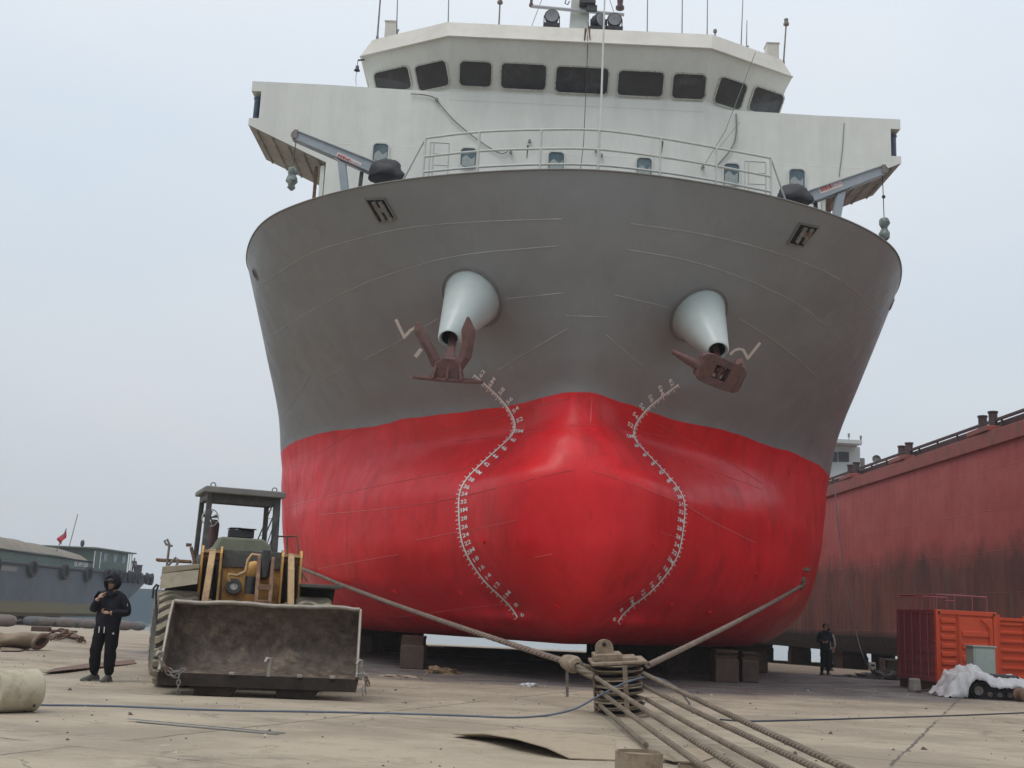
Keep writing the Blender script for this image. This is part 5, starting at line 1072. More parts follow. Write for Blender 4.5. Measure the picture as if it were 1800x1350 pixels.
q = MB(); q.box((0, 1.08, CZ1-.10), (1.28, .06, .17)); q.box((0, 2.12, CZ1-.07), (1.26, .06, .10)); q.box((-cx_, 1.6, CZ1-.07), (.05, 1.1, .12)); q.box((cx_, 1.6, CZ1-.07), (.05, 1.1, .12)); q.box((0, 1.02, CZ0+.02), (1.28, .08, .08)); q.box((-cx_+.03, 1.6, CZ0+.06), (.05, 1.1, .12)); lb(RB(q), 'cab_frame', M_CAB, bevel=.01)
q = MB(); q.box((0, 1.58, CZ1+.045), (1.50, 1.35, .09)); q.box((0, .90, CZ1+.04), (1.46, .06, .12)); rf_ = lb(RB(q), 'cab_roof', M_CABL, bevel=.02)
for x_ in (-.55, .60):
    q = MB(); q.tube([Vector((x_, 1.3, CZ1+.16))+Vector((math.cos(t), 0, math.sin(t)))*.045 for t in [2*math.pi*k/12 for k in range(12)]], .011, 6, closed=True); q.cyl((x_, 1.3, CZ1+.08), (x_, 1.3, CZ1+.12), .015, n=6); lb(RB(q), 'lifting_eye', M_CABL, smooth=50)
q = MB(); q.prism([(-.36, .95, 2.62), (.42, .95, 2.62), (.56, .95, 2.50), (.60, .95, 2.36), (-.66, .95, 2.34), (-.46, .95, 2.42)], (0, 0, 0), (0, .45, 0)); lb(RB(q), 'dash_cowl', M_OLIVE, bevel=.04)
q = MB(); q.box((.02, 1.15, 2.70), (.44, .3, .14)); q.box((.12, 1.1, 2.79), (.30, .3, .02)); q.prism([(-.24, 1.0, 2.77), (0, 1.0, 2.79), (.0, 1.0, 2.81), (-.2, 1.0, 2.80)], (0, 0, 0), (0, .2, 0)); lb(RB(q), 'instrument_box', M_BLACKR, bevel=.02)
q = MB(); q.tube([(-.40, 1.9, 2.2), (-.38, 1.9, 2.9), (-.37, 1.9, 2.98)], [.10, .10, .055], 12); lb(RB(q), 'exhaust_pipe', mat('exhaust_rust', (.09, .045, .045), rough=.7, var=.2), smooth=50)
fan = MB(); fc = Vector((-.56, 1.2, 2.96)); fan.tube([fc+Vector((math.cos(t)*.15, 0, math.sin(t)*.16)) for t in [2*math.pi*k/20 for k in range(20)]], .010, 5, closed=True)
for k in range(10): t = 2*math.pi*k/10; fan.cyl(fc, fc+Vector((math.cos(t)*.15, -.02, math.sin(t)*.16)), .004, n=4)
for k in range(5): t = 2*math.pi*k/5+.3; u_ = Vector((math.cos(t), 0, math.sin(t))); v_ = Vector((-math.sin(t), .2, math.cos(t))); fan.add([fc, fc+u_*.13+v_*.035, fc+u_*.14-v_*.03], [(0, 1, 2)], 1)
fan.bar(fc, fc+Vector((0, .06, .3)), .015); fan.sphere(fc, .035, 8, 6, mi=1); lb(RB(fan), 'cab_fan', [M_RAIL, M_DKMET])
q = MB(); q.bar((.50, .98, 2.35), (.66, 1.02, 3.0), .02); q.bar((.44, .98, 2.35), (.60, 1.02, 2.95), .015); lb(RB(q), 'wiper', M_DKMET)
q = MB(); q.box((-.05, 1.95, 2.32), (.5, .12, .3)); lb(RB(q), 'seat', M_BLACKR, bevel=.04)
# rails, steps and mirrors
def wires(name, lines, r_, m_, YY=None):
    mb = MB()
    for ln_ in lines: mb.tube([lw(*p) for p in ln_], r_, 7)
    return lb(mb, name, m_, smooth=50)
wires('hand_rail', [[(283, 1018, 20.2), (290, 1000, 20.2), (309, 980, 20.2), (315, 984, 20.2), (302, 1010, 20.2)], [(292, 1005, 20.3), (298, 957, 20.3), (294, 948, 20.3), (289, 951, 20.3), (292, 957, 20.3), (303, 960, 20.3)]], .022, M_STEEL)
wires('hand_rail', [[(268, 1052, 20.0), (270, 1034, 20.0), (276, 1027, 20.0)], [(276, 1110, 20.0), (274, 1040, 20.0), (279, 1028, 20.0)]], .02, M_DKMET)
wires('step_rail', [[(478, 943, 21.6), (522, 943, 21.6), (526, 980, 21.6), (534, 980, 21.6), (515, 981, 21.6)], [(505, 943, 21.6), (506, 1018, 21.6)], [(497, 1002, 21.4), (519, 985, 21.4), (540, 1022, 21.4)], [(516, 987, 21.4), (527, 1020, 21.4)], [(526, 980, 21.6), (532, 1020, 21.6)]], .018, M_BRN)
q = MB(); c = lw(306, 986, 20.6); q.box(c, (.62, .5, .05)); q.box(lw(339, 1003, 20.6), (.04, .3, .42)); lb(q, 'mirror_platform', M_BRN, bevel=.01)
q = MB(); q.bar(lw(336, 962, 20.4), lw(345, 1000, 20.4), .06, .05); q.box(lw(332, 958, 20.4), (.1, .05, .06)); lb(q, 'mirror_arm', M_RUST)

# ================================================================== PEOPLE
def cloth_m(n_, c_, r_=.95): return mat(n_, c_, spec=.2, rough=r_, var=.18, vscale=9, bump=.5, bscale=14)
M_SKIN = mat('skin', (.40, .23, .16), rough=.5, var=.08)
def figure(chains, sub=2):
    """joints as connected edges -> skin modifier -> one continuous surface"""
    me = bpy.data.meshes.new('fig'); vs = []; es = []; rs = []; names = {}
    for ch in chains:
        prev = None
        for (k, p, r_) in ch:
            if k and k in names: i = names[k]
            else:
                i = len(vs); vs.append(p); rs.append(r_)
                if k: names[k] = i
            if prev is not None and prev != i: es.append((prev, i))
            prev = i
    me.from_pydata(vs, es, []); o = bpy.data.objects.new('fig', me); COL.objects.link(o)
    o.modifiers.new('s', 'SKIN'); sv = me.skin_vertices[0].data
    for i, r_ in enumerate(rs): sv[i].radius = r_ if isinstance(r_, tuple) else (r_, r_)
    sv[0].use_root = True; o.modifiers['s'].use_smooth_shade = True
    s2 = o.modifiers.new('u', 'SUBSURF'); s2.levels = s2.render_levels = sub
    dg = bpy.context.evaluated_depsgraph_get(); m2 = bpy.data.meshes.new_from_object(o.evaluated_get(dg))
    V = [v.co.copy() for v in m2.vertices]; Fc = [tuple(p.vertices) for p in m2.polygons]
    bpy.data.objects.remove(o); bpy.data.meshes.remove(me); bpy.data.meshes.remove(m2); return V, Fc
from mathutils import noise as mnoise
def person(name, loc, rz_, J, label, cols, hair=None, hood=False, sub=2, cap=False, height=1.0):
    bu = J.get('bulk', 0)
    """J: joint positions facing -Y (the viewer)"""
    e_ = empty(name, loc, rz_, label=label, cat='person'); e_.scale = (height,)*3
    top_, legc, shoec = cols; hd = J['head']; h = Vector(hd); nk = Vector(J['neck']); pel = Vector(J['pelvis'])
    ch = [[('pel', tuple(pel), (.165+bu, .125+bu)), ('sp', tuple(pel*.5+nk*.5+Vector((0, .02, -.06))), (.17+bu, .13+bu)), ('chs', tuple(pel*.18+nk*.82+Vector((0, .01, -.06))), (.165+bu, .115+bu)), ('nk', tuple(nk), .06), ('hb', tuple(h+Vector((0, .0, -.10))), .06), ('hm', tuple(h), (.082, .098)), ('ht', tuple(h+Vector((0, .01, .075))), .07)]]
    for s_ in ('L', 'R'):
        sh, el, wr = (Vector(J[k+s_]) for k in ('sh', 'el', 'wr'))
        ch.append([('chs', None, 0), ('sh'+s_, tuple(sh), .078+bu*.6), ('e'+s_, tuple(el), .058+bu*.8), (None, tuple(el*.4+wr*.6), .050+bu*.5), ('w'+s_, tuple(wr), .034)])
        hp, kn, an = (Vector(J[k+s_]) for k in ('hp', 'kn', 'an'))
        ch.append([('pel', None, 0), ('h'+s_, tuple(hp), .105+bu*.5), (None, tuple(hp*.5+kn*.5), .098+bu*.7), ('k'+s_, tuple(kn), .078+bu*.7), (None, tuple(kn*.45+an*.55), .078+bu*.7), ('a'+s_, tuple(an), .055)])
    V, Fc = figure(ch, sub)
    body = MB(); body.v = [tuple(v) for v in V]; body.f = Fc
    an_z = max(J['anL'][2], J['anR'][2]); hem = J.get('hem', pel.z-.03); mi = []
    for f in Fc:
        c = sum((V[i] for i in f), Vector())/len(f)
        if c.z > nk.z+.012 and (c-h).length < .22: mi.append(2)
        elif min((c-Vector(J['wr'+s_])).length for s_ in 'LR') < .045: mi.append(2)
        elif c.z < hem and min(abs(c.x-J['hpL'][0]), abs(c.x-J['hpR'][0])) < .32 and c.z < pel.z+.05 and min((c-Vector(J['wrL'])).length, (c-Vector(J['wrR'])).length) > .10 and not (abs(c.x) > .26 and c.z > .75): mi.append(1)
        else: mi.append(0)
    # folds in the cloth
    nv = []
    for v in V:
        k = 0 if (v-h).length < .2 else .018*mnoise.noise(Vector((v.x*9, v.y*9, v.z*14)))+.010*mnoise.noise(v*26)
        c = Vector((v.x*.6, 0, v.z)); d_ = (v-c); d_ = d_.normalized() if d_.length > 1e-5 else d_; nv.append(tuple(v+d_*k))
    body.v = nv; body.m = mi
    # face and hands belong to the same mesh
    fy = h.y-.098; f0 = Vector(J.get('face', (0, 0, 0)))
    body.prism([(h.x-.012, fy-.018, h.z-.025), (h.x+.012, fy-.018, h.z-.025), (h.x+.007, fy+.008, h.z+.02), (h.x-.007, fy+.008, h.z+.02)], (0, 0, 0), (0, .03, 0), 2)
    J_w = J.get('bulk', 0)
    for s_ in (-1, 1):
        body.sphere((h.x+s_*.033, fy+.016, h.z+.018), .011, 8, 6, mi=3); body.box((h.x+s_*.034, fy+.006, h.z+.040), (.036, .012, .006), mi=3); body.sphere((h.x+s_*.088, h.y+.01, h.z-.0), .026, 8, 6, (.4, .7, 1.1), mi=2)
    body.box((h.x, fy+.012, h.z-.052), (.042, .012, .009), mi=4)
    for s_ in ('L', 'R'):
        wr, pd, curl, pl_n = Vector(J['wr'+s_]), Vector(J['hd'+s_]).normalized(), J['curl'+s_], Vector(J['pn'+s_]).normalized()
        pn = (pl_n-pd*pl_n.dot(pd)).normalized(); sd_ = pd.cross(pn)
        pc = wr+pd*.055; Mh = Matrix((sd_, pd, pn)).transposed()
        body.sphere(pc, 1, 12, 8, (.044, .058, .020), mi=2, M=Mh)
        for k, (off, ln_) in enumerate(((-.032, .068), (-.011, .078), (.011, .072), (.031, .055))):
            p = pc+pd*.045+sd_*off; P = [p]; a = 0; cu = curl[k] if isinstance(curl, (list, tuple)) else curl
            for seg in (.42, .32, .26): a += cu; P.append(P[-1]+(pd*math.cos(a)+pn*math.sin(a))*ln_*seg)
            body.tube(P, [.0095, .009, .008, .006], 7, mi=2)
        tb = pc-sd_*.034-pd*.01; body.tube([tb, tb-sd_*.026+pd*.022+pn*.01, tb-sd_*.026+pd*.048+pn*.022], [.012, .010, .007], 7, mi=2)
    body.build('body', [top_, legc, M_SKIN, mat('face_dark', (.02, .015, .012), rough=.4), mat('lips', (.28, .10, .085), rough=.5)], e_, smooth=60)
    for s_ in ('L', 'R'):
        a = Vector(J['an'+s_]); tx_ = Vector(J.get('toe'+s_, (0, -1, 0))); tx_.z = 0; tx_.normalize(); sdx = Vector((tx_.y, -tx_.x, 0)); sm_ = MB()
        for (t_, w_, z0_, z1_) in [(0, 0, 0, 0)]:
            secs = [(-.085, .040, .09), (-.03, .050, .13), (.04, .054, .115), (.12, .058, .082), (.19, .052, .062), (.235, .030, .038)]; vs = []
            for (t2, w2, z2_) in secs:
                c = Vector((a.x, a.y, 0))+tx_*t2
                vs += [c+sdx*w2+Vector((0, 0, .0)), c+sdx*w2*1.02+Vector((0, 0, z2_*.55)), c+sdx*w2*.5+Vector((0, 0, z2_)), c-sdx*w2*.5+Vector((0, 0, z2_)), c-sdx*w2*1.02+Vector((0, 0, z2_*.55)), c-sdx*w2+Vector((0, 0, .0))]
            sm_.add(vs, [(i*6+k, i*6+(k+1) % 6, (i+1)*6+(k+1) % 6, (i+1)*6+k) for i in range(len(secs)-1) for k in range(6)]+[tuple(range(6)), tuple(len(vs)-6+k for k in range(6))])
            sm_.box(Vector((a.x, a.y, .010))+tx_*.06, (.112, .30, .028), Matrix((sdx, tx_, Vector((0, 0, 1)))).transposed(), mi=1)
        sm_.build('shoe', [shoec, mat('shoe_sole', (.28, .27, .25), rough=.8)], e_, smooth=50)
    if hair: q = MB(); q.sphere(h+Vector((0, .014, .030)), 1, 16, 10, (.096, .110, .098)); q.v = [v if not (v[1] < h.y-.05 and v[2] < h.z+.055) else (v[0], h.y-.05, max(v[2], h.z+.055)) for v in q.v]; q.build('hair', hair, e_, smooth=60)
    if hood:
        q = MB(); n = 18; rows = []
        for k in range(8):
            t = k/7; yy = h.y-.088+.23*t; wdt = .100+.042*math.sin(t*3.1)-.035*t*t; up = .118+.07*math.sin(min(1, t*1.25)*3)-.05*t*t; dn = .120-.01*t
            rows.append([Vector((h.x+wdt*math.cos(a), yy+.02*abs(math.cos(a)), h.z-.0+(up if math.sin(a) > 0 else dn)*math.sin(a)+.01*mnoise.noise(Vector((a*2, t*4, 1))))) for a in [2*math.pi*(i+.5)/n for i in range(n)]])
        vs = [p for r_ in rows for p in r_]; q.add(vs, [(i*n+k, i*n+(k+1) % n, (i+1)*n+(k+1) % n, (i+1)*n+k) for i in range(7) for k in range(n)]+[tuple(7*n+k for k in range(n))])
        q.tube([Vector((p.x, p.y-.003, p.z)) for p in rows[0]], .018, 7, closed=True)
        q.tube([h+Vector((-.14, .02, -.16)), h+Vector((-.05, -.11, -.19)), h+Vector((.06, -.11, -.19)), h+Vector((.14, .02, -.16)), h+Vector((0, .12, -.15))], .040, 8, closed=True)
        q.build('hood', top_, e_, smooth=60)
    if cap:
        q = MB(); q.sphere(h+Vector((0, .0, .045)), 1, 16, 10, (.100, .112, .075)); q.sphere(h+Vector((0, -.125, .045)), 1, 14, 6, (.075, .065, .012)); q.build('cap', M_BLACKR, e_, smooth=60)
    return e_
M_JACK = cloth_m('black_jacket', (.018, .018, .026)); M_PANT = cloth_m('black_trousers', (.010, .010, .013)); M_SHOE = mat('dark_shoe', (.075, .072, .068), rough=.6, var=.2)
fp = gp(176, 1198)
J = dict(bulk=.034, pelvis=(.02, 0, .95), neck=(.045, 0, 1.47), head=(.035, -.04, 1.625), hem=.86,
    shL=(.215, .0, 1.40), elL=(.345, .03, 1.14), wrL=(.12, -.21, 1.13), shR=(-.145, 0, 1.40), elR=(-.25, -.04, 1.16), wrR=(-.10, -.23, 1.36),
    hdL=(-.8, -.35, .12), hdR=(.45, .15, .6), pnL=(0, -.5, .9), pnR=(.6, .6, -.2), curlL=(.7, .8, .9, .9), curlR=(.12, .9, 1.0, 1.1),
    hpL=(.115, 0, .90), knL=(.13, -.03, .50), anL=(.12, .02, .09), hpR=(-.08, 0, .90), knR=(-.12, -.05, .50), anR=(-.14, .05, .09), toeL=(.05, -1, 0), toeR=(-.55, -.85, 0))
man = person('person', (fp.x, fp.y, 0), rad(-6), J, 'person in black hooded jacket, one hand raised to the mouth', (M_JACK, M_PANT, M_SHOE), hood=True, cap=True, height=1.03)
for x_ in (-.055, .035): dsx = MB(); dsx.bar((x_, -.155, .90), (x_+.01, -.165, .80), .012, .006); dsx.build('drawstring', mat('white_cord', (.7, .7, .68), rough=.7), man)
lg_ = MB(); vs, fs = text_mesh('▲', .05); lg_.add([(v.x+.19, -.125, v.y+.80) for v in vs], fs); lg_.add([(v.x*.4+.345, -.045+v.x*.2, v.y*1.6+1.27) for v in vs], fs); lg_.build('logo', mat('white_print', (.5, .5, .5), rough=.7), man)
S = dict(pelvis=(0, 0, .94), neck=(0, 0, 1.47), head=(0, -.02, 1.63), hem=.85, shL=(.19, 0, 1.40), shR=(-.19, 0, 1.40), elL=(.27, .03, 1.13), elR=(-.27, .02, 1.13), wrL=(.23, -.10, .92), wrR=(-.14, -.2, 1.10),
    hdL=(0, -.3, -1), hdR=(.8, -.4, .1), pnL=(-1, 0, 0), pnR=(0, .6, .8), curlL=.4, curlR=.6, hpL=(.09, 0, .90), hpR=(-.09, 0, .90), knL=(.10, -.02, .50), knR=(-.11, -.03, .50), anL=(.11, .03, .09), anR=(-.12, .03, .09))
M_NAVY = cloth_m('dark_blue_jacket', (.020, .026, .035)); M_DKP = cloth_m('dark_trousers', (.014, .015, .018)); M_HAIR = mat('dark_hair', (.012, .010, .010), rough=.6)
f2 = gp(1451, 1187); person('person', (f2.x, f2.y, 0), rad(8), S, 'person in dark work clothes standing in front of the rusty red barge', (M_NAVY, M_DKP, M_SHOE), hair=M_HAIR, height=.985)
S2 = dict(S); S2.update(wrL=(.25, -.02, .88), wrR=(-.24, 0, .88), hdR=(0, -.1, -1), pnR=(1, 0, 0), curlR=.3)
f3 = gp(1466, 1184); person('person', (f3.x+.05, f3.y+.9, 0), rad(150), S2, 'person in a pale grey top half hidden behind the darker standing person', (cloth_m('pale_top', (.33, .31, .30)), M_DKP, M_SHOE), hair=M_HAIR, height=.93)

# ================================================================== THE RED BARGE ON THE RIGHT
def barge_mat():
    m = bpy.data.materials.new('barge_red'); m.use_nodes = True; t = m.node_tree; n = t.nodes; l = t.links; b = n['Principled BSDF']; b.inputs['Roughness'].default_value = .75
    g_ = n.new('ShaderNodeNewGeometry'); P = g_.outputs['Position']; s = n.new('ShaderNodeSeparateXYZ'); l.new(P, s.inputs[0])
    def noise(scale, det=6, ro=0.6, st=(1, 1, 1)):
        mp_ = n.new('ShaderNodeMapping'); mp_.inputs['Scale'].default_value = st; l.new(P, mp_.inputs[0])
        a = n.new('ShaderNodeTexNoise'); a.inputs['Scale'].default_value = scale; a.inputs['Detail'].default_value = det; a.inputs['Roughness'].default_value = ro; l.new(mp_.outputs[0], a.inputs['Vector']); return a.outputs['Fac']
    def ramp(v, a, b_, lo=0.0, hi=1.0):
        r = n.new('ShaderNodeMapRange'); l.new(v, r.inputs['Value']); r.inputs['From Min'].default_value = a; r.inputs['From Max'].default_value = b_; r.inputs['To Min'].default_value = lo; r.inputs['To Max'].default_value = hi; return r.outputs[0]
    def mix(f, a, b_):
        x = n.new('ShaderNodeMix'); x.data_type = 'RGBA'; l.new(f, x.inputs[0])
        for i, v in ((6, a), (7, b_)):
            if isinstance(v, tuple): x.inputs[i].default_value = (*v, 1)
            else: l.new(v, x.inputs[i])
        return x.outputs[2]
    top_ = mix(ramp(noise(.5, 7, .65), .35, .65), (.40, .075, .070), (.47, .115, .105))
    low = mix(ramp(noise(.45, 8, .7, (1, 1, .35)), .35, .62), (.085, .036, .029), (.22, .085, .062))
    low = mix(ramp(noise(1.0, 8, .7, (1, 1, .2)), .55, .7, 0, .6), low, (.20, .15, .13))
    low = mix(ramp(noise(.3, 5, .6, (1, 1, .5)), .56, .68, 0, .5), low, (.06, .038, .034))
    e_ = node_math(t, 'ADD', s.outputs['Z'], node_math(t, 'MULTIPLY', node_math(t, 'SUBTRACT', noise(.35, 7, .7, (1, 1, .6)), .5), 3.4))
    c_ = mix(ramp(e_, 4.5, 5.6), low, top_)
    c_ = mix(ramp(noise(2.6, 6, .75, (1, 1, .12)), .60, .72, 0, .25), c_, (.36, .19, .16))
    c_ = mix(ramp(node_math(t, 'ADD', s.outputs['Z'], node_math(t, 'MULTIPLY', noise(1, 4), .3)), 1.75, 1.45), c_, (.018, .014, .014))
    l.new(c_, b.inputs['Base Color'])
    cb2 = n.new('ShaderNodeCombineXYZ'); l.new(s.outputs['Y'], cb2.inputs[0]); l.new(s.outputs['Z'], cb2.inputs[1])
    br = n.new('ShaderNodeTexBrick'); br.inputs['Scale'].default_value = 1; br.inputs['Brick Width'].default_value = 6; br.inputs['Row Height'].default_value = 1.6; br.inputs['Mortar Size'].default_value = .02; br.inputs['Mortar Smooth'].default_value = 1
    br.inputs['Color1'].default_value = br.inputs['Color2'].default_value = (0, 0, 0, 1); br.inputs['Mortar'].default_value = (1, 1, 1, 1); l.new(cb2.outputs[0], br.inputs['Vector'])
    wv_ = n.new('ShaderNodeTexWave'); wv_.inputs['Scale'].default_value = .5; wv_.bands_direction = 'Y'; l.new(P, wv_.inputs['Vector'])
    h_ = node_math(t, 'ADD', node_math(t, 'MULTIPLY', br.outputs['Color'], .02), node_math(t, 'MULTIPLY', wv_.outputs['Fac'], .012)); h_ = node_math(t, 'ADD', h_, node_math(t, 'MULTIPLY', noise(.6, 5), .12)); h_ = node_math(t, 'ADD', h_, node_math(t, 'MULTIPLY', noise(14, 5), .004))
    bp = n.new('ShaderNodeBump'); bp.inputs['Strength'].default_value = .8; bp.inputs['Distance'].default_value = 1; l.new(h_, bp.inputs['Height']); l.new(bp.outputs[0], b.inputs['Normal']); return m
M_BARGE = barge_mat(); M_BTRIM = mat('barge_trim', (.31, .085, .07), rough=.7, var=.15, vscale=2, second=(.20, .09, .07), thr=(.5, .65)); M_COAM = mat('barge_coaming', (.075, .045, .045), rough=.7, var=.3, vscale=3)
HZ = 9.5
A0, A1 = atz(1800, 738, HZ), atz(1445, 858, HZ)
dv = (A1-A0); slope = dv.x/dv.y; X0 = A0.x-slope*A0.y
bgx = lambda Y: X0+slope*Y
barge = empty('barge', (bgx(60), 60, 0), label='long rusty red barge on blocks to the right, its plain side streaked dark below', cat='barge')
def bb(mb, name, m, parent=barge, **k):
    o = mb.build(name, m, None, **k); o.parent = parent; o.location = Vector((-bgx(60), -60, 0)) if parent is barge else Vector((0, 0, 0)); return o
def slab(mb, y0, y1, off0, off1, za, zb_, mi=0, steps=1):
    for i in range(steps):
        a, b_ = y0+(y1-y0)*i/steps, y0+(y1-y0)*(i+1)/steps
        P = [(bgx(a)+off0, a, za), (bgx(a)+off1, a, za), (bgx(a)+off1, a, zb_), (bgx(a)+off0, a, zb_)]; Q = [(bgx(b_)+off0, b_, za), (bgx(b_)+off1, b_, za), (bgx(b_)+off1, b_, zb_), (bgx(b_)+off0, b_, zb_)]
        mb.add(P+Q, [(0, 1, 2, 3), (4, 5, 6, 7), (0, 1, 5, 4), (1, 2, 6, 5), (2, 3, 7, 6), (3, 0, 4, 7)], mi)
YB0, YB1 = 27, 106
q = MB(); prof = [(0, HZ), (0, 1.3), (.12, .85), (.45, .55), (.9, .45), (15.1, .45), (15.55, .55), (15.88, .85), (16, 1.3), (16, HZ)]
for Y in (YB0, YB1): q.v += [(bgx(Y)+o_, Y, z_+(gz(Y)*0)) for o_, z_ in prof]
n = len(prof); q.f = [(k, (k+1) % n, n+(k+1) % n, n+k) for k in range(n)]+[tuple(range(n)), tuple(range(n, 2*n))]; q.m = [0]*len(q.f)
bb(q, 'hull', M_BARGE)
q = MB(); slab(q, YB0, YB1, -.12, 0, HZ-.62, HZ-.02); bb(q, 'rubbing_band', M_BTRIM, bevel=.02)
q = MB(); slab(q, YB0, YB1, .62, .70, HZ, HZ+.50)
for k in range(40): y = YB0+1+k*2; q.bar((bgx(y)+.35, y, HZ), (bgx(y)+.35, y, HZ+.52), .07, .07)
slab(q, YB0, YB1, .30, .42, HZ+.46, HZ+.56); bb(q, 'bulwark', M_COAM)
q = MB(); slab(q, YB0+3, YB1-16, 1.2, 14.8, HZ, HZ+.48); bb(q, 'hatch_coaming', M_COAM)
for px in (1578, 1722, 1488):
    # paired mooring bollards on the deck edge
    r_ = ray(px, 760); Y = 50
    for _ in range(30): Y = bgx(Y)/(r_.x/r_.y) if r_.x else Y
    y = Y; b_ = empty('bollard', (0, 0, 0)); b_.parent = barge; b_.location = (bgx(y)-bgx(60), y-60, 0)
    for dy in (-.5, .5):
        q = MB(); q.lathe([(.001, HZ), (.17, HZ), (.17, HZ+.80), (.20, HZ+.82), (.20, HZ+.88), (.001, HZ+.88)], (.35, dy, 0), None, 18); o = q.build('bollard_post', M_COAM, b_, smooth=40)
    q = MB(); q.box((.15, 0, HZ+.12), (.6, 2.0, .22)); q.build('bollard_foot', M_BTRIM, b_, bevel=.03)
# bridge of the barge, far aft
M_BW = mat('barge_bridge_white', (.55, .58, .57), rough=.5, var=.06, vscale=.6)
yb = 92; zc = at(1480, 782, yb).z; x0, x1 = at(1440, 800, yb).x, at(1512, 800, yb).x
q = MB(); q.box(((x0+x1)/2-2, yb+3, zc-1.2), (x1-x0+4, 6, 2.2)); q.box(((x0+x1)/2+.2, yb+3.2, (zc-2.3+HZ)/2), (x1-x0+4, 7, zc-2.3-HZ)); q.box((x1+1.2, yb+4, zc-2.4), (6, 5, .15)); br_ = bb(q, 'bridge_house', M_BW)
q = MB(); q.box(((x0+x1)/2-2.5, yb+2.6, zc+.08), (x1-x0+4.5, 8, .3)); bb(q, 'bridge_roof', M_BW)
for xc_ in (1464, 1483): p = at(xc_, 803, yb-.03); w_ = MB(); w_.box(p, (.86 if xc_ > 1470 else .7, .06, .82)); bb(w_, 'bridge_window', M_GLASS, parent=barge)
q = MB(); 
for k in range(3): z_ = HZ+.6+k*.9; q.bar((x0-.6, yb-.45, z_), (x0+3.6, yb-.45, z_), .06, .12)
bb(q, 'stair_landing', M_BW)
q = MB(); q.cyl((x1+.4, yb+1, zc-1.9), (x1+.4, yb+1, zc-.9), .28, n=14); bb(q, 'vent_pipe', M_STEEL, smooth=40)
q = MB(); p = at(1540, 808, yb); q.cyl(p-Vector((0, 0, 1.1)), p, .05, n=8); q.lathe([(.001, .0), (.3, .02), (.36, .12), (.34, .2)], p, RX(rad(80)), 16); bb(q, 'searchlight', M_STEEL, smooth=40)
for px, y_ in ((1492, 762), (1513, 766), (1471, 764)): q = MB(); p = at(px, y_, yb); q.cyl((p.x, yb, zc), (p.x, yb, p.z), .035, n=6); q.cyl((p.x, yb, p.z-.3), (p.x, yb, p.z), .09, n=8); bb(q, 'antenna', M_STEEL)
for j, yy in enumerate(range(30, 104, 5)):
    for xx in (1.5, 5, 11): 
        if (yy < 36 and xx > 2) or (yy//5+int(xx)) % 2: continue
        keel_block(bgx(yy)+xx, yy+random.uniform(-.5, .5), random.uniform(.8, 1.6), 1.2, .45-gz(yy)-.012, 'squat dark block under the rusty red barge, %s from the near end, %s row' % ('first second third fourth fifth sixth seventh eighth ninth tenth eleventh twelfth thirteenth fourteenth fifteenth'.split()[j], {1.5: 'near', 5: 'middle', 11: 'far'}[xx]), 'blocks in the dark under the red barge')
# hawser hanging down the barge's side
P = [at(1467, 848, 51), at(1471, 900, 49.5), at(1477, 950, 48.5), at(1484, 1000, 47.5), at(1489, 1040, 46.8), at(1497, 1075, 46), at(1507, 1120, 45), at(1520, 1160, 43.5), gp(1537, 1185, .05)]
Pq = smooth3(P); rope('mooring_rope', Pq, .022, 'thin rusty mooring line hanging slack down in front of the red barge', m=M_DKMET)

# ================================================================== CONTAINERS AND CLUTTER, RIGHT
M_ORG = mat('container_orange', (.66, .085, .028), rough=.5, var=.10, vscale=2, second=(.48, .075, .045), thr=(.52, .7), sscale=2)
M_PUR = mat('container_faded_red', (.30, .085, .095), rough=.6, var=.15, vscale=2, second=(.21, .075, .09), thr=(.5, .7), sscale=2)
CA = at(1648, 1190, 31.5); CA.z = .24; YAW = rad(10)
ct = empty('container', (CA.x, CA.y, .0), YAW, label='orange and dull red storage container with a railing on its roof', cat='container')
W_, D_, H_ = (at(1757, 1195, 31.9)-CA).length, 2.1, at(1646, 1071, 31.5).z-CA.z
W_ = abs(at(1757, 1195, 31.8).x-CA.x)/math.cos(YAW); z0 = .24
def cb2(mb, name, m, **k): return mb.build(name, m, ct, **k)
q = MB(); q.box((W_/2, D_/2, z0+H_/2), (W_-.10, D_-.10, H_-.08), mi=0); cb2(q, 'inner_wall', M_ORG)
q = MB()
for x_ in (.05, W_-.05): q.box((x_, .05, z0+H_/2), (.11, .11, H_))
q.box((W_-.05, D_-.05, z0+H_/2), (.11, .11, H_)); q.box((.05, D_-.05, z0+H_/2), (.11, .11, H_), mi=1)
for z_ in (z0+.06, z0+H_-.06):
    q.box((W_/2, .045, z_), (W_-.2, .10, .12)); q.box((W_/2, D_-.045, z_), (W_-.2, .10, .12))
cb2(q, 'corner_frame', [M_ORG, M_PUR], bevel=.008)
q = MB()
for z_ in (z0+.06, z0+H_-.06): q.box((.042, D_/2, z_), (.10, D_-.2, .12))
cb2(q, 'side_rail', M_PUR, bevel=.008)
q = MB()   # faded door end: two leaves, ribs
q.box((.035, D_/2, z0+H_/2), (.03, D_-.2, H_-.22))
for k in range(6): q.box((.012, D_/2, z0+.25+k*(H_-.4)/5.6), (.03, D_-.28, .05))
cb2(q, 'door', M_PUR)
for y_ in (.42, .80, 1.25, 1.65): q = MB(); q.cyl((-.015, y_, z0+.08), (-.015, y_, z0+H_-.08), .018, n=8); cb2(q, 'locking_bar', M_PUR, smooth=40)
q = MB()   # ribbed front panels
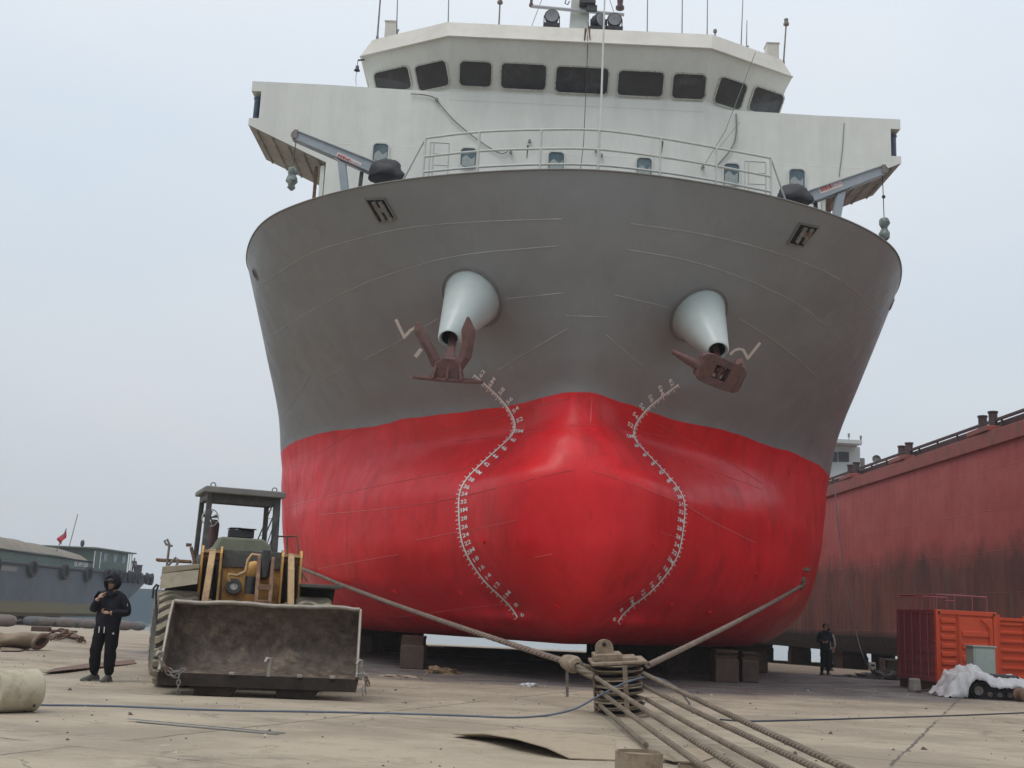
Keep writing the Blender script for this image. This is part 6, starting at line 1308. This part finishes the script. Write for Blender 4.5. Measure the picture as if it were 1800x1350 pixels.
for (xa, xb) in ((.16, .58), (1.34, 1.34)):
    if xb-xa < .1: continue
    for k in range(7):
        zz = z0+.20+k*(H_-.36)/7; q.add([(xa, .05, zz), (xb, .05, zz), (xb, -.0, zz+.05), (xa, -.0, zz+.05), (xb, -.0, zz+.13), (xa, -.0, zz+.13), (xb, .05, zz+.17), (xa, .05, zz+.17)], [(0, 1, 2, 3), (3, 2, 4, 5), (5, 4, 6, 7), (0, 3, 5, 7), (1, 2, 4, 6)])
cb2(q, 'ribbed_panel', M_ORG)
q = MB(); q.box((1.20, .03, z0+H_/2-.02), (1.02, .05, H_-.32))
for k in range(4): q.box((1.18, -.01, z0+.32+k*.33), (.84, .05, .16))
cb2(q, 'front_door', M_ORG, bevel=.02)
q = MB(); q.tube([(1.30, -.05, z0+H_-.22), (1.44, -.05, z0+H_-.30), (1.56, -.05, z0+H_-.42), (1.58, -.05, z0+.6)], .022, 8); q.cyl((.66, -.02, z0+.1), (.66, -.02, z0+H_-.1), .016, n=8); cb2(q, 'door_handle', M_ORG, smooth=50)
q = MB()
for x_ in (.09, W_-.09): q.box((x_, -.008, z0+H_-.08), (.06, .015, .07))
cb2(q, 'corner_hole', M_DARK)
q = MB(); hr = .40; zt_ = z0+H_
for x_ in (.06, W_*.33, W_*.62, W_-.25):
    q.cyl((x_, .06, zt_), (x_, .06, zt_+hr), .018, n=8); q.cyl((x_, D_-.06, zt_), (x_, D_-.06, zt_+hr), .018, n=8)
for y_ in (.4, .8, 1.2, 1.65): q.cyl((.06, y_, zt_), (.06, y_, zt_+hr), .018, n=8)
q.tube([(W_-.25, .06, zt_+hr), (.06, .06, zt_+hr), (.06, D_-.06, zt_+hr), (W_-.25, D_-.06, zt_+hr)], .024, 8); q.tube([(W_*.33, .06, zt_+.25), (.06+.25, .06, zt_+.25)], .016, 8); cb2(q, 'roof_railing', M_PUR, smooth=50)
q = MB(); q.box((W_/2, D_/2, .12), (W_*.96, D_*.96, .238)); tag(q.build('pallet', M_WOOD, None, loc=(CA.x, CA.y, 0)), 'low dark timber base under the orange container', 'pallet').rotation_euler = (0, 0, YAW)
# second container behind, right
c2 = at(1764, 1195, 32.6); c2.z = 0
e2_ = empty('container', (c2.x, c2.y+.3, 0), YAW, label='smaller orange container partly cut off by the right edge of the picture', cat='container')
H2 = at(1764, 1086, 32.9).z-.24; W2 = .95
q = MB(); q.box((W2/2, 1.0, .24+H2/2), (W2-.06, 1.9, H2-.05))
q.build('wall', M_ORG, e2_)
q = MB()
for k in range(7): q.box((W2/2, .03, .42+k*(H2-.2)/6.6), (W2-.22, .06, .09))
q.build('ribbed_panel', M_ORG, e2_, bevel=.02)
q = MB()
for x_ in (.05, W2-.05): q.box((x_, .03, .24+H2/2+.04), (.09, .10, H2+.08))
q.box((W2/2, .03, .24+H2-.04), (W2-.1, .09, .09)); q.build('corner_frame', M_ORG, e2_, bevel=.008)
# grey cabinet
p = at(1732, 1192, 30.3); q = MB(); cz0, cz1 = .12, at(1732, 1138, 30.3).z; cw = .60
M_CABI = mat('cabinet_grey_green', (.36, .43, .40), rough=.6, var=.12, vscale=5, second=(.28, .32, .29), thr=(.5, .7), sscale=5)
cbn = empty('cabinet', (p.x, 30.3, 0), rad(6), label='pale grey green metal cabinet standing in front of the orange container', cat='cabinet')
q.box((0, .2, (cz0+cz1)/2), (cw, .4, cz1-cz0)); q.build('body', M_CABI, cbn, bevel=.012)
q = MB(); q.box((0, .2, cz1+.02), (cw+.06, .46, .04)); q.build('lid', M_CABI, cbn, bevel=.008)
q = MB(); q.box((0, -.008, (cz0+cz1)/2), (cw-.10, .016, cz1-cz0-.12)); q.build('door', M_CABI, cbn, bevel=.004)
# tracked machine under a white sheet
YT = 28.6
pT = at(1762, 1212, YT); tm = empty('tracked_machine', (pT.x, YT, 0), rad(-4), label='small black crawler undercarriage with rollers half hidden by a white sheet', cat='machine')
q = MB(); n = 48; R_ = .17; Lh = .62; prf = []
for k in range(n):
    a = 2*math.pi*k/n; x_ = math.copysign(Lh, math.cos(a)) if abs(math.cos(a)) > .02 else 0; prf.append((x_+math.cos(a)*R_, R_+.03+math.sin(a)*R_))
for k in range(n):
    a, b_ = prf[k], prf[(k+1) % n]; 
q.prism([(a, -.10, b_) for a, b_ in prf], (0, 0, 0), (0, .02, 0)); q.prism([(a, .18, b_) for a, b_ in prf], (0, 0, 0), (0, .02, 0))
q.add([(a, -.13, b_) for a, b_ in prf]+[(a, .22, b_) for a, b_ in prf], [(k, (k+1) % n, n+(k+1) % n, n+k) for k in range(n)])
for k in range(22): x_ = -Lh+2*Lh*k/21; q.box((x_, .04, 2*R_+.045), (.035, .36, .035)); q.box((x_, .04, .018), (.035, .36, .03))
q.build('crawler_track', M_BLACKR, tm)
for k, (x_, z_, r_) in enumerate([(-Lh, R_+.03, .11), (Lh, R_+.03, .11), (-.35, .12, .06), (-.12, .12, .06), (.12, .12, .06), (.35, .12, .06)]): q = MB(); q.lathe([(.001, -.06), (.02, -.06), (.03, -.03), (r_, -.02), (r_, .04), (.001, .04)], (x_, -.13, z_), RX(rad(90)), 16); q.build('roller', M_STEEL, tm, smooth=40)
q = MB(); q.box((-.1, .5, .42), (1.2, .6, .34)); q.box((-.85, .25, .20), (.5, .5, .38)); q.build('chassis', M_BLACKR, tm, bevel=.05)
# the sheet: draped height field
sh_ = MB(); nx, ny = 88, 30; x0_, x1_ = -1.52, .95
for j in range(ny):
    for i in range(nx):
        u, v = i/(nx-1), j/(ny-1); x_ = x0_+(x1_-x0_)*u; y_ = -.34+1.15*v
        hh = .50+.24*math.exp(-((x_+.62)/.33)**2)+.05*math.sin(x_*5)
        if u < .16: hh *= u/.16*.9+.1
        edge_ = min(1, v*5.5); low = hh-.20-.18*max(0, math.sin(x_*4.2+.6))-.1 if u > .22 else .03
        if u > .34: low = max(low, .30)
        z_ = low+(hh-low)*edge_**.6; z_ += .10*mnoise.noise(Vector((x_*3.5, y_*4, 1)))+.09*abs(mnoise.noise(Vector((x_*7+y_*3, y_*4, 3))))-.04+.05*abs(mnoise.noise(Vector((x_*17, y_*11-x_*6, 3)))); sh_.v.append((x_+.04*mnoise.noise(Vector((x_*5, y_*7, 5))), y_+.05*mnoise.noise(Vector((x_*7, y_*3, 8)))*(1-edge_*.6), max(.015, z_)))
sh_.f = [(j*nx+i, j*nx+i+1, (j+1)*nx+i+1, (j+1)*nx+i) for j in range(ny-1) for i in range(nx-1)]; sh_.m = [0]*len(sh_.f)
so_ = sh_.build('sheet', mat('white_sheet', (.46, .47, .49), rough=.8, var=.16, vscale=5, bump=.4, bscale=7), None, smooth=80, loc=(pT.x, YT, 0)); tag(so_, 'crumpled white sheet thrown over the black crawler machine', 'sheet')
sd2 = so_.modifiers.new('solid', 'SOLIDIFY'); sd2.thickness = .008
# rusty wheel drum at the edge, timber, concrete lump, scrap
p = at(1797, 1219, 28.0); q = MB(); q.lathe([(.001, -.16), (.10, -.16), (.17, -.12), (.12, -.05), (.13, .05), (.17, .12), (.10, .16), (.001, .16)], (p.x, 28.0, .17), RZ(rad(20)) @ RX(rad(90)), 22); tag(q.build('drum', M_RUST, smooth=35), 'small rusty brown drum cut off by the right edge of the yard', 'drum')
for (a, b_, lb_, r_) in (((1700, 1222), (1785, 1228), 'dark timber lying in front of the crawler machine', .05), ((1611, 1218), (1672, 1210), 'curved dark bar lying left of the white sheet', .03)):
    q = MB(); q.bar(gp(*a, .04), gp(*b_, .04), r_*2, r_*1.4); tag(q.build('timber' if r_ > .04 else 'bar', M_WOOD, bevel=.01), lb_, 'timber' if r_ > .04 else 'bar')
q = MB(); q.tube(smooth3([gp(1612, 1205, .25), gp(1625, 1208, .16), gp(1650, 1212, .10), gp(1672, 1218, .04)]), .035, 8); tag(q.build('hose', M_RUST, smooth=60), 'thick brown hose end beside the concrete lump', 'hose')
q = MB(); c = gp(1608, 1216); q.lathe([(.001, 0), (.16, 0), (.17, .05), (.155, .30), (.13, .34), (.001, .34)], c, None, 9); tag(q.build('concrete_lump', mat('concrete_grey', (.26, .24, .22), rough=.95, var=.2, vscale=7, bump=.5), bevel=.02), 'small grey concrete post stump left of the container base', 'concrete block')
c = gp(1567, 1188); q = MB(); zt_ = at(1567, 1158, c.y).z
q.box((c.x, c.y, zt_-.03), (.72, .5, .05)); q.box((c.x-.34, c.y, zt_/2), (.05, .5, zt_)); q.box((c.x+.1, c.y+.1, zt_/2), (.4, .05, zt_)); q.box((c.x+.34, c.y, zt_/2), (.05, .5, zt_)); tag(q.build('metal_bench', mat('bench_steel', (.11, .095, .09), rough=.8, var=.3, vscale=6)), 'dark open metal box left of the container, scrap around its foot', 'metal box')
q = MB(); c = gp(1533, 1185); q.box((c.x, c.y, .17), (.24, .2, .34)); q.box((c.x, c.y-.11, .22), (.16, .02, .08), mi=1); tag(q.build('jerrycan', [mat('can_pale', (.38, .37, .35), rough=.6), M_DARK], bevel=.02), 'small pale canister standing left of the dark metal box', 'canister')
heap('scrap_heap', 1553, 1194, 1.5, .22, .7, mat('scrap_dark', (.07, .065, .06), rough=.85, var=.6, vscale=14, second=(.2, .18, .16), thr=(.55, .62), sscale=9), 'low heap of dark scrap and chain at the foot of the metal box', 'scrap heap', 6, rough_=1.0)
heap('scrap_heap', 1500, 1190, 1.3, .06, .5, mat('scrap_dark', (.07, .065, .06)), 'flat dark patch of scrap cable between the two workers and the metal box', 'scrap heap', 9, rough_=1.0)

# ================================================================== LEFT: MOORED BARGE, AIRBAGS, FLAG
LZ = 4.2
B0, B1 = atz(0, 985, LZ), atz(176, 1003, LZ); dv = (B1-B0).normalized(); perp = Vector((-dv.y, dv.x, 0))
def lbm(): 
    m = mat('blue_grey_hull', (.085, .10, .125), rough=.7, var=.15, vscale=.5, second=(.12, .125, .13), thr=(.5, .7), sscale=.4, bump=.2, bscale=1)
    t = m.node_tree; n = t.nodes; l = t.links; b = n['Principled BSDF']; src = b.inputs['Base Color'].links[0].from_socket
    g_ = n.new('ShaderNodeNewGeometry'); s = n.new('ShaderNodeSeparateXYZ'); l.new(g_.outputs['Position'], s.inputs[0]); nz_ = n.new('ShaderNodeTexNoise'); nz_.inputs['Scale'].default_value = .8; nz_.inputs['Detail'].default_value = 6; l.new(g_.outputs['Position'], nz_.inputs['Vector'])
    e_ = node_math(t, 'ADD', s.outputs['Z'], node_math(t, 'MULTIPLY', nz_.outputs['Fac'], .5)); r = n.new('ShaderNodeMapRange'); r.inputs['From Min'].default_value = 1.20; r.inputs['From Max'].default_value = .95; l.new(e_, r.inputs['Value'])
    x = n.new('ShaderNodeMix'); x.data_type = 'RGBA'; l.new(r.outputs[0], x.inputs[0]); l.new(src, x.inputs[6]); x.inputs[7].default_value = (.155, .135, .075, 1); l.new(x.outputs[2], b.inputs['Base Color']); return m
M_LH = lbm(); M_GREEN = mat('deck_green', (.085, .135, .11), rough=.65, var=.15, vscale=1.0, second=(.12, .15, .13), thr=(.5, .7)); M_TARP = mat('tarpaulin_brown', (.20, .175, .14), rough=.85, var=.18, vscale=.8, bump=.6, bscale=2)
lbg = empty('cargo_barge', (B1.x, B1.y, 0), math.atan2(-dv.x, dv.y), label='blue-grey cargo barge with green deckhouse and brown tarpaulin ashore on the left', cat='barge')
ang = math.atan2(-dv.x, dv.y)
# local frame: +y along dv away from the camera, -x is... the visible side lies on x = 0, body extends to -x
def LBx(mb, name, m, parent=lbg, **k): return mb.build(name, m, parent, **k)
LL = -62; EN = 18; zbot = -.45
q = MB(); st_ = []
side = [(LL, 0), (-20, 0), (-4, 0), (0, 0), (5, 0), (9, -.1), (13, -.4), (16, -1.1), (17.3, -2.2), (EN, -4.5)]
for zi, z_ in enumerate([zbot, zbot+.35, .4, 1.4, 2.4, 3.4, LZ]):
    k = (z_-zbot)/(LZ-zbot); row = []
    for (y_, x_) in side:
        yy = y_ if y_ <= 0 else y_*(.30+.70*k**.8)
        row.append((x_-(.5 if zi == 0 else 0), yy, z_))
    row += [(-11.5-x_, y2, z_) for (_, y2, _z), (_y, x_) in zip(row[::-1], side[::-1])]
    st_.append(row)
nr = len(st_[0]); q.v = [p for r_ in st_ for p in r_]; q.f = [(i*nr+k, i*nr+(k+1) % nr, (i+1)*nr+(k+1) % nr, (i+1)*nr+k) for i in range(len(st_)-1) for k in range(nr)]+[tuple(range(nr)), tuple((len(st_)-1)*nr+k for k in range(nr))]; q.m = [0]*len(q.f)
LBx(q, 'hull', M_LH, smooth=30)
q = MB(); P = [Vector((x_+.06, y_, LZ-.10)) for y_, x_ in side]; q.tube(P, .16, 8); LBx(q, 'rubbing_band', mat('band_dark', (.05, .055, .065), rough=.8, var=.2), smooth=50)
q = MB(); q.prism([(-.7, LL, LZ), (-.7, -.6, LZ), (-.7, -.6, LZ+.75), (-.7, -8, LZ+1.05), (-.7, LL, LZ+1.25)], (0, 0, 0), (-9.5, 0, 0)); LBx(q, 'cargo_coaming', M_GREEN)
q = MB(); q.bar((-.62, LL, LZ+1.27), (-.62, -.5, LZ+.80), .1, .12); LBx(q, 'coaming_rail', M_DARK)
q = MB(); ny, nx = 44, 9
for j in range(ny):
    y_ = -1.0-(57)*j/(ny-1); hh = 2.0+.45*(1-math.exp(y_/14))+(.9*max(0, (-y_-14)/24)**1.5 if y_ < -14 else 0)
    for i in range(nx): u = i/(nx-1); x_ = -.66-9.4*u; ph = .12*math.sin(y_*3.2+u*6)*(1 if j < 16 else .5); q.v.append((x_, y_+.8*u, LZ+.72+.5*min(1, -y_/25)+(hh-.85)*max(0, math.sin(math.pi*min(1, u*.96)))**.5+ph*math.sin(math.pi*u)))
q.f = [(j*nx+i, j*nx+i+1, (j+1)*nx+i+1, (j+1)*nx+i) for j in range(ny-1) for i in range(nx-1)]+[tuple(range(nx))]; q.m = [0]*len(q.f); LBx(q, 'tarpaulin', M_TARP, smooth=60)
q = MB(); q.box((-4.0, 4.4, LZ+1.1), (6.2, 8.4, 2.2)); hs_ = LBx(q, 'deckhouse', M_GREEN, bevel=.04)
q = MB(); q.box((-4.0, 4.8, LZ+2.26), (7.0, 10.0, .14)); LBx(q, 'deckhouse_roof', mat('roof_dull', (.15, .17, .15), rough=.8))
for y_ in (2.8, 5.2, 7.4): q = MB(); q.box((-.88, y_, LZ+1.45), (.04, .9, .8)); LBx(q, 'deckhouse_window', M_GLASS2, hs_)
for y_ in (.2, 1.6): q = MB(); q.box((-.86, y_, LZ+1.1), (.04, .14, 1.7)); LBx(q, 'door_frame', M_MARK, hs_)
for y_ in (9.2, 9.8): q = MB(); q.cyl((-1.0, y_, LZ), (-1.0, y_, LZ+2.2), .06, n=8); LBx(q, 'awning_post', M_MARK)
def tyre_ring(c, nrm, R__=.5, r_=.17, parent=lbg):
    mb = MB(); n_ = Vector(nrm).normalized(); x = n_.cross(Vector((0, 0, 1))).normalized(); y = Vector((0, 0, 1)); mb.tube([Vector(c)+x*math.cos(t)*R__+y*math.sin(t)*R__ for t in [2*math.pi*k/16 for k in range(16)]], r_, 8, closed=True); return mb.build('tyre_fender', M_TYD, parent, smooth=60)
M_TYD = mat('fender_tyre', (.030, .031, .036), rough=.9, var=.3, vscale=4)
for y_ in (-20.5, -14.2, -8.0, -3.0): tyre_ring((.22, y_, LZ-.45), (1, 0, 0), .62)
for (y_, x_) in ((1.2, .1), (2.6, .08), (4.0, .02), (5.4, .0), (6.8, -.02), (8.3, -.1), (9.8, -.15), (12.4, -.35), (15.2, -.9), (17.0, -1.9), (17.8, -3.2)): tyre_ring((x_+.22, y_, LZ-.35), (1, .25 if y_ > 5 else 0, 0), .52)
q = MB(); q.box((-3.5, 15, LZ+.15), (3, 1.6, .3)); q.cyl((-2.2, 14.6, LZ), (-2.2, 14.6, LZ+1.1), .45, n=14); q.cyl((-2.2, 14.6, LZ+1.1), (-2.2, 14.6, LZ+1.2), .52, n=14); LBx(q, 'mooring_bitt', M_DKMET, smooth=40)
q = MB(); vs, fs = text_mesh('ELHP1505', .62, 0, .01); q.add([(-.68+.0, v.x*1.15-2.9, LZ+.42+v.y) for v in vs], fs); LBx(q, 'registration_number', M_MARK)
q = MB(); q.box((.03, -18.2, LZ-.62), (.02, 3.2, .42)); LBx(q, 'name_board', mat('name_board', (.20, .20, .20), rough=.7))
q = MB(); q.cyl((-3, -1.2, LZ+2.2), (-3, -.2, LZ+5.6), .05, n=6); LBx(q, 'aerial', M_STEEL); q = MB(); q.sphere((-2.5, .6, LZ+2.7), .22, 8, 8, (1, 1, 1.7)); q.cyl((-2.5, .6, LZ+2.2), (-2.5, .6, LZ+2.5), .08, n=6); LBx(q, 'deck_lamp', M_DKMET, smooth=50)
fb = at(104, 958, 110); ft = at(117, 929, 110); fl = MB(); fl.cyl(ft+(fb-ft)*1.4, ft, .05, n=6); fo = fl.build('flag', M_STEEL); tag(fo, 'red flag on a leaning pole above the tarpaulin of the left barge', 'flag')
cl_ = MB(); a, b_, c, d_ = at(116, 931, 110), at(101, 948, 110), at(107, 958, 110), at(115, 945, 110); n = 6; G = [[(a*(1-u)+b_*u)*(1-v)+(d_*(1-u)+c*u)*v+Vector((0, .25*math.sin(u*5+v*2), 0)) for u in [i/n for i in range(n+1)]] for v in [j/n for j in range(n+1)]]
cl_.v = [tuple(p) for r_ in G for p in r_]; cl_.f = [(j*(n+1)+i, j*(n+1)+i+1, (j+1)*(n+1)+i+1, (j+1)*(n+1)+i) for j in range(n) for i in range(n)]; cl_.m = [0]*len(cl_.f); cl_.build('cloth', mat('flag_red', (.45, .02, .05), rough=.8), fo, smooth=60)
pb_ = Vector((B1.x, B1.y, 0))+dv*11.6+Vector((-1.4, 0, LZ)); S3 = dict(S2)
person('person', pb_, rad(20), S3, 'small distant person standing on the stern deck of the blue-grey barge', (cloth_m('grey_top', (.10, .10, .11)), M_DKP, M_SHOE), hair=M_HAIR, sub=1, height=1.05)
M_BAG = mat('airbag_rubber', (.12, .13, .135), rough=.85, var=.25, vscale=2, bump=.3, bscale=6); M_BAG2 = mat('airbag_brown', (.15, .125, .115), rough=.85, var=.25, vscale=2)
rnd = random.Random(11); labs = []
for k, (px, w_) in enumerate([(3, 2.4), (60, 2.2), (79, 1.7), (98, 1.9), (117, 2.1), (136, 1.8), (155, 2.0), (176, 1.7), (218, 1.5), (243, 1.2), (196, 1.5)]):
    Y = 99+rnd.uniform(-3, 3) if k else 78; c = at(px, 1096, Y); c.z = gz(Y)+.40; q = MB(); r_ = .40; L_ = w_*.55
    q.lathe([(.05, -L_/2-.35), (.3, -L_/2-.2), (r_*.9, -L_/2), (r_, -L_/2+.2), (r_, L_/2-.2), (r_*.9, L_/2), (.3, L_/2+.2), (.05, L_/2+.35)], c, RZ(rad(rnd.uniform(-25, 25))) @ RY(rad(90)), 18)
    q.tube([c+Vector((L_/2+.3, 0, 0)), c+Vector((L_/2+.6, 0, .1))], .06, 6)
    tag(q.build('airbag', M_BAG if k % 2 else M_BAG2, smooth=50), ['', 'grey airbag second from the left edge, under the blue-grey barge', 'brown airbag third from the left edge, under the barge', 'grey airbag fourth from the left edge, under the barge', 'brown airbag fifth from the left edge, under the barge', 'grey airbag sixth from the left edge, under the barge', 'brown airbag seventh from the left, just left of the hooded person', 'grey airbag hidden behind the hooded person', 'brown airbag just right of the hooded person', 'grey airbag nearest the loader, rightmost of its row', 'brown airbag partly behind the hooded person, right side'][k] if k else 'largest grey airbag at the left edge of the picture under the barge', 'airbag', 'launching airbags lying in a row under the left barge')
for k, (dy_) in enumerate((-3, -9, -15, -22, -32)):
    p = Vector((B1.x, B1.y, 0))+dv*dy_+Vector((-2.8, 0, 0)); keel_block(p.x, p.y, 1.1, 1.3, -.45-gz(p.y)+.0-.012, 'dark support block under the blue-grey barge, %s counted from its stern' % ['first', 'second', 'third', 'fourth', 'fifth'][k], 'support blocks under the left barge')
# another hull afloat far off
q = MB(); Yf = 190; a, b_ = at(120, 1040, Yf), at(420, 1046, Yf); q.prism([(a.x-40, Yf, -2.5), (b_.x+20, Yf, -2.5), (b_.x+23, Yf, at(420, 1056, Yf).z+.9), (a.x-40, Yf, at(250, 1040, Yf).z)], (0, 0, 0), (0, 12, 0)); far = empty('moored_hull', (a.x, Yf, 0), label='long flat blue-grey hull moored on the water far behind the left barge', cat='hull')
o = q.build('hull', mat('far_hull_blue', (.12, .17, .21), rough=.7, var=.05, vscale=.2), far); o.location = (-a.x, -Yf, 0)
q = MB(); zz = at(250, 1040, Yf).z; q.box((a.x-5, Yf+5, zz+.25), (75, 8, .5)); o = q.build('deck', mat('far_deck', (.16, .19, .21), rough=.8), far); o.location = (-a.x, -Yf, 0)

# deflated airbag and cable heap on the left
fb_ = gp(20, 1137); M_CANV = mat('brown_canvas', (.20, .15, .105), rough=.9, var=.2, vscale=3, second=(.29, .23, .165), thr=(.45, .7), sscale=2, bump=.4, bscale=8)
q = MB(); c = gp(-6, 1142); nA = 26; rows = []
for j in range(12):
    t = j/11; x_ = -1.1+1.9*t; rr0 = .40*(1-.25*t)+.05*math.sin(t*9); cc = Vector((c.x+x_, c.y+.75*t+.12*math.sin(t*6), 0))
    rows.append([cc+Vector((.25*math.sin(a)*.3, math.cos(a)*rr0*1.35, max(.01, rr0*.72+math.sin(a)*rr0*.75*(1-.3*t))+.05*mnoise.noise(Vector((t*6, a*1.2, 2))))) for a in [2*math.pi*k/nA for k in range(nA)]])
vs = [p for r_ in rows for p in r_]; q.add(vs, [(i*nA+k, i*nA+(k+1) % nA, (i+1)*nA+(k+1) % nA, (i+1)*nA+k) for i in range(11) for k in range(nA)])
q.tube([p for p in rows[-1]], .06, 7, closed=True)
q.add([gp(0, 1146, .03), gp(35, 1146, .03), gp(82, 1131, .02), gp(60, 1124, .10), gp(10, 1128, .25)], [(0, 1, 2, 3, 4)])
tag(q.build('canvas_roll', M_CANV, smooth=50), 'big collapsed roll of brown canvas with an open mouth at the left edge', 'canvas roll')
q = MB(); rnd = random.Random(2)
for k in range(11):
    P = []; bx, by = 75+rnd.uniform(0, 20), 1123+rnd.uniform(-5, 3)
    for j in range(6): P.append(gp(bx+j*11+rnd.uniform(-5, 5), by+j*.8+rnd.uniform(-3, 3), .04+rnd.random()*.28*math.sin(math.pi*j/5)))
    q.tube(smooth3(P), .035, 6)
tag(q.build('cable_heap', M_RUST, smooth=60), 'tangled heap of rusty cable on the yard beyond the canvas roll', 'cable heap')
q = MB(); c = gp(72, 1110); q.box(c+Vector((0, 0, .12)), (.9, .4, .24)); q.box(c+Vector((.9, .3, .06)), (1.6, .3, .10)); tag(q.build('timber', M_WOOD, bevel=.03), 'dark timbers lying between the canvas roll and the cable heap', 'timber')
# long ladder leaning on the hull behind the loader
q = MB(); b_, _n = hit(495, 868); b_ = (b_ if b_ else at(484, 862, 34.7))+Vector((-.04, -.04, 0)); a = Vector((b_.x-1.55, b_.y-.6, gz(b_.y)))
for dx_ in (-.09, .09): q.bar(a+Vector((dx_, 0, 0)), b_+Vector((dx_, 0, 0)), .03, .04)
for k in range(1, 18): p = a+(b_-a)*k/18; q.bar(p+Vector((-.09, 0, 0)), p+Vector((.09, 0, 0)), .014)
tag(q.build('ladder', M_DKMET), 'narrow dark ladder leaning on the red hull behind the loader cab', 'ladder')
# fallen rags, pebbles

# loose chips of stone, scale and litter over the yard
q = MB(); rnd = random.Random(21)
for k in range(1500):
    near = k % 3
    x_, y_ = (rnd.uniform(-9, 9), rnd.uniform(10.5, 22)) if near == 0 else ((rnd.uniform(-12, 18), rnd.uniform(20, 36)) if near == 1 else (rnd.gauss(3, 7), rnd.gauss(27, 4)))
    if y_ < 10.5: continue
    r_ = rnd.uniform(.006, .022)*(1 if rnd.random() < .93 else 2.4); a = rnd.uniform(0, 6.3); c_, s_ = math.cos(a)*r_, math.sin(a)*r_
    q.add([(x_+c_, y_+s_, gz(y_)), (x_-s_*.7, y_+c_*.7, gz(y_)), (x_-c_, y_-s_, gz(y_)), (x_+s_*.8, y_-c_*.8, gz(y_)), (x_+c_*.3, y_, gz(y_)+r_*.8)], [(0, 1, 4), (1, 2, 4), (2, 3, 4), (3, 0, 4)], 0 if rnd.random() < .6 else 1)
tag(q.build('gravel', [mat('chip_dark', (.09, .07, .055), rough=.9, var=.4, vscale=3), mat('chip_pale', (.42, .38, .31), rough=.9, var=.2, vscale=3)]), 'scattered chips of stone and rust scale lying all over the concrete yard', 'gravel', kind='stuff')

# damp air over the yard and the water
q = MB(); q.box((0, 150, 18), (900, 420, 44)); hz = q.build('haze', None); hz.data.materials.clear()
m = bpy.data.materials.new('haze'); m.use_nodes = True; m.node_tree.nodes.clear(); o_ = m.node_tree.nodes.new('ShaderNodeOutputMaterial'); v_ = m.node_tree.nodes.new('ShaderNodeVolumePrincipled'); v_.inputs['Color'].default_value = (.9, .93, .96, 1); v_.inputs['Density'].default_value = .0007
m.node_tree.links.new(v_.outputs[0], o_.inputs['Volume']); hz.data.materials.append(m); tag(hz, kind='stuff')
